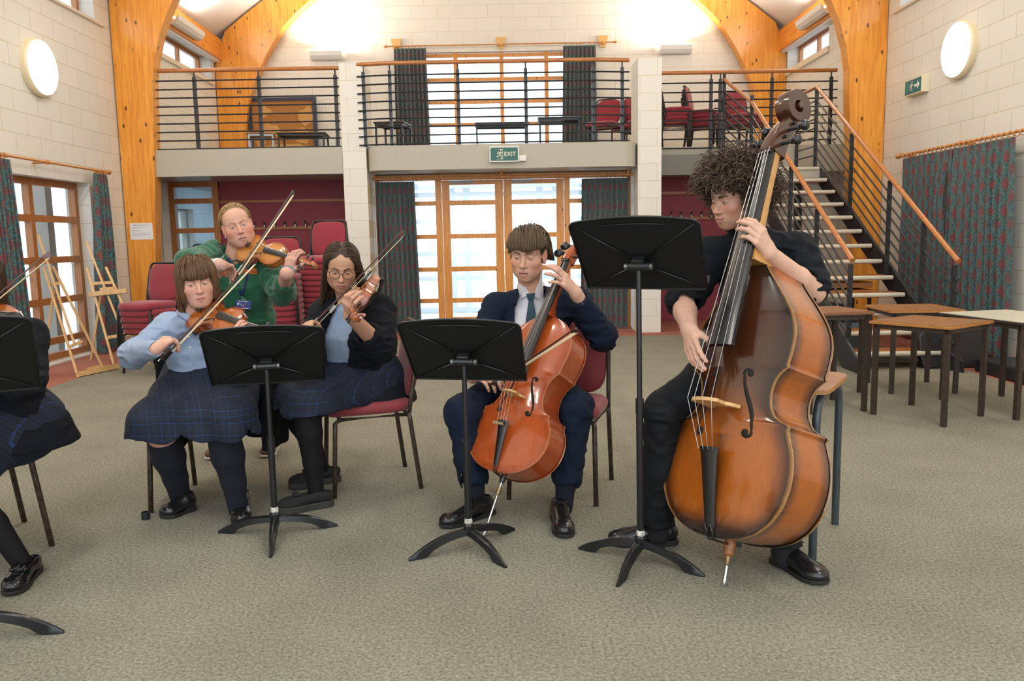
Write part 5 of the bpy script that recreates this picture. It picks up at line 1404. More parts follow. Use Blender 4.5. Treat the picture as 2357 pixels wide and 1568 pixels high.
# ------------------------------------------------------------------ figures
def head_frame(az, pitch, roll):
    az, p, r = map(math.radians, (az, pitch, roll))
    f = Vector((math.sin(az) * math.cos(p), -math.cos(az) * math.cos(p), -math.sin(p))); rt = f.cross(Vector((0, 0, 1))).normalized(); u = rt.cross(f)
    rt, u = rt * math.cos(r) + u * math.sin(r), u * math.cos(r) - rt * math.sin(r)
    return np.array([[rt.x, f.x, u.x], [rt.y, f.y, u.y], [rt.z, f.z, u.z]], np.float32)
class Head:
    def __init__(s, o, az, pitch, roll, sc=1., jaw=1., nose=1., cheek=1., smile=0., open_=0., ears=True, male=False, lid=1.):
        s.o, s.R, s.s = A_(o), head_frame(az, pitch, roll), sc; s.jaw, s.nose, s.cheek, s.smile, s.open, s.ears, s.male, s.lid = jaw, nose, cheek, smile, open_, ears, male, lid
    def w(s, p): return s.o + s.R @ (A_(p) * s.s)
    def loc(s, P): return ((np.asarray(P, np.float32) - s.o) @ s.R) / s.s
    def build(s, S):
        e = lambda c, r, k=.02, op=0, R=None: S.ell(s.w(c), A_(r) * s.s, s.R if R is None else s.R @ R, k * s.s, op)
        c = lambda a, b, ra, rb, k=.01, op=0: S.cone(s.w(a), s.w(b), ra * s.s, rb * s.s, k * s.s, op)
        j, n, ck = s.jaw, s.nose, s.cheek
        e((0, -.014, .034), (.0745, .094, .079)); e((0, .030, -.028), (.0625 * (.6 + .4 * ck), .062, .084), .03); e((0, .030, -.074), (.052 * j, .050, .042), .03)
        e((0, .066, -.101), (.023 * j, .019, .017), .022); e((0, .042, .048), (.058, .043, .046), .03)
        for q in (-1, 1):
            e((q * .040, .052, -.026), (.028 * ck, .027, .025 * ck), .022); c((q * .010, .0855, .021), (q * .046, .068, .020), .0075, .006, .012)
            e((q * .040, .020, -.062), (.026 * j, .034, .026), .025)
            e((q * .031, .096, .0005), (.020, .017, .0125), .009, 1)
        c((0, .083, .010), (0, .104, -.028), .0072, .0095 * n, .010); e((0, .1055, -.033), (.0120 * n, .0125, .0100 * n), .006)
        for q in (-1, 1): e((q * .0115 * n, .0955, -.0365), (.0078 * n, .010, .0068), .004); e((q * .0065, .098, -.0425), (.0032, .005, .0022), .002, 1)
        e((0, .070, -.069), (.031, .0215, .022), .018)
        sm_ = s.smile * .006
        for q in (-1, 1):
            c((q * .0235, .0835, -.069 + sm_), (q * .005, .0945, -.0640), .0034, .0052, .004); c((q * .0215, .083, -.0705 + sm_), (0, .0925, -.0755 - s.open), .0038, .0068, .005)
            c((q * .0235, .090, -.0692 + sm_), (0, .0985, -.0693 - s.open * .5), .0012, .0016 + s.open * .6, .002, 1)
            e((q * .031, .0745, 0), (.0138, .0138, .0132), .003)
            e((q * .031, .0915, -.0005), (.0128, .0130, .0046 * s.lid), .0012, 1)
            if s.ears:
                tl = Matrix.Rotation(q * .28, 3, 'Z') @ Matrix.Rotation(.22, 3, 'X')
                e((q * .0775, -.010, -.010), (.0080, .0190, .0320), .007, 0, np.array(tl, np.float32)); e((q * .0865, -.003, -.006), (.0065, .0105, .0175), .004, 1); e((q * .0765, -.002, -.036), (.006, .008, .009), .006)
        return S
    def paint(s, V, skin, lip, brow, blush=.5, browt=1., seed=0):
        q = s.loc(V); x, y, z = q[:, 0], q[:, 1], q[:, 2]; ax = np.abs(x); n = vnoise(V, 30, seed + 3); n2 = vnoise(V, 140, seed + 5)
        col = np.tile(A_(skin), (len(V), 1)) * (1 + .05 * n + .04 * n2)[:, None]
        g = lambda cx, cy, cz, r: np.exp(-(((ax - cx) / r) ** 2 + ((y - cy) / r) ** 2 + ((z - cz) / r) ** 2))
        red = blush * (g(.046, .06, -.034, .024) + .8 * g(0, .108, -.035, .014) + .5 * g(.08, -.01, -.01, .03) + .3 * g(0, .08, -.10, .02) + .25 * g(.031, .085, -.012, .012))
        red = np.clip(red * (1 + .4 * n), 0, 1)[:, None]; col = col * (1 - red) + col * A_((1.05, .62, .58)) * red
        def mixc(m, c): nonlocal col; m = np.clip(m, 0, 1)[:, None]; col = col * (1 - m) + A_(c) * m
        zl = -.0695 + s.smile * .006 * (ax / .023) ** 2
        lm = 1 - ((ax / .0245) ** 2 + ((z - zl) / (.0095 + s.open)) ** 2); mixc((lm * 5) * (y > .074), lip)
        mixc((1 - np.abs((z - zl + s.open * .4) / (.0016 + s.open * .5))) * 1.6 * (ax < .022) * (y > .07), tuple(.32 * c for c in lip))
        bz = .0205 + .004 * np.sin(np.clip((ax - .012) / .036, 0, 1) * PI * .8) ; bw = .0048 * browt * (1 - .55 * np.clip((ax - .03) / .02, 0, 1))
        mixc((1.25 - np.abs((z - bz) / bw)) * 1.5 * ((ax > .011) & (ax < .049)) * (y > .04) * (.75 + .35 * n2), brow)
        ea = np.sqrt(((ax - .031) / .0138) ** 2 + ((z + .0005) / (.0056 * s.lid + .0004)) ** 2)
        mixc((1 - np.abs(ea - 1.0) / .22) * .95 * (y > .055) * (z > -.001), (.045, .025, .02)); mixc((1 - np.abs(ea - 1.0) / .2) * .4 * (y > .055) * (z <= -.001), tuple(.5 * c for c in skin))
        return col
    def eyes(s, parent, iris, look=(0, 1, 0)):
        lk = Vector(look).normalized()
        for q in (-1, 1):
            m = MB(); R = lk.to_track_quat('Z', 'Y').to_matrix(); m.sphere((0, 0, 0), 1, 28, 28)
            col = []
            for v in m.v:
                a = math.degrees(math.acos(max(-1, min(1, v[2]))))
                col.append((.006, .005, .005) if a < 12 else iris if a < 29 else tuple(c * .4 for c in iris) if a < 31 else (.60, .57, .54))
            m.v = [tuple(Vector(s.w(Vector((q * .031, .0748, 0)) + (R @ Vector(v)) * .0127))) for v in m.v]; m.col = np.array(col, np.float32)
            obj('eye', m, attr_mat('eye_paint', .12, .5), parent, True, True)
def hand(S, wrist, fwd, palm, curl, thumb=(.5, .3), side=1, sc=1., spread=.12, k=.006, fr=None, bend=0.):
    """fwd: wrist to knuckles, palm: direction the palm faces, side=+1 right hand; curl: per finger (knuckle, middle, tip) bends in radians"""
    w = Vector(wrist); f = Vector(fwd).normalized(); p = Vector(palm); p = (p - f * p.dot(f)).normalized(); l = f.cross(p) * side   # l: towards the thumb
    # right hand, palm down, fingers forward: thumb points left = fwd x palm
    sc *= 1.0; tips = []
    kn = [w + f * (.085 * sc) * q + l * (x * sc) for q, x in ((1.02, .029), (1.06, .009), (1.0, -.011), (.92, -.029))]
    for i, q in enumerate(kn): S.cone(w + l * ((.014 - .009 * i) * sc) + f * .008, q, .0155 * sc, .0105 * sc, .014)
    S.ell(w + f * .045 * sc + p * .003, A_((.020, .042, .014)) * sc, np.array([list(l), list(f), list(p)]).T, .012)
    S.cone(w + l * .022 * sc + f * .02 * sc + p * .006, w + l * .026 * sc + f * .05 * sc + p * .008, .015 * sc, .012 * sc, .012)
    ln = [(.044, .026, .020), (.049, .030, .021), (.045, .028, .021), (.034, .020, .018)]; rr = [.0088, .0092, .0086, .0076]
    for i in range(4):
        cu = curl[i] if isinstance(curl[0], (tuple, list)) else curl
        d = (f + l * spread * (1.2 - .8 * i)).normalized(); ax = d.cross(p).normalized(); pt = kn[i]; r = rr[i] * sc; a = 0; bn = [pt]
        for j in range(3):
            a += cu[j]; dd = d * math.cos(a) + p * math.sin(a); pt = pt + dd * (ln[i][j] * sc); bn.append(pt)
        S.chain(bn, [r * 1.12, r, r * .92, r * .78], k); tips.append(pt)
        nb_ = dd.cross(ax)
    t0 = w + l * .022 * sc + f * .022 * sc; td = (f * math.cos(thumb[0]) + l * math.sin(thumb[0]) + p * thumb[1]).normalized()
    t1 = t0 + td * .042 * sc; td2 = (td + f * .25 + p * (thumb[2] if len(thumb) > 2 else .2)).normalized(); t2 = t1 + td2 * .032 * sc; t3 = t2 + (td2 + p * .1).normalized() * .024 * sc
    S.chain([t0, t1, t2, t3], [.014 * sc, .0115 * sc, .0102 * sc, .0080 * sc], .008); tips.append(t3)
    return tips
def strands(H, roots, flow, stop, n=14, step=.012, r0=.0022, shell=(.078, .098, .083), cen=(0, -.014, .034), grav=.25, jitter=.15, seed=1, curl=None, thick=.012, stiff=.55, hug=True, flare=.25, hang=1.0):
    """locks of hair grown over the skull"""
    rnd = random.Random(seed); m = MB(); sh = Vector(shell); ce = Vector(cen); cols = []
    for rt in roots:
        p = Vector(rt); d = None; pts = []
        lift = rnd.uniform(.004, thick); nst = n
        jit = Vector((rnd.uniform(-1, 1), rnd.uniform(-1, 1), rnd.uniform(-1, 1))) * jitter
        q = p - ce; nn = Vector((q.x / sh.x ** 2, q.y / sh.y ** 2, q.z / sh.z ** 2)).normalized()
        ph = rnd.uniform(0, 2 * PI)
        for i in range(nst):
            q = p - ce; e = math.sqrt((q.x / sh.x) ** 2 + (q.y / sh.y) ** 2 + (q.z / sh.z) ** 2); nn = Vector((q.x / sh.x ** 2, q.y / sh.y ** 2, q.z / sh.z ** 2)).normalized()
            fl = Vector(flow(p)) + jit; fl = fl - nn * fl.dot(nn) * (1 if e < 1.12 else 0); fl.normalize()
            fl = (fl + Vector((0, 0, -grav)) * (i / nst)).normalized()
            d = fl if d is None else (d * stiff + fl * (1 - stiff)).normalized()
            if curl:
                cr, cf = curl; u = d.orthogonal().normalized(); v = d.cross(u); a = ph + cf * i
                pts.append(p + (u * math.cos(a) + v * math.sin(a)) * cr * min(1, i / 2))
            else: pts.append(p.copy())
            p = p + d * step
            q = p - ce; e = math.sqrt((q.x / sh.x) ** 2 + (q.y / sh.y) ** 2 + (q.z / sh.z) ** 2); mn = 1 + lift / .085 * min(1, (i + 1) / 2)
            if e < mn: p = ce + q * (mn / e)
            elif hug and q.z >= 0 and e > mn + .03:
                p = ce + q * ((mn + .03) / e); d = (p - pts[-1]).normalized()
            elif hug and q.z < 0:
                e2 = math.sqrt((q.x / sh.x) ** 2 + (q.y / sh.y) ** 2); mx = mn * hang + .02 - (flare if not isinstance(flare, tuple) else flare[0] if q.x > 0 else flare[1]) * q.z / .1
                if e2 > mx: p = Vector((ce.x + q.x * mx / e2, ce.y + q.y * mx / e2, p.z)); d = (p - pts[-1]).normalized()
            if stop(p, i): break
        if len(pts) < 3: continue
        k = len(pts); o = len(m.v); tone = rnd.uniform(.65, 1.3)
        m.tube([Vector(H.w(q)) for q in pts], [r0 * H.s * (.75 + .6 * math.sin(PI * min(1, .15 + .7 * i / (k - 1)))) * (1 if i < k - 1 else .25) for i in range(k)], 5, False)
        cols += [tone] * (len(m.v) - o)
    m.tone = np.array(cols, np.float32)
    return m
def scalp_roots(n, seed, keep, shell=(.076, .096, .081), cen=(0, -.014, .034)):
    rnd = random.Random(seed); out = []
    while len(out) < n:
        v = Vector((rnd.gauss(0, 1), rnd.gauss(0, 1), rnd.gauss(0, 1))).normalized()
        p = Vector((cen[0] + v.x * shell[0], cen[1] + v.y * shell[1], cen[2] + v.z * shell[2]))
        if keep(p): out.append(p)
    return out
def hair_obj(name, H, parent, S, vox, mb, base, rough=.5, disp=None):
    V, F = S.mesh(vox, disp=disp); o = len(V)
    t = np.concatenate([.8 + .25 * vnoise(V, (60, 60, 14), 2), mb.tone if len(mb.v) else np.zeros(0)])
    V = np.concatenate([V, A_(mb.v).reshape(-1, 3)]); F = np.concatenate([F, np.array(mb.f, int).reshape(-1, 4) + o]) if mb.f else F
    return npobj(name, V, F, attr_mat('hair_paint', rough, .35), parent, col=A_(base)[None] * t[:, None])
SKIN = attr_mat('skin', .48, .35, 0, .12, bump=.06, bscale=420)
SHOE = mat('black_polished_leather', (.010, .010, .011), .22, 0, .6, bump=.05, bscale=120); SOLE = mat('shoe_sole_black', (.014, .013, .012), .6)
SOCK_N = mat('navy_sock', (.0045, .006, .015), .9, bump=.5, bscale=500); LACE = mat('shoe_lace', (.012, .012, .012), .7)
def lerp3(a, b, t): return Vector(a) + (Vector(b) - Vector(a)) * t
def folds(amp, seed=0, sc=(11, 11, 7)):
    return lambda P: amp * (1 - 2.2 * np.abs(vnoise(P, sc, seed))) + .35 * amp * vnoise(P, [q * 3 for q in sc], seed + 1)
def arm_folds(amp, pts, seed=0, rad=.16):
    """creases gathered round the bends of an arm or leg"""
    pts = [A_(p) for p in pts]
    def fn(P):
        w = 0
        for p in pts: w = np.maximum(w, np.exp(-((P - p) ** 2).sum(1) / rad ** 2))
        return -amp * (.25 + w) * (1 - 2.4 * np.abs(vnoise(P, (16, 16, 30), seed))) - .5 * amp * vnoise(P, (9, 9, 9), seed + 2)
    return fn
def skin_part(parts, cols, S, vox, paint, lo=None, hi=None):
    V, F = S.mesh(vox, lo, hi); parts.append((V, F)); cols.append(paint(V))
def hand_paint(skin, tips=()):
    def fn(V):
        n = vnoise(V, 45, 3); c = np.tile(A_(skin), (len(V), 1)) * (1 + .07 * n + .04 * vnoise(V, 160, 8))[:, None]
        for t in tips:
            g = np.exp(-((V - A_(t)) ** 2).sum(1) / .014 ** 2)[:, None] * .45; c = c * (1 - g) + c * A_((1.1, .74, .70)) * g
        return c
    return fn
def body_of(parent, parts, cols):
    V, F = merge(parts); return npobj('body', V, F, SKIN, parent, np.concatenate(cols))
def cloth(name, parent, S, vox, m, disp=None, **k):
    V, F = S.mesh(vox, disp=disp)
    return npobj(name, V, F, m, parent, **k)
def shoe(parent, heel, toe, name='shoe', wedge=False, mary=False, m=None, sole=None, w=.046, zt=.0, laces=True):
    heel, toe = Vector((heel[0], heel[1], 0)), Vector((toe[0], toe[1], 0)); d = (toe - heel).normalized(); L_ = (toe - heel).length; s = Vector((-d.y, d.x, 0)); Z = Vector((0, 0, 1))
    q = lambda a, z, b=0: heel + d * (a * L_) + s * b + Z * z
    R = np.array([list(s), list(d), list(Z)], np.float32).T; h0 = .034 if wedge else .024
    S = Sdf(); S.ell(q(.17, h0 + .025), (w * .82, L_ * .19, .042), R, .02); S.cone(q(.18, h0 + .02), q(.16, h0 + .062), w * .74, w * .66, .02)
    S.cone(q(.30, h0 + .028), q(.72, h0 + .006), w * .80, w * .82, .03, flat=(A_(Z), .80)); S.ell(q(.80, h0 + .008), (w, L_ * .205, .034), R, .02); S.cone(q(.3, h0 + .045), q(.62, h0 + .018), w * .55, w * .5, .03)
    S.plane(q(0, h0 - .008), -Z)
    if not mary: S.cone(q(.15, h0 + .075), q(.17, h0 + .13), w * .54, w * .62, .006, 1)
    else: S.cone(q(.12, h0 + .06), q(.56, h0 + .062), w * .72, w * .6, .01, 1)
    o = cloth(name, parent, S, .0036, m or SHOE)
    prof = [(-.015, .36), (.03, .72), (.12, .84), (.3, .80), (.45, .82), (.62, 1.0), (.78, 1.06), (.9, .90), (.97, .62), (1.01, .25)]
    pts = [q(a, 0, w * b) for a, b in prof] + [q(a, 0, -w * b) for a, b in prof[::-1]]; n = len(pts); mb = MB()
    hh = lambda a: (h0 if wedge else h0 if a < .33 else h0 - .006)
    aa = [a for a, _ in prof] + [a for a, _ in prof[::-1]]
    lift = [max(0, (a - .75)) * .035 for a in aa]
    mb.v = [tuple(p + Z * l) for p, l in zip(pts, lift)] + [tuple(p + Z * (hh(a) + l * .4)) for p, a, l in zip(pts, aa, lift)]
    mb.f = [tuple(range(n))[::-1], tuple(range(n, 2 * n))] + [(i, (i + 1) % n, n + (i + 1) % n, n + i) for i in range(n)]
    obj('sole', mb, sole or SOLE, o, False, False, bevel=.003)
    if laces:
        mb = MB()
        for k in range(4):
            a = .40 + .07 * k; z = h0 + .078 - .018 * k; mb.tube([q(a, z - .012, -.022), q(a, z + .001, 0), q(a, z - .012, .022)], .0022, 5)
        for sg in (-1, 1): mb.tube([q(.38, h0 + .08, 0)] + [q(.38 + .05 * math.sin(t), h0 + .08 + .012 * math.sin(t) - .01 * t / 3, sg * .03 * math.sin(t / 1.02) * (1 + .2 * t)) for t in (.6, 1.2, 1.8, 2.4, 3.0)], .002, 5)
        obj('lace', mb, LACE, o, True, False)
    if mary:
        mb = MB(); mb.box(q(.66, h0 + .052), (.05, .03, .012), Matrix((s, d, Z)).transposed()); mb.box(q(.66, h0 + .054), (.014, .032, .018), Matrix((s, d, Z)).transposed()); obj('bow_trim', mb, m or SHOE, o, False, False, bevel=.003)
    return o
def tartan():
    m, N, L, P = _nt('tartan'); u = N.new('ShaderNodeUVMap'); s = N.new('ShaderNodeSeparateXYZ'); L.new(u.outputs[0], s.inputs[0])
    def line(src, period, w, off=0.):
        a = N.new('ShaderNodeMath'); a.operation = 'MULTIPLY_ADD'; a.inputs[1].default_value = 1 / period; a.inputs[2].default_value = off; L.new(src, a.inputs[0])
        f = N.new('ShaderNodeMath'); f.operation = 'FRACT'; L.new(a.outputs[0], f.inputs[0]); b = N.new('ShaderNodeMath'); b.operation = 'LESS_THAN'; b.inputs[1].default_value = w; L.new(f.outputs[0], b.inputs[0]); return b.outputs[0]
    def mix(f, a, b, k=1.):
        q = N.new('ShaderNodeMix'); q.data_type = 'RGBA'
        g = N.new('ShaderNodeMath'); g.operation = 'MULTIPLY'; g.inputs[1].default_value = k; L.new(f, g.inputs[0]); L.new(g.outputs[0], q.inputs['Factor'])
        if isinstance(a, tuple): q.inputs['A'].default_value = a
        else: L.new(a, q.inputs['A'])
        q.inputs['B'].default_value = b; return q.outputs['Result']
    c = (.0055, .0085, .018, 1)
    for src in (s.outputs['X'], s.outputs['Y']):
        c = mix(line(src, .055, .48), c, (.008, .014, .030, 1), .55)
        c = mix(line(src, .055, .05, .24), c, (.014, .045, .15, 1), .75); c = mix(line(src, .110, .025, .9), c, (.015, .03, .09, 1), .6)
    L.new(c, P.inputs['Base Color']); P.inputs['Roughness'].default_value = .85; return m
TARTAN = tartan()
def skirt(parent, hips, knees, right, hem, rw=.165, rk=.115, name='skirt', seed=1, fill=True, waist=None, k=.10):
    """seated skirt: over both thighs, falling past the knees"""
    (hr, hl), (kr, kl) = hips, knees; S = Sdf(); right = Vector(right).normalized()
    for a, b in ((hr, kr), (hl, kl)):
        S.cone(a, b, rw, rk, k); S.cone(b, Vector(b) - Vector((0, 0, hem)), rk, rk * 1.16, k)
    mid_h, mid_k = lerp3(hr, hl, .5), lerp3(kr, kl, .5); S.cone(mid_h, mid_k, rw * .9, rk * .9, k); S.cone(mid_k, mid_k - Vector((0, 0, hem)), rk * .8, rk * 1.0, k)
    if waist: S.cone(lerp3(hr, hl, .5), waist[0], rw * 1.02, waist[1], .08)
    zk = min(kr[2], kl[2]) - hem; fw = (mid_k - mid_h); fw.z = 0; fw.normalize()
    f0 = A_(mid_h); fA, rA = A_(fw), A_(right)
    def cut(D, P):
        inner = np.maximum(D + .012, (P @ fA - f0 @ fA) * 0 + (P[:, 2] - (zk + hem * .9)))
        D = np.maximum(D, -inner)
        return np.maximum(D, zk - P[:, 2] + .012 * np.sin(P @ rA * 24))
    S.post(cut)
    lat = lambda P: P @ rA
    def disp(P):
        drop = np.clip((min(kr[2], kl[2]) + .03 - P[:, 2]) / .15, 0, 1)
        return -.012 * drop * np.sin(lat(P) * 42 + 2 * vnoise(P, (6, 6, 6), seed)) - .006 * (1 - 2 * np.abs(vnoise(P, (9, 9, 9), seed + 4)))
    V, F = S.mesh(.0065, disp=disp)
    u = (V - f0) @ rA; v = np.minimum((V - f0) @ fA, float((A_(mid_k) - f0) @ fA) + .06) - (V[:, 2] - f0[2]) * 1.0
    return npobj(name, V, F, TARTAN, parent, uv=np.stack([u, v], 1))
def opening(S, hip, neck, rt, secs, lap=.042, th=.006, depth=.02):
    """front opening of a jacket: secs = (height along the spine, centre, half width); the edge is turned back as a lapel"""
    hip, neck = A_(hip), A_(neck); z = neck - hip; L_ = float(np.linalg.norm(z)); z = z / L_; x = A_(rt); x = x - z * (x @ z); x /= np.linalg.norm(x); y = np.cross(z, x)
    T_, C_, W_ = (A_([q[i] for q in secs]) for i in range(3))
    def fn(D, P):
        q = P - hip; t = (q @ z) / L_; X = np.abs(q @ x - np.interp(t, T_, C_)); w = np.interp(t, T_, W_); Y = q @ y
        lw = lap * np.clip((t - T_[0]) / .25, 0, 1) * np.where(t > .84, .6, 1.0)
        D = D - th * ((X < w + lw) & (X > w - .02) & (Y > .02) & (t > T_[0]) & (t < .99))
        return np.maximum(D, -np.maximum(np.maximum(X - w, depth - Y), T_[0] - t))
    return S.post(fn)
def person(label, loc):
    return thing('person', label, 'person', (loc[0], loc[1], 0))
P3 = onY
SK1, SK2, SK3, SK4 = (.64, .36, .26), (.62, .33, .235), (.53, .285, .175), (.61, .345, .235)
def perp(a, b): d = (Vector(b) - Vector(a)); return d.normalized()

def bob_hair(H, t, color):
    # hair: heavy fringe, ends flicking out on the shoulders
    def flow(p):
        c = Vector((0, -.03, .12)); d = p - c; d.z = 0
        if d.length < .01: d = Vector((.01, .01, 0))
        a = d.normalized(); k = max(0., min(1., (p.z - .035) / .06)); return Vector((a.x * k, a.y * k, -.25 - (1 - k) * 1.6))
    def lim(p):
        if p.y > .045 and abs(p.x) < .062: return .021 + .010 * math.sin(p.x * 90) * .3
        if p.y > .0: return -.095
        return -.185
    stop = lambda p, i: p.z < lim(p) or (p.z < .05 and p.y > .072 and abs(p.x) < .07 and p.z < .022)
    roots = scalp_roots(3400, 5, lambda p: p.z > .02 or (p.y < -.02 and p.z > -.03))
    mb = strands(H, roots, flow, stop, 26, .0115, .0015, grav=.25, seed=3, thick=.016, jitter=.13, cen=(0, -.012, .034), shell=(.081, .098, .085), stiff=.35, flare=.16)
    S = Sdf(); e = lambda c, r, k=.02, op=0: S.ell(H.w(c), A_(r) * H.s, H.R, k, op)
    e((0, -.012, .034), (.0815, .0985, .0855)); e((0, .03, .070), (.060, .060, .036), .03)
    for q in (-1, 1): e((q * .076, -.012, -.03), (.022, .045, .075), .03)
    e((0, -.075, -.04), (.072, .04, .09), .03); e((0, .10, -.04), (.066, .075, .068), .012, 1)
    hair_obj('hair', H, t, S, .0032, mb, color, .42, disp=lambda P: .003 * vnoise(P, (90, 90, 22), 4))

# ================================================================== student in the pale blue shirt
def girl_blue():
    t = person('person in a pale blue shirt and tartan skirt, brown fringe, playing violin seated', (-1.5, 3.9))
    H = Head(P3(453, 647, 3.93), 24, 9, -6, 1.0, jaw=1.10, cheek=1.10, nose=1.05, lid=.50)
    neck = P3(446, 732, 4.0); hip = Vector((-1.53, 4.14, .56)); rt = Vector((-.90, -.42, 0)).normalized()
    shR, shL = P3(392, 757, 3.91), P3(512, 752, 4.07); elR, wrR = P3(306, 818, 3.81), P3(356, 804, 3.605); elL = P3(548, 850, 3.84); wrL = P3(583, 790, 3.63)
    hpR, hpL = hip + rt * .10, hip - rt * .10; knR, knL = P3(368, 985, 3.68), P3(508, 972, 3.66)
    anR, anL = P3(418, 1145, 3.90), P3(549, 1160, 3.74)
    parts, cols = [], []
    S = H.build(Sdf()); S.cone(H.w((0, -.02, -.055)), neck + Vector((0, 0, -.03)), .054, .060, .03); S.ell(H.w((0, .045, -.098)), (.035, .035, .02), None, .03)
    skin_part(parts, cols, S, .0019, lambda V: H.paint(V, SK1, (.50, .20, .17), (.10, .05, .028), .9, 1.05, 1))
    # right hand on the bow
    S = Sdf(); b0, b1 = map(Vector, BOW1[:2]); bd = (b1 - b0).normalized(); fr = b0 + bd * .055
    f = perp(wrR, fr + Vector((-.01, 0, .045)))
    tips = hand(S, wrR, f, (.15, .45, -.9), [(.55, .9, .35), (.75, .95, .4), (.8, .9, .4), (.85, .8, .3)], (.5, .75, .5), 1, .98); S.cone(lerp3(elR, wrR, .45), wrR, .034, .026, .02); S.cone(wrR, wrR + f * .03, .026, .023, .02)
    skin_part(parts, cols, S, .0021, hand_paint(SK1, tips))
    # left hand round the violin neck
    S = Sdf(); L1 = (v1b - v1a).length / 1.66; g_ = V1_M @ Vector((0, 1.27 * L1, .0)); X, U, N_ = (V1_M.to_3x3() @ Vector(a) for a in ((1, 0, 0), (0, 1, 0), (0, 0, 1)))
    w2 = g_ - X * -.045 - N_ * .075 - U * .01; w2 = g_ + X * .05 - N_ * .07
    tips = hand(S, w2, (N_ * .9 + X * .25 - U * .1), -X, [(.55, 1.1, .7), (.6, 1.1, .7), (.65, 1.1, .7), (.7, 1.1, .6)], (.9, .25, -.1), -1, .95); S.cone(elL, w2, .042, .028, .02)
    skin_part(parts, cols, S, .0021, hand_paint(SK1, tips))
    S = Sdf(); S.chain([lerp3(hpR, knR, .6), knR, lerp3(knR, anR, .25), lerp3(knR, anR, .4), anR], [.080, .066, .062, .066, .04], .03); S.chain([lerp3(hpL, knL, .6), knL, lerp3(knL, anL, .25), lerp3(knL, anL, .4), anL], [.080, .066, .062, .066, .04], .03)
    skin_part(parts, cols, S, .006, hand_paint((.56, .29, .23), [knR + Vector((0, -.06, -.02)), knL + Vector((0, -.06, -.02))]))
    body_of(t, parts, cols); H.eyes(t, (.10, .08, .05), (.12, .9, -.10))
    bob_hair(H, t, (.125, .062, .026))
    # shirt
    SHIRT = mat('pale_blue_cotton', (.30, .38, .52), .8, noise=.05, nscale=60, bump=.25, bscale=240, sheen=.1)
    S = Sdf(); S.torso(hip, neck, rt, [(-.02, .185, .150, .03), (.2, .180, .155, .035), (.45, .178, .145, .03), (.7, .175, .125, .015), (.86, .145, .095, .0), (.96, .085, .075, .0)], .05)
    S.cone(neck, shR, .058, .070, .05); S.cone(neck, shL, .058, .066, .05); S.chain([shR, elR, wrR], [.074, .058, .038], .03); S.chain([shL, elL, lerp3(elL, wrL, .85)], [.072, .066, .045], .03)
    S.cone(lerp3(elR, wrR, .78), lerp3(elR, wrR, .98), .046, .038, .006); S.cone(lerp3(elR, wrR, .92), lerp3(elR, wrR, 1.25), .030, .030, .004, 1)
    S.cone(neck + Vector((0, -.01, .02)), neck + Vector((0, -.04, .12)), .056, .064, .006, 1); S.plane(hip + Vector((0, 0, .10)), (0, 0, -1))
    ShS = S; cloth('shirt', t, S, .0048, SHIRT, arm_folds(.0065, [elR, elL, lerp3(hip, neck, .4), shR], 3))
    # collar flaps and button placket
    mb = MB()
    for sg, px in ((-1, (424, 700, 436, 742, 408, 724)), (1, (470, 716, 452, 742, 480, 735))):
        q = [ShS.hit(px[0], px[1]), ShS.hit(px[2], px[3]), ShS.hit(px[4], px[5])]
        q = [p + (CPOS - p).normalized() * .012 for p in q]; mb.prism(q, (CPOS - q[0]).normalized() * .005)
    obj('collar', mb, SHIRT, t, False, True, bevel=.003)
    mb = MB()
    for x, y in ((437, 800), (441, 823), (434, 775)):
        p = ShS.hit(x, y); mb.lathe([(.006, 0), (.006, .003)], p, (CPOS - p), 12)
    obj('button', mb, mat('shirt_button', (.55, .58, .62), .3), t, False, True)
    # skirt, socks, shoes
    skirt(t, (hpR + Vector((0, -.02, .03)), hpL + Vector((0, -.02, .03))), (knR + Vector((-.03, .01, .02)), knL + Vector((.05, .01, .02))), rt, .060, .155, .092, waist=(hip + Vector((0, -.02, .15)), .165))
    for kn, an in ((knR, anR), (knL, anL)):
        S = Sdf(); S.chain([lerp3(kn, an, .16), lerp3(kn, an, .27), lerp3(kn, an, .4), lerp3(kn, an, .7), an - Vector((0, 0, .03))], [.071, .071, .074, .056, .046], .02)
        S.plane(lerp3(kn, an, .14), perp(an, kn)); cloth('sock', t, S, .006, SOCK_N)
    shoe(t, onZ(446, 1172), onZ(372, 1196)); shoe(t, onZ(556, 1160), onZ(556, 1212))
    return t
girl_blue()

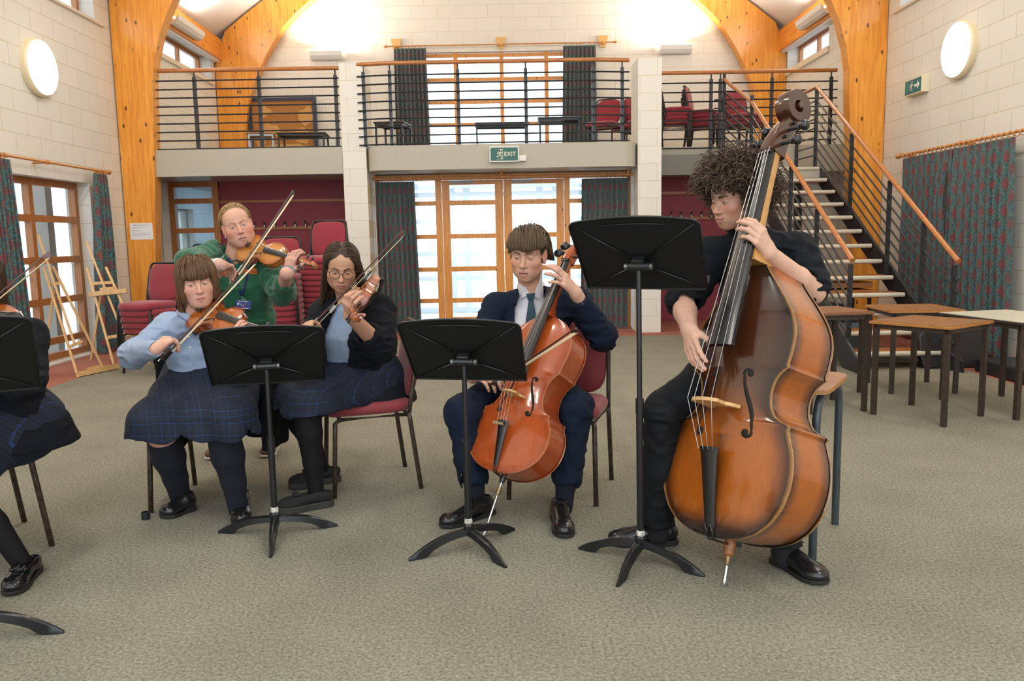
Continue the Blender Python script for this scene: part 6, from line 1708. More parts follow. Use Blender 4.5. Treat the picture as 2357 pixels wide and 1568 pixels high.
# ================================================================== teacher in the green jumper
def teacher():
    t = person('person in a green pumpkin jumper standing, demonstrating on a violin with raised bow', (-1.66, 4.9))
    H = Head(P3(546, 519, 4.80), 22, 4, -15, 1.04, jaw=1.18, cheek=1.12, nose=1.08, open_=.0022, lid=.60)
    neck = P3(538, 596, 4.86); hip = Vector((-1.62, 4.93, .86)); rt = Vector((-.95, -.30, 0)).normalized()
    shR, shL = P3(492, 588, 4.80), P3(612, 618, 4.90); elR, wrR = P3(436, 607, 4.52), P3(506, 611, 4.37); elL, wrL = P3(650, 672, 4.72), P3(660, 630, 4.50)
    parts, cols = [], []
    S = H.build(Sdf()); S.cone(H.w((0, -.02, -.055)), neck + Vector((0, 0, -.05)), .060, .068, .03); S.ell(H.w((0, .035, -.10)), (.045, .04, .024), None, .03)
    lo = None
    skin_part(parts, cols, S, .0019, lambda V: H.paint(V, SK2, (.50, .22, .18), (.30, .17, .09), 1.25, .75, 2))
    S = Sdf(); b0, b1 = map(Vector, BOW2[:2]); bd = (b1 - b0).normalized(); fr = b0 + bd * .075
    f = perp(wrR, fr + Vector((.01, .0, .035)))
    tipsR = hand(S, wrR, f, (.1, .55, -.8), [(.35, .75, .3), (.6, .8, .35), (.75, .75, .35), (.8, .65, .3)], (.45, .7, .4), 1, .98, .16); S.cone(elR, wrR, .045, .031, .02); S.cone(wrR, wrR + f * .03, .031, .026, .02)
    skin_part(parts, cols, S, .0021, hand_paint((.60, .33, .25), tipsR))
    S = Sdf(); L2 = (v2b - v2a).length / 1.66; X, U, N_ = (V2_M.to_3x3() @ Vector(a) for a in ((1, 0, 0), (0, 1, 0), (0, 0, 1)))
    g_ = V2_M @ Vector((0, 1.20 * L2, 0)); w2 = g_ + X * .085 - N_ * .035
    tips = hand(S, w2, (-X * .75 + N_ * .55 + U * .1), (-X * .5 - N_ * .55), [(.35, .8, .5), (.4, .85, .5), (.45, .9, .5), (.5, .85, .5)], (.8, .35, -.2), -1, .98); S.cone(wrL, w2, .034, .029, .02); S.cone(elL, wrL, .046, .034, .02)
    skin_part(parts, cols, S, .0021, hand_paint((.60, .33, .25), tips))
    body_of(t, parts, cols); H.eyes(t, (.10, .16, .26), (.14, .9, -.10))
    # fair hair drawn back
    def flow(p):
        b = Vector((0, -.12, -.01)) - p; return b.normalized()
    roots = scalp_roots(2600, 7, lambda p: p.z > .052 - max(0, -p.y) * .9 and not (p.y > .040 and p.z < .086) and not (p.y > .0 and p.z < .030))
    mb = strands(H, roots, flow, lambda p, i: p.y < -.115 and abs(p.x) < .03, 20, .0115, .0011, grav=.05, seed=8, thick=.012, jitter=.2)
    rn = random.Random(3)
    S = Sdf(); S.ell(H.w((0, -.015, .036)), A_((.0795, .099, .0845)) * H.s, H.R); S.ell(H.w((0, .10, .010)), A_((.075, .080, .076)) * H.s, H.R, .014, 1)
    for q in (-1, 1): S.ell(H.w((q * .08, .03, -.03)), A_((.05, .06, .055)) * H.s, H.R, .012, 1)
    S.ell(H.w((0, -.118, -.005)), A_((.034, .03, .036)) * H.s, H.R, .015)
    hair_obj('hair', H, t, S, .0032, mb, (.36, .235, .105), .42, disp=lambda P: .002 * vnoise(P, (60, 90, 90), 4))
    p = H.w((.080, -.006, -.047)); obj('earring', MB().sphere(p, .005, 10, 8), mat('pearl', (.8, .8, .76), .2), t, True, True)
    GRN = mat('green_jumper', (.006, .095, .040), .85, noise=.12, nscale=40, bump=.4, bscale=320, sheen=.25)
    S = Sdf(); S.torso(hip, neck, rt, [(-.13, .195, .155, .03), (.02, .205, .165, .035), (.14, .19, .155, .03), (.35, .19, .16, .04), (.62, .195, .15, .045), (.82, .165, .115, .015), (.95, .095, .085, 0)], .05)
    S.cone(neck, shR, .062, .078, .05); S.cone(neck, shL, .062, .078, .05); S.chain([shR, elR, lerp3(elR, wrR, .30)], [.082, .070, .056], .03); S.chain([shL, elL, lerp3(elL, wrL, .45)], [.084, .074, .054], .03)
    S.cone(lerp3(elR, wrR, .2), lerp3(elR, wrR, .8), .040, .040, .004, 1); S.cone(lerp3(elL, wrL, .35), lerp3(elL, wrL, .9), .040, .040, .004, 1)
    S.cone(neck + Vector((0, -.02, .01)), neck + Vector((0, -.05, .12)), .064, .075, .006, 1); S.plane(hip + Vector((0, 0, -.085)), (0, 0, -1))
    GS = S; J = cloth('jumper', t, S, .005, GRN, arm_folds(.008, [elR, elL, lerp3(hip, neck, .35), lerp3(hip, neck, .1), shR], 11, .2))
    # row of orange pumpkins printed across the chest
    ORG = mat('pumpkin_orange', (.70, .13, .02), .7); DK = mat('pumpkin_face', (.03, .05, .02), .8)
    mo, md = MB(), MB()
    for x, y in ((516, 629), (541, 630), (566, 627), (585, 625)):
        c = GS.hit(x, y); n = (CPOS - c).normalized(); c = c + n * .004; ux = Vector((1, 0, 0)); ux = (ux - n * ux.dot(n)).normalized(); uz = n.cross(ux)
        if uz.z < 0: uz = -uz
        for k in (-1, 0, 1):
            pl = [c + ux * (k * .012 + .013 * math.cos(a)) + uz * .0175 * math.sin(a) + n * .0005 * abs(k) for a in [2 * PI * i / 20 for i in range(20)]]; mo.prism(pl, n * .003)
        mo.bar(c + uz * .016, c + uz * .024, .005, .004, n)
        for sx in (-1, 1): md.prism([c + n * .004 + ux * (sx * .008 + .004 * a) + uz * (.004 + .004 * b) for a, b in ((-1, -.6), (1, -.6), (0, 1))], n * .0015)
        pts = [c + n * .0045 + ux * (.012 * math.sin(a)) - uz * (.006 + .004 * (math.cos(a) - .5)) for a in (-1.1, -.6, 0, .6, 1.1)]; md.tube(pts, .0014, 5)
    pk = obj('pumpkin_print', mo, ORG, J, False, False); pk2 = obj('pumpkin_face', md, DK, J, False, False)
    # lanyard with a card, bracelet, watch, rings
    LAN = mat('lanyard_blue', (.012, .022, .10), .6)
    pc = GS.hit(556, 682); m = MB()
    for q0 in (((522, 572), (529, 600), (538, 628), (548, 656), (556, 682)), ((572, 580), (572, 610), (568, 640), (562, 662), (556, 682))):
        pp = [GS.hit(x, y) for x, y in q0]; m.tube([p + (CPOS - p).normalized() * .004 for p in pp], .0068, 6)
    o = obj('lanyard', m, LAN, t, True, True)
    c = GS.hit(560, 702); n = (CPOS - c).normalized(); c = c + n * .016; ux = Vector((1, 0, -.06)).normalized(); uz = n.cross(ux); uz = uz if uz.z > 0 else -uz
    q = lambda x, z, y=0: c + ux * x + uz * z + n * y
    obj('id_card', MB().prism([q(-.045, -.027), q(.045, -.027), q(.045, .027), q(-.045, .027)], n * .002), mat('card_blue', (.015, .03, .20), .3), o, False, False)
    m = MB(); m.prism([q(-.03, .021, .003), q(.028, .021, .003), q(.028, .024, .003), q(-.03, .024, .003)], n * .0006); m.prism([q(-.01, -.022, .003), q(.03, -.022, .003), q(.03, -.019, .003), q(-.01, -.019, .003)], n * .0006); m.lathe([(.006, 0), (.006, .001)], q(-.03, .005, .003), n, 10)
    obj('card_print', m, mat('card_white', (.75, .75, .8), .5), o, False, False)
    obj('key_ring', MB().tube([q(-.002 + .019 * math.cos(a), .016 + .019 * math.sin(a), .006) for a in [2 * PI * i / 20 for i in range(21)]], .0016, 6).tube([pc + n * .01, q(-.002, .036, .006)], .002, 6), mat('ring_steel', (.6, .6, .6), .25, 1), o, True, False)
    obj('orange_tag', MB().tube([q(.0, -.002, .007), q(.006, -.025, .007), q(.008, -.045, .007)], .0022, 5), mat('orange_cord', (.75, .16, .02), .6), o, True, False)
    d = perp(elR, wrR); u = d.orthogonal().normalized(); v = d.cross(u); c = lerp3(elR, wrR, .94); m = MB()
    for k, o_ in enumerate((-.010, -.003, .004, .010)): m.tube([c + d * o_ + (u * math.cos(a) + v * math.sin(a)) * (.036 + .001 * (k % 2)) for a in [2 * PI * i / 18 for i in range(19)]], .0032, 6)
    m.tube([c + (u * .036), c + u * .05 + Vector((.01, -.02, .02)), c + Vector((.03, -.05, .035))], .0014, 5); m.tube([c + (u * .036), c + Vector((.035, -.045, -.015)), c + Vector((.055, -.05, -.022))], .0014, 5)
    obj('bracelet', m, mat('bracelet_string', (.55, .62, .60), .6, noise=.3, nscale=300), t, True, True)
    d = perp(elL, w2); u = d.orthogonal().normalized(); v = d.cross(u); c = lerp3(wrL, w2, .25)
    m = MB().tube([c + (u * math.cos(a) + v * math.sin(a)) * .0345 for a in [2 * PI * i / 20 for i in range(21)]], .0062, 6); fc = c + (CPOS - c).normalized() * .036; m.box(fc, (.030, .012, .024))
    obj('watch', m, mat('watch_black', (.02, .022, .025), .25, .4), t, True, True, auto=40)
    obj('wrist_band', MB().tube([c + d * .026 + (u * math.cos(a) + v * math.sin(a)) * .033 for a in [2 * PI * i / 20 for i in range(21)]], .004, 6), mat('teal_band', (.05, .22, .27), .6), t, True, True)
    # trousers and trainers
    TRO = mat('tan_trousers', (.32, .115, .065), .75, noise=.10, nscale=30, bump=.3, bscale=160)
    S = Sdf(); S.ell(hip + Vector((0, .02, -.06)), (.185, .15, .12))
    for x, y in ((-1.505, 4.96), (-1.83, 4.93)):
        S.chain([Vector((lerp3(hip, (x, y, 0), .35).x, hip.y, .80)), Vector((x, y - .01, .47)), Vector((x, y + .02, .145))], [.115, .078, .066], .03)
    S.plane((0, 0, .145), (0, 0, -1)); cloth('trousers', t, S, .006, TRO, arm_folds(.006, [(-1.505, 4.96, .2), (-1.505, 4.96, .5)], 5))
    BR = mat('brown_trainer', (.10, .035, .022), .35); WS = mat('white_sole', (.62, .56, .46), .6)
    for (x, y) in ((-1.495, 4.90), (-1.82, 4.87)):
        shoe(t, (x - .01, y + .16), (x + .015, y - .10), 'shoe', False, False, BR, WS, .047)
    for x, y in ((-1.505, 4.98), (-1.83, 4.95)): S = Sdf(); S.cone((x, y, .09), (x, y, .2), .042, .045); cloth('sock', t, S, .006, mat('tan_sock', (.30, .14, .10), .9))
    return t
teacher()
# ================================================================== violinist with glasses and a dark blazer
BLAZER = mat('black_blazer_cloth', (.0055, .0065, .010), .9, 0, .25, noise=.15, nscale=60, bump=.3, bscale=300)
TIGHTS = mat('black_tights', (.006, .005, .006), .75, 0, .25)
def girl_glasses():
    t = person('person with long brown hair and glasses in a dark blazer, playing violin seated', (-.8, 4.1))
    H = Head(P3(786, 614, 4.10), 10, 22, 4, .98, jaw=1.0, cheek=1.05, nose=1.0, lid=.48)
    neck = P3(806, 700, 4.17); hip = Vector((-.80, 4.33, .56)); rt = Vector((-.88, .40, 0)).normalized()
    shR, shL = P3(748, 722, 4.20), P3(872, 716, 4.12); elR, wrR = P3(700, 815, 3.98), P3(706, 772, 3.76)
    elL, wrL = P3(874, 796, 3.92), P3(812, 742, 3.70)
    hpR, hpL = hip + rt * .09 , hip - rt * .09; knL, knR = P3(706, 940, 3.86), P3(668, 930, 4.08); anL, anR = P3(728, 1130, 3.87), P3(748, 1078, 4.28)
    parts, cols = [], []
    S = H.build(Sdf()); S.cone(H.w((0, -.02, -.055)), neck + Vector((0, .01, -.05)), .050, .056, .03)
    skin_part(parts, cols, S, .0019, lambda V: H.paint(V, SK3, (.42, .15, .13), (.035, .020, .014), .55, 1.0, 3))
    S = Sdf(); b0, b1 = map(Vector, BOW3[:2]); bd = (b1 - b0).normalized(); fr = b0 + bd * .06
    f = perp(wrR, fr + Vector((.0, .02, .05)))
    tips = hand(S, wrR, f, (.45, .15, -.7), [(.6, .8, .35), (.75, .9, .4), (.85, .9, .4), (.9, .8, .3)], (.5, .7, .4), 1, .95); S.cone(lerp3(elR, wrR, .3), wrR, .038, .028, .02)
    skin_part(parts, cols, S, .0021, hand_paint(SK3, tips))
    S = Sdf(); L3 = (v3b - v3a).length / 1.66; X, U, N_ = (V3_M.to_3x3() @ Vector(a) for a in ((1, 0, 0), (0, 1, 0), (0, 0, 1)))
    g_ = V3_M @ Vector((0, 1.22 * L3, 0)); w2 = g_ + X * .035 - N_ * .078 + U * -.02; w2 = P3(806, 727, w2.y)
    tips = hand(S, w2, perp(w2, g_ + X * .030 + N_ * .008), -X, [(.35, .85, .55), (.45, .95, .55), (.5, 1.0, .55), (.55, 1.0, .5)], (.9, .2, -.1), -1, .98, .15); S.cone(lerp3(elL, w2, .2), w2, .043, .029, .02)
    skin_part(parts, cols, S, .0021, hand_paint((.53, .29, .19), tips))
    body_of(t, parts, cols); H.eyes(t, (.07, .045, .025), (-.05, .9, -.12))
    # centre parting, long hair over both shoulders
    def flow(p):
        s = 1 if p.x > 0 else -1; k = max(0., min(1., (p.z - .02) / .07))
        return Vector((s * (.35 + .9 * k + (.75 * (1 - k) if p.x < 0 and p.z < -.06 else 0)), -.25 * k - (.35 if p.x < 0 and p.z < -.06 else 0) - .25 * (p.y > .03) + .06 * (1 - k), -.25 - 1.3 * (1 - k)))
    def stop(p, i): return p.z < (-.36 if p.x < -.05 else -.30 if p.y < .03 else -.26)
    roots = [p for p in scalp_roots(4200, 9, lambda p: p.z > .035 and not (p.y > .040 and p.z < .092 - abs(p.x) * .75) or (p.y < -.01 and p.z > -.02))]
    mb = strands(H, roots, flow, stop, 44, .0115, .0015, grav=.3, seed=5, thick=.012, flare=(.08, .95), jitter=.10, shell=(.080, .098, .084), cen=(0, -.014, .034), stiff=.6)
    S = Sdf(); e = lambda c, r, k=.02, op=0: S.ell(H.w(c), A_(r) * H.s, H.R, k, op)
    e((0, -.014, .034), (.0805, .0985, .0845)); e((0, .02, .066), (.056, .056, .034), .03); e((0, -.06, -.06), (.075, .045, .13), .04)
    for q in (-1, 1): e((q * .078, -.015, -.06), (.018, .045, .12), .03)
    e((0, .112, .012), (.055, .072, .090), .010, 1); e((0, .09, -.08), (.07, .075, .07), .012, 1)
    hair_obj('hair', H, t, S, .0034, mb, (.050, .028, .016), .38, disp=lambda P: .003 * vnoise(P, (90, 90, 14), 4))
    # glasses
    m = MB()
    q = lambda x, z, y: H.w((x, y, z))
    for s in (-1, 1):
        ring = [q(s * (.033 + .0265 * math.cos(a)), -.003 + .0215 * math.sin(a) * (1 - .10 * math.cos(a) * 0), .101 - .010 * abs(math.cos(a)) * (1 if math.cos(a) > 0 else 0)) for a in [2 * PI * i / 28 for i in range(29)]]
        m.tube(ring, .0017 * H.s, 6); m.tube([q(s * .059, .006, .092), q(s * .076, .006, .07), q(s * .080, .004, .0), q(s * .078, -.006, -.03)], .0016, 6)
    m.tube([q(-.008, .003, .103), q(0, .006, .105), q(.008, .003, .103)], .0016, 6)
    g = obj('glasses', m, mat('tortoiseshell', (.09, .045, .018), .25, noise=.7, nscale=90), t, True, True)
    # shirt front
    SHIRT = mat('pale_blue_cotton', (.34, .42, .55), .8)
    fw = Vector((0, 0, 1)).cross(rt); fw = fw if fw.y < 0 else -fw
    S = Sdf(); S.torso(hip, neck, rt, [(.1, .155, .125, .03), (.4, .15, .125, .04), (.7, .16, .12, .03), (.88, .12, .09, 0), (.98, .07, .07, 0)], .04); S.cone(neck + Vector((0, 0, -.02)), neck + Vector((0, -.01, .03)), .060, .056, .02)
    S.cone(neck + Vector((0, -.01, .0)), neck + Vector((0, -.05, .12)), .052, .062, .006, 1)
    cloth('shirt', t, S, .006, SHIRT, folds(.005, 21, (14, 14, 6)))
    # blazer, open in front
    S = Sdf(); S.torso(hip, neck, rt, [(-.24, .315, .25, .02), (.0, .285, .225, .03), (.12, .225, .18, .03), (.3, .19, .155, .035), (.55, .19, .15, .035), (.75, .185, .14, .02), (.9, .14, .10, 0), (1.0, .075, .075, 0)], .05)
    S.cone(neck, shR, .062, .074, .05); S.cone(neck, shL, .062, .076, .05); S.chain([shR, elR, lerp3(elR, wrR, .85)], [.080, .070, .052], .03); S.chain([shL, elL, lerp3(elL, wrL, .42)], [.084, .076, .064], .03)
    S.cone(lerp3(elL, wrL, .25), lerp3(elL, wrL, 1.0), .048, .050, .004, 1); S.cone(lerp3(elR, wrR, .75), lerp3(elR, wrR, 1.2), .040, .040, .004, 1)
    opening(S, hip, neck, rt, [(.16, .03, .035), (.35, .02, .075), (.6, .01, .085), (.85, 0, .075), (1.0, 0, .06)])
    S.cone(neck + Vector((0, 0, .0)), neck + Vector((0, -.02, .12)), .064, .075, .006, 1); S.plane(hip + Vector((0, 0, -.12)), (0, 0, -1))
    JS = S; J = cloth('blazer', t, S, .005, BLAZER, arm_folds(.008, [elR, elL, lerp3(hip, neck, .3), shL], 31, .2))
    p = JS.hit(793, 837); obj('button', MB().lathe([(.011, 0), (.012, .004), (.008, .006)], p, (CPOS - p), 16), mat('brass_button', (.28, .20, .09), .35, .7), J, True, False)
    a, b, c, d = (JS.hit(x, y) for x, y in ((858, 806), (914, 802), (914, 815), (862, 818))); n = (CPOS - a).normalized() * .004
    obj('pocket_flap', MB().prism([p + n for p in (a, b, c, d)], n), BLAZER, J, False, False, bevel=.002)
    p = P3(767, 712, 3.93); p = JS.hit(766, 711); obj('badge', MB().prism([p + Vector((x, -.012, z)) for x, z in ((-.022, -.012), (-.006, -.022), (.024, .012), (.010, .024))], (0, -.003, 0)), mat('badge_silver', (.35, .38, .38), .25, .6), J, False, False)
    skirt(t, (hpR, hpL), (lerp3(hpR, knR, .90), lerp3(hpL, knL, .93)), rt, .02, .165, .094, waist=(hip + Vector((0, 0, .14)), .15), seed=6)
    S = Sdf()
    for hp, kn, an in ((hpR, knR, anR), (hpL, knL, anL)): S.chain([lerp3(hp, kn, .5), kn, lerp3(kn, an, .3), lerp3(kn, an, .65), an - Vector((0, 0, .04))], [.078, .068, .062, .048, .036], .012)
    cloth('tights', t, S, .0055, TIGHTS)
    SU = mat('black_suede', (.010, .010, .010), .85); RU = mat('cleated_sole', (.035, .034, .030), .5)
    for h, e_ in (((-.885, 3.90), (-1.125, 3.775)), ((-.935, 4.32), (-1.17, 4.16))):
        o = shoe(t, h, e_, 'shoe', True, True, SU, RU, .045, laces=False)
    return t
girl_glasses()

# ================================================================== cello player in the navy suit
NAVY_S = mat('navy_suit_cloth', (.0045, .0105, .025), .85, 0, .25, noise=.10, nscale=80, bump=.3, bscale=320)
WSHIRT = mat('white_shirt', (.72, .70, .74), .75)
def boy_cello():
    t = person('person in a navy suit and tie seated playing the cello', (.15, 3.95))
    H = Head(P3(1216, 585, 4.05), -17, 12, 3, 1.07, jaw=1.08, cheek=1.0, nose=1.05, open_=.004, male=True, lid=.48)
    neck = P3(1224, 682, 4.13); hip = Vector((.12, 4.2, .55)); rt = Vector((-1, .05, 0)).normalized()
    shR, shL = P3(1143, 706, 4.08), P3(1328, 696, 4.14); elR, wrR = P3(1092, 800, 4.0), P3(1088, 868, 3.82); elL, wrL = P3(1387, 776, 3.94), P3(1326, 676, 3.84)
    hpR, hpL = hip + rt * .10, hip - rt * .10; knR, knL = P3(1064, 950, 3.72), P3(1326, 938, 3.72); anR, anL = P3(1098, 1150, 3.71), P3(1297, 1155, 3.66)
    parts, cols = [], []
    S = H.build(Sdf()); S.cone(H.w((0, -.02, -.055)), neck + Vector((0, 0, -.04)), .057, .062, .03)
    skin_part(parts, cols, S, .0019, lambda V: H.paint(V, SK4, (.52, .22, .18), (.12, .075, .045), .8, 1.0, 4))
    S = Sdf(); X, U, N_ = (CELLO_M.to_3x3() @ Vector(a) for a in ((1, 0, 0), (0, 1, 0), (0, 0, 1)))
    g_ = CELLO_M @ Vector((0, 1.17 * LC, .075 * LC))
    f = perp(wrL, P3(1292, 636, 3.80))
    tips = hand(S, wrL, f, (-N_ * .75 - X * .2 + Vector((-.35, 0, -.35))), [(.25, .45, .35), (.15, .4, .3), (.2, .45, .3), (.3, .5, .3)], (.75, .9, .2), -1, 1.08, .20); S.cone(lerp3(elL, wrL, .5), wrL, .040, .031, .02)
    skin_part(parts, cols, S, .0022, hand_paint((.62, .36, .26), tips))
    S = Sdf(); b0, b1 = map(Vector, BOWC[:2]); bd = (b1 - b0).normalized()
    tips = hand(S, wrR, perp(wrR, b0 + bd * .05 + Vector((0, .01, .035))), (.2, .3, -.9), [(.5, .8, .3), (.6, .8, .35), (.7, .8, .35), (.75, .7, .3)], (.5, .7, .4), 1, 1.05); S.cone(lerp3(elR, wrR, .5), wrR, .042, .031, .02)
    skin_part(parts, cols, S, .0026, hand_paint((.62, .36, .26), tips))
    body_of(t, parts, cols); H.eyes(t, (.06, .05, .04), (.02, .9, -.12))
    # short brown hair with a combed fringe
    def flow(p):
        if p.y > -.03 and p.z > .05: return Vector((-.25 + p.x * 4, 1.0, -.9 * max(0, p.y - .02) * 18))
        d = Vector((p.x, p.y * .4 - .02, 0)); d.normalize(); return Vector((d.x * .3, d.y * .3, -1))
    def stop(p, i):
        if p.y > .03: return p.z < .036 + .006 * math.sin(p.x * 70) or i > 16
        if p.y > -.03: return p.z < .024
        return p.z < (-.015 if p.y > -.07 else -.05)
    roots = scalp_roots(4200, 11, lambda p: (p.z > .055 or (p.y < .02 and p.z > .03) or (p.y < -.03 and p.z > -.05)))
    mb = strands(H, roots, flow, stop, 18, .0105, .0015, grav=.2, seed=12, thick=.026, jitter=.16, shell=(.079, .098, .085), stiff=.55)
    S = Sdf(); e = lambda c, r, k=.02, op=0: S.ell(H.w(c), A_(r) * H.s, H.R, k, op)
    e((0, -.014, .036), (.0805, .0985, .0855)); e((0, .035, .070), (.060, .060, .040), .03); e((0, -.06, -.02), (.068, .042, .06), .03)
    e((0, .105, -.015), (.078, .072, .052), .010, 1); e((0, .02, -.045), (.095, .075, .052), .012, 1)
    hair_obj('hair', H, t, S, .0032, mb, (.090, .052, .026), .45, disp=lambda P: .002 * vnoise(P, (80, 80, 40), 4))
    # shirt, tie
    fw = Vector((0, 0, 1)).cross(rt); fw = fw if fw.y < 0 else -fw
    S = Sdf(); S.torso(hip, neck, rt, [(.1, .14, .11, .03), (.5, .15, .12, .03), (.75, .155, .11, .02), (.9, .11, .08, .0), (.98, .07, .07, 0)], .04); S.cone(neck - Vector((0, 0, .03)), H.w((0, -.020, -.090)), .066, .064, .015)
    S.cone(neck + Vector((0, -.01, .07)), H.w((0, .02, -.08)), .056, .064, .004, 1); S.cone(neck + fw * .075 + Vector((0, 0, .07)), neck + fw * .075 + Vector((0, 0, .012)), .035, .004, .004, 1)
    SS = S; cloth('shirt', t, S, .0034, WSHIRT, folds(.003, 41, (16, 16, 6)))
    m = MB()
    cl = [[SS.hit(x, y) for x, y in ((1191, 652), (1217, 678), (1199, 688), (1188, 668))], [SS.hit(x, y) for x, y in ((1252, 648), (1222, 676), (1243, 690), (1257, 670))]]
    for q in cl: m.prism([p + (CPOS - p).normalized() * .010 for p in q], (CPOS - q[0]).normalized() * .005)
    obj('collar', m, WSHIRT, t, False, True, bevel=.003)
    TIE = mat('teal_tie', (.006, .045, .065), .6, bump=.2, bscale=400)
    k = [SS.hit(x, y) + Vector((0, -.012, 0)) for x, y in ((1210, 676), (1232, 674), (1228, 690), (1216, 692))]
    lo_ = [SS.hit(x, y) + Vector((0, -.012, 0)) for x, y in ((1217, 690), (1227, 689), (1240, 760), (1206, 764))]
    obj('tie', MB().prism(k, (0, -.014, 0)).prism(lo_, (0, -.008, 0)), TIE, t, False, True, bevel=.003)
    # jacket
    S = Sdf(); S.torso(hip, neck, rt, [(-.18, .215, .16, .02), (.05, .19, .14, .03), (.3, .175, .135, .035), (.6, .19, .14, .03), (.8, .195, .125, .01), (.93, .14, .095, 0), (1.0, .08, .08, 0)], .05)
    S.cone(neck - Vector((0, 0, .01)), shR, .062, .066, .05); S.cone(neck - Vector((0, 0, .01)), shL, .062, .066, .05); S.chain([shR, elR, lerp3(elR, wrR, .86)], [.070, .060, .048], .03); S.chain([shL, elL, lerp3(elL, wrL, .80)], [.074, .066, .050], .03)
    S.cone(lerp3(elL, wrL, .70), lerp3(elL, wrL, 1.1), .038, .042, .004, 1); S.cone(lerp3(elR, wrR, .78), lerp3(elR, wrR, 1.1), .036, .04, .004, 1)
    opening(S, hip, neck, rt, [(.30, 0, .012), (.45, 0, .05), (.65, 0, .085), (.85, 0, .085), (1.0, 0, .07)], .05)
    S.cone(neck - Vector((0, 0, .0)), H.w((0, 0, -.1)), .069, .078, .004, 1)
    # skirts of the jacket falling at either side of the chair
    S.cone(hip - rt * .17 + Vector((0, -.02, .02)), hip - rt * .235 + Vector((0, -.05, -.12)), .075, .035, .04, flat=(A_((1, 0, 0)), .5)); S.plane(hip + Vector((0, 0, -.17)), (0, 0, -1))
    JS = S; J = cloth('jacket', t, S, .005, NAVY_S, arm_folds(.007, [elR, elL, lerp3(hip, neck, .3), lerp3(shL, elL, .5)], 51, .2))
    d = perp(elL, wrL); m = MB()
    for i in range(3):
        c = lerp3(elL, wrL, .62 + .07 * i); p = c + (CPOS - c).normalized() * .052; m.lathe([(.007, 0), (.007, .004)], p, CPOS - p, 10)
    obj('cuff_button', m, mat('dark_button', (.03, .03, .035), .3), J, True, False)
    # trousers, socks, shoes
    S = Sdf(); S.ell(hip + Vector((0, 0, -.01)), (.18, .16, .11))
    for hp, kn, an in ((hpR, knR, anR), (hpL, knL, anL)):
        S.chain([hp, kn, lerp3(kn, an, .5), lerp3(kn, an, .74)], [.098, .078, .070, .070], .03); S.cone(lerp3(kn, an, .72), lerp3(kn, an, 1.1), .062, .062, .004, 1)
    cloth('trousers', t, S, .0055, NAVY_S, arm_folds(.006, [knR, knL, lerp3(knL, anL, .7), lerp3(knR, anR, .7)], 61, .16))
    for kn, an in ((knR, anR), (knL, anL)): S = Sdf(); S.chain([lerp3(kn, an, .6), lerp3(kn, an, .8), an - Vector((0, 0, .03))], [.050, .047, .042], .02); cloth('sock', t, S, .006, SOCK_N)
    shoe(t, (-.085, 3.74), (-.315, 3.53), w=.049); shoe(t, onZ(1283, 1185), onZ(1302, 1242), w=.049)
    return t
boy_cello()

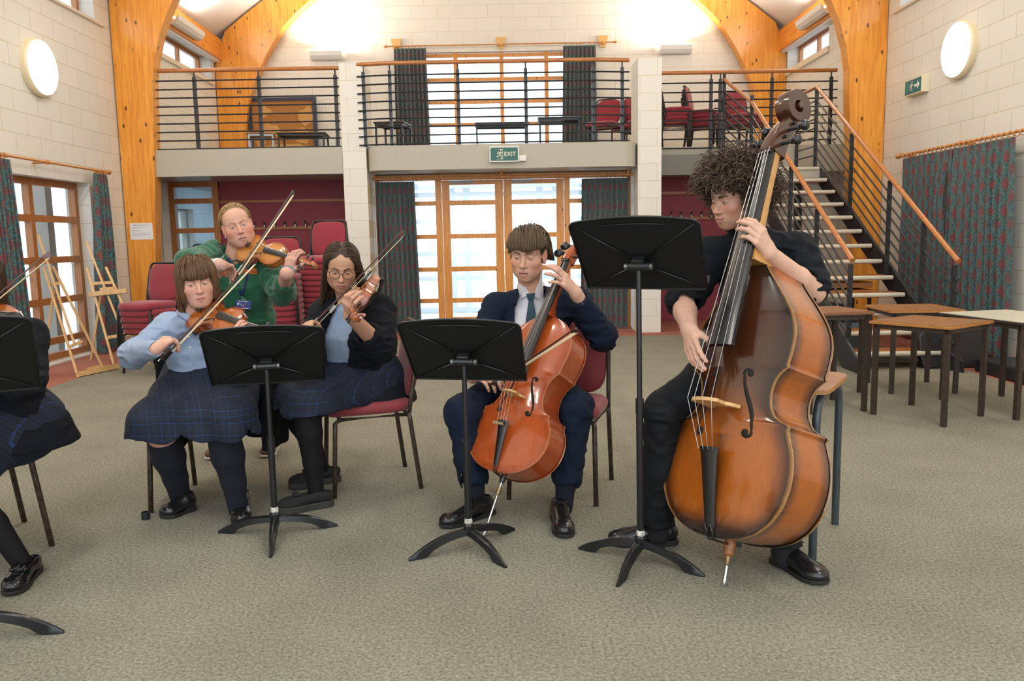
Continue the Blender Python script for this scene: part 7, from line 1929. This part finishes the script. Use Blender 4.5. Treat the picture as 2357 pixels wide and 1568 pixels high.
# ================================================================== double bass player
BLK = mat('black_jumper', (.005, .007, .010), .9, 0, .25, noise=.12, nscale=50, bump=.35, bscale=300); BTR = mat('black_trousers', (.005, .0055, .007), .8, 0, .25, bump=.2, bscale=260)
def boy_bass():
    t = person('person with curly dark hair in a black jumper smiling at the double bass', (1.0, 3.4))
    H = Head(P3(1690, 455, 3.45), -62, 14, 3, 1.04, jaw=1.05, cheek=1.0, nose=1.12, smile=1.0, male=True, lid=.38)
    neck = P3(1738, 560, 3.53); hip = Vector((1.10, 3.47, .80)); rt = Vector((-.90, -.42, 0)).normalized()
    shR, shL = P3(1634, 592, 3.46), P3(1832, 584, 3.52); elR, wrR = P3(1572, 694, 3.40), P3(1586, 758, 3.18); elL, wrL = P3(1872, 672, 3.33), P3(1768, 582, 3.16)
    hpR, hpL = hip + rt * .10, hip - rt * .08; knR, knL = P3(1525, 948, 3.22), Vector((1.10, 3.26, .56)); anR, anL = P3(1515, 1205, 3.26), Vector((1.05, 3.05, .12))
    anL = P3(1806, 1255, 3.02)
    parts, cols = [], []
    S = H.build(Sdf()); S.cone(H.w((0, -.02, -.055)), neck + Vector((0, 0, -.04)), .058, .063, .03)
    skin_part(parts, cols, S, .0019, lambda V: H.paint(V, SK4, (.54, .21, .18), (.040, .024, .016), .9, 1.15, 5))
    S = Sdf(); X, U, N_ = (BASS_M.to_3x3() @ Vector(a) for a in ((1, 0, 0), (0, 1, 0), (0, 0, 1)))
    tipT = P3(1716, 500, 3.02)
    tips = hand(S, wrL, perp(wrL, P3(1748, 543, 3.12)), (-X * .9 + N_ * -.2), [(.55, .75, .45), (.55, .75, .45), (.6, .8, .45), (.7, .8, .45)], (.55, .75, .1), -1, 1.08, .03); S.chain([lerp3(shL, elL, .6), elL, lerp3(elL, wrL, .35), wrL], [.054, .047, .046, .032], .02)
    skin_part(parts, cols, S, .0023, hand_paint((.62, .37, .27), tips + [elL]))
    S = Sdf()
    tips = hand(S, wrR, perp(wrR, P3(1592, 798, 3.11)), (.75, .35, -.1), [(.10, .22, .15), (.12, .30, .2), (.2, .4, .25), (.28, .45, .25)], (.5, .5, .2), 1, 1.12, .10); S.chain([elR, lerp3(elR, wrR, .4), wrR], [.048, .046, .033], .02)
    skin_part(parts, cols, S, .0023, hand_paint((.62, .37, .27), tips))
    body_of(t, parts, cols); H.eyes(t, (.06, .04, .025), (-.05, .9, -.2))
    # a mop of curls
    rn = random.Random(21)
    roots = scalp_roots(3600, 21, lambda p: p.z > .050 + max(0, p.y) * .35 or (p.y < .0 and p.z > .0) or (p.y < -.03 and p.z > -.055))
    def flow(p):
        q = p - Vector((0, -.02, .02)); return Vector((q.x * 6, q.y * 6 + .25, q.z * 5 - .15))
    class R_: pass
    mb = strands(H, roots, flow, lambda p, i: (i > 9 and rn.random() < .2) or (p.y > .05 and p.z < .045), 17, .0070, .0014, grav=.9, seed=22, thick=.040, jitter=.55, curl=(.0115, .62), shell=(.080, .098, .085), stiff=.5, hug=False)
    S = Sdf(); e = lambda c, r, k=.02, op=0: S.ell(H.w(c), A_(r) * H.s, H.R, k, op)
    e((0, -.026, .052), (.098, .110, .094)); e((0, .050, .088), (.076, .062, .046), .03); e((0, -.085, -.02), (.078, .045, .07), .03)
    e((0, .110, -.022), (.085, .066, .066), .012, 1); e((0, .045, -.055), (.11, .075, .07), .012, 1)
    hair_obj('hair', H, t, S, .0034, mb, (.075, .045, .028), .5, disp=lambda P: .009 * vnoise(P, (75, 75, 75), 4) + .004 * vnoise(P, (150, 150, 150), 9))
    S = Sdf(); S.torso(hip, neck, rt, [(-.06, .19, .145, .02), (.15, .18, .135, .03), (.5, .185, .14, .035), (.75, .19, .13, .02), (.9, .14, .095, .0), (1.0, .08, .08, 0)], .05)
    S.cone(neck, shR, .064, .080, .05); S.cone(neck, shL, .064, .082, .05); S.chain([shR, lerp3(shR, elR, .98)], [.084, .072], .03); S.chain([shL, lerp3(shL, elL, .55), lerp3(shL, elL, .92)], [.088, .082, .070], .03)
    S.cone(lerp3(shR, elR, .9), lerp3(elR, wrR, .6), .055, .056, .004, 1); S.cone(lerp3(shL, elL, .86), lerp3(elL, wrL, .3), .057, .060, .004, 1)
    S.cone(neck - Vector((0, 0, .01)), H.w((0, -.02, -.10)), .073, .070, .01); S.cone(neck + Vector((0, 0, .03)), H.w((0, -.01, -.06)), .062, .066, .004, 1); S.plane(hip + Vector((0, 0, -.10)), (0, 0, -1))
    cloth('jumper', t, S, .005, BLK, arm_folds(.009, [elR, elL, lerp3(shL, elL, .6), lerp3(hip, neck, .4)], 71, .18))
    S = Sdf(); S.ell(hip + Vector((0, 0, -.02)), (.18, .155, .11))
    for hp, kn, an in ((hpR, knR, anR), (hpL, knL, anL)): S.chain([hp, lerp3(hp, kn, .5), kn, lerp3(kn, an, .5), an - Vector((0, 0, .01))], [.10, .088, .074, .068, .068], .03)
    S.plane((0, 0, .105), (0, 0, -1)); cloth('trousers', t, S, .0055, BTR, arm_folds(.007, [knR, lerp3(knR, anR, .95), anL], 81, .16))
    for an in (anR, anL): S = Sdf(); S.cone(an - Vector((0, 0, .05)), an + Vector((0, 0, .03)), .044, .046); cloth('sock', t, S, .006, mat('black_sock', (.01, .01, .011), .9))
    shoe(t, onZ(1558, 1250), onZ(1400, 1252), w=.050); shoe(t, onZ(1782, 1290), onZ(1900, 1350), w=.050)
    return t
boy_bass()

# ================================================================== student cut off by the left edge
def girl_edge():
    t = person('person in a dark blazer and tartan skirt cut off by the left picture edge', (-2.1, 3.3))
    H = Head(P3(-58, 650, 3.24), 12, 8, 6, 1.0); neck = P3(-40, 722, 3.30); hip = Vector((-2.17, 3.44, .56)); rt = Vector((-.94, .34, 0)).normalized()
    shL, shR = P3(62, 778, 3.30), P3(-125, 770, 3.38); elL, wrL = P3(58, 880, 3.14), Vector((-2.12, 2.92, .96)); elR, wrR = P3(-190, 870, 3.2), P3(-120, 860, 2.95)
    hpR, hpL = hip + rt * .09, hip - rt * .09; knL, knR = Vector((-2.22, 3.05, .50)), Vector((-2.42, 3.12, .50)); anL, anR = Vector((-1.955, 3.10, .11)), Vector((-2.20, 3.16, .11))
    parts, cols = [], []
    S = H.build(Sdf()); S.cone(H.w((0, -.02, -.055)), neck + Vector((0, 0, -.04)), .052, .058, .03); skin_part(parts, cols, S, .003, lambda V: H.paint(V, SK1, (.45, .18, .15), (.06, .03, .02), .6))
    for sd, el, wr in ((-1, elL, wrL), (1, elR, wrR)):
        S = Sdf(); hand(S, wr, (wr - el), (0, .3, -1), [(.4, .7, .4)] * 4, (.5, .5, .2), sd); S.cone(el, wr, .04, .029); skin_part(parts, cols, S, .003, hand_paint(SK1))
    body_of(t, parts, cols)
    bob_hair(H, t, (.06, .03, .015)); H.eyes(t, (.06, .05, .04), (0, .9, -.1))
    S = Sdf(); S.torso(hip, neck, rt, [(-.22, .31, .25, .03), (.03, .28, .22, .03), (.15, .23, .18, .03), (.35, .19, .15, .03), (.65, .185, .14, .03), (.85, .15, .105, .0), (1.0, .078, .078, 0)], .05)
    S.cone(neck, shR, .062, .070, .05); S.cone(neck, shL, .062, .072, .05); S.chain([shL, elL, lerp3(elL, wrL, .85)], [.078, .072, .05], .03); S.chain([shR, elR, lerp3(elR, wrR, .85)], [.076, .066, .05], .03)
    S.cone(hip - rt * .12, hip - rt * .20 + Vector((.0, .02, -.11)), .11, .07, .05); S.plane(hip + Vector((0, 0, -.10)), (0, 0, -1))
    cloth('blazer', t, S, .006, BLAZER, arm_folds(.008, [elL, lerp3(hip, neck, .3), shL], 91, .2))
    skirt(t, (hpR, hpL), (lerp3(hpR, knR, .9), lerp3(hpL, knL, .9)), rt, .11, .165, .12, seed=9)
    S = Sdf()
    for hp, kn, an in ((hpR, knR, anR), (hpL, knL, anL)): S.chain([lerp3(hp, kn, .6), kn, lerp3(kn, an, .35), lerp3(kn, an, .7), an - Vector((0, 0, .05))], [.075, .064, .060, .046, .037], .012)
    cloth('tights', t, S, .006, TIGHTS)
    PAT = mat('patent_black', (.008, .008, .009), .10, 0, .6)
    shoe(t, (-1.935, 3.16), (-1.885, 2.90), 'shoe', False, True, PAT, None, .044, laces=False); shoe(t, (-2.20, 3.22), (-2.22, 2.96), 'shoe', False, True, PAT, None, .044, laces=False)
    return t
girl_edge()
# blazer left hanging over the first chair
S = Sdf(); c = Vector((-1.52, 4.03, 0)); R6 = Matrix.Rotation(math.radians(-6), 3, 'Z'); q = lambda x, y, z: c + R6 @ Vector((x, y, z)); RA = np.array(R6, np.float32)
S.chain([q(-.23, .26, .80), q(0, .28, .83), q(.23, .26, .80)], [.05, .045, .05], .03)
S.box(q(0, .30, .54), (.27, .03, .28), RA, .02, .05)
for s in (-1, 1): S.box(q(s * .265, .17, .50), (.028, .13, .27), RA, .02, .05)
S.box(q(-.285, .08, .34), (.03, .12, .14), RA, .02, .05)
S.cone(q(0, .12, .80), q(0, .12, .40), .155, .20, .03, 1)
V, F = S.mesh(.006, disp=folds(.008, 5, (12, 12, 5))); o = npobj('blazer', V, F, BLAZER); tag(o, 'black blazer hung over the chair back behind the pale blue shirt', 'blazer')
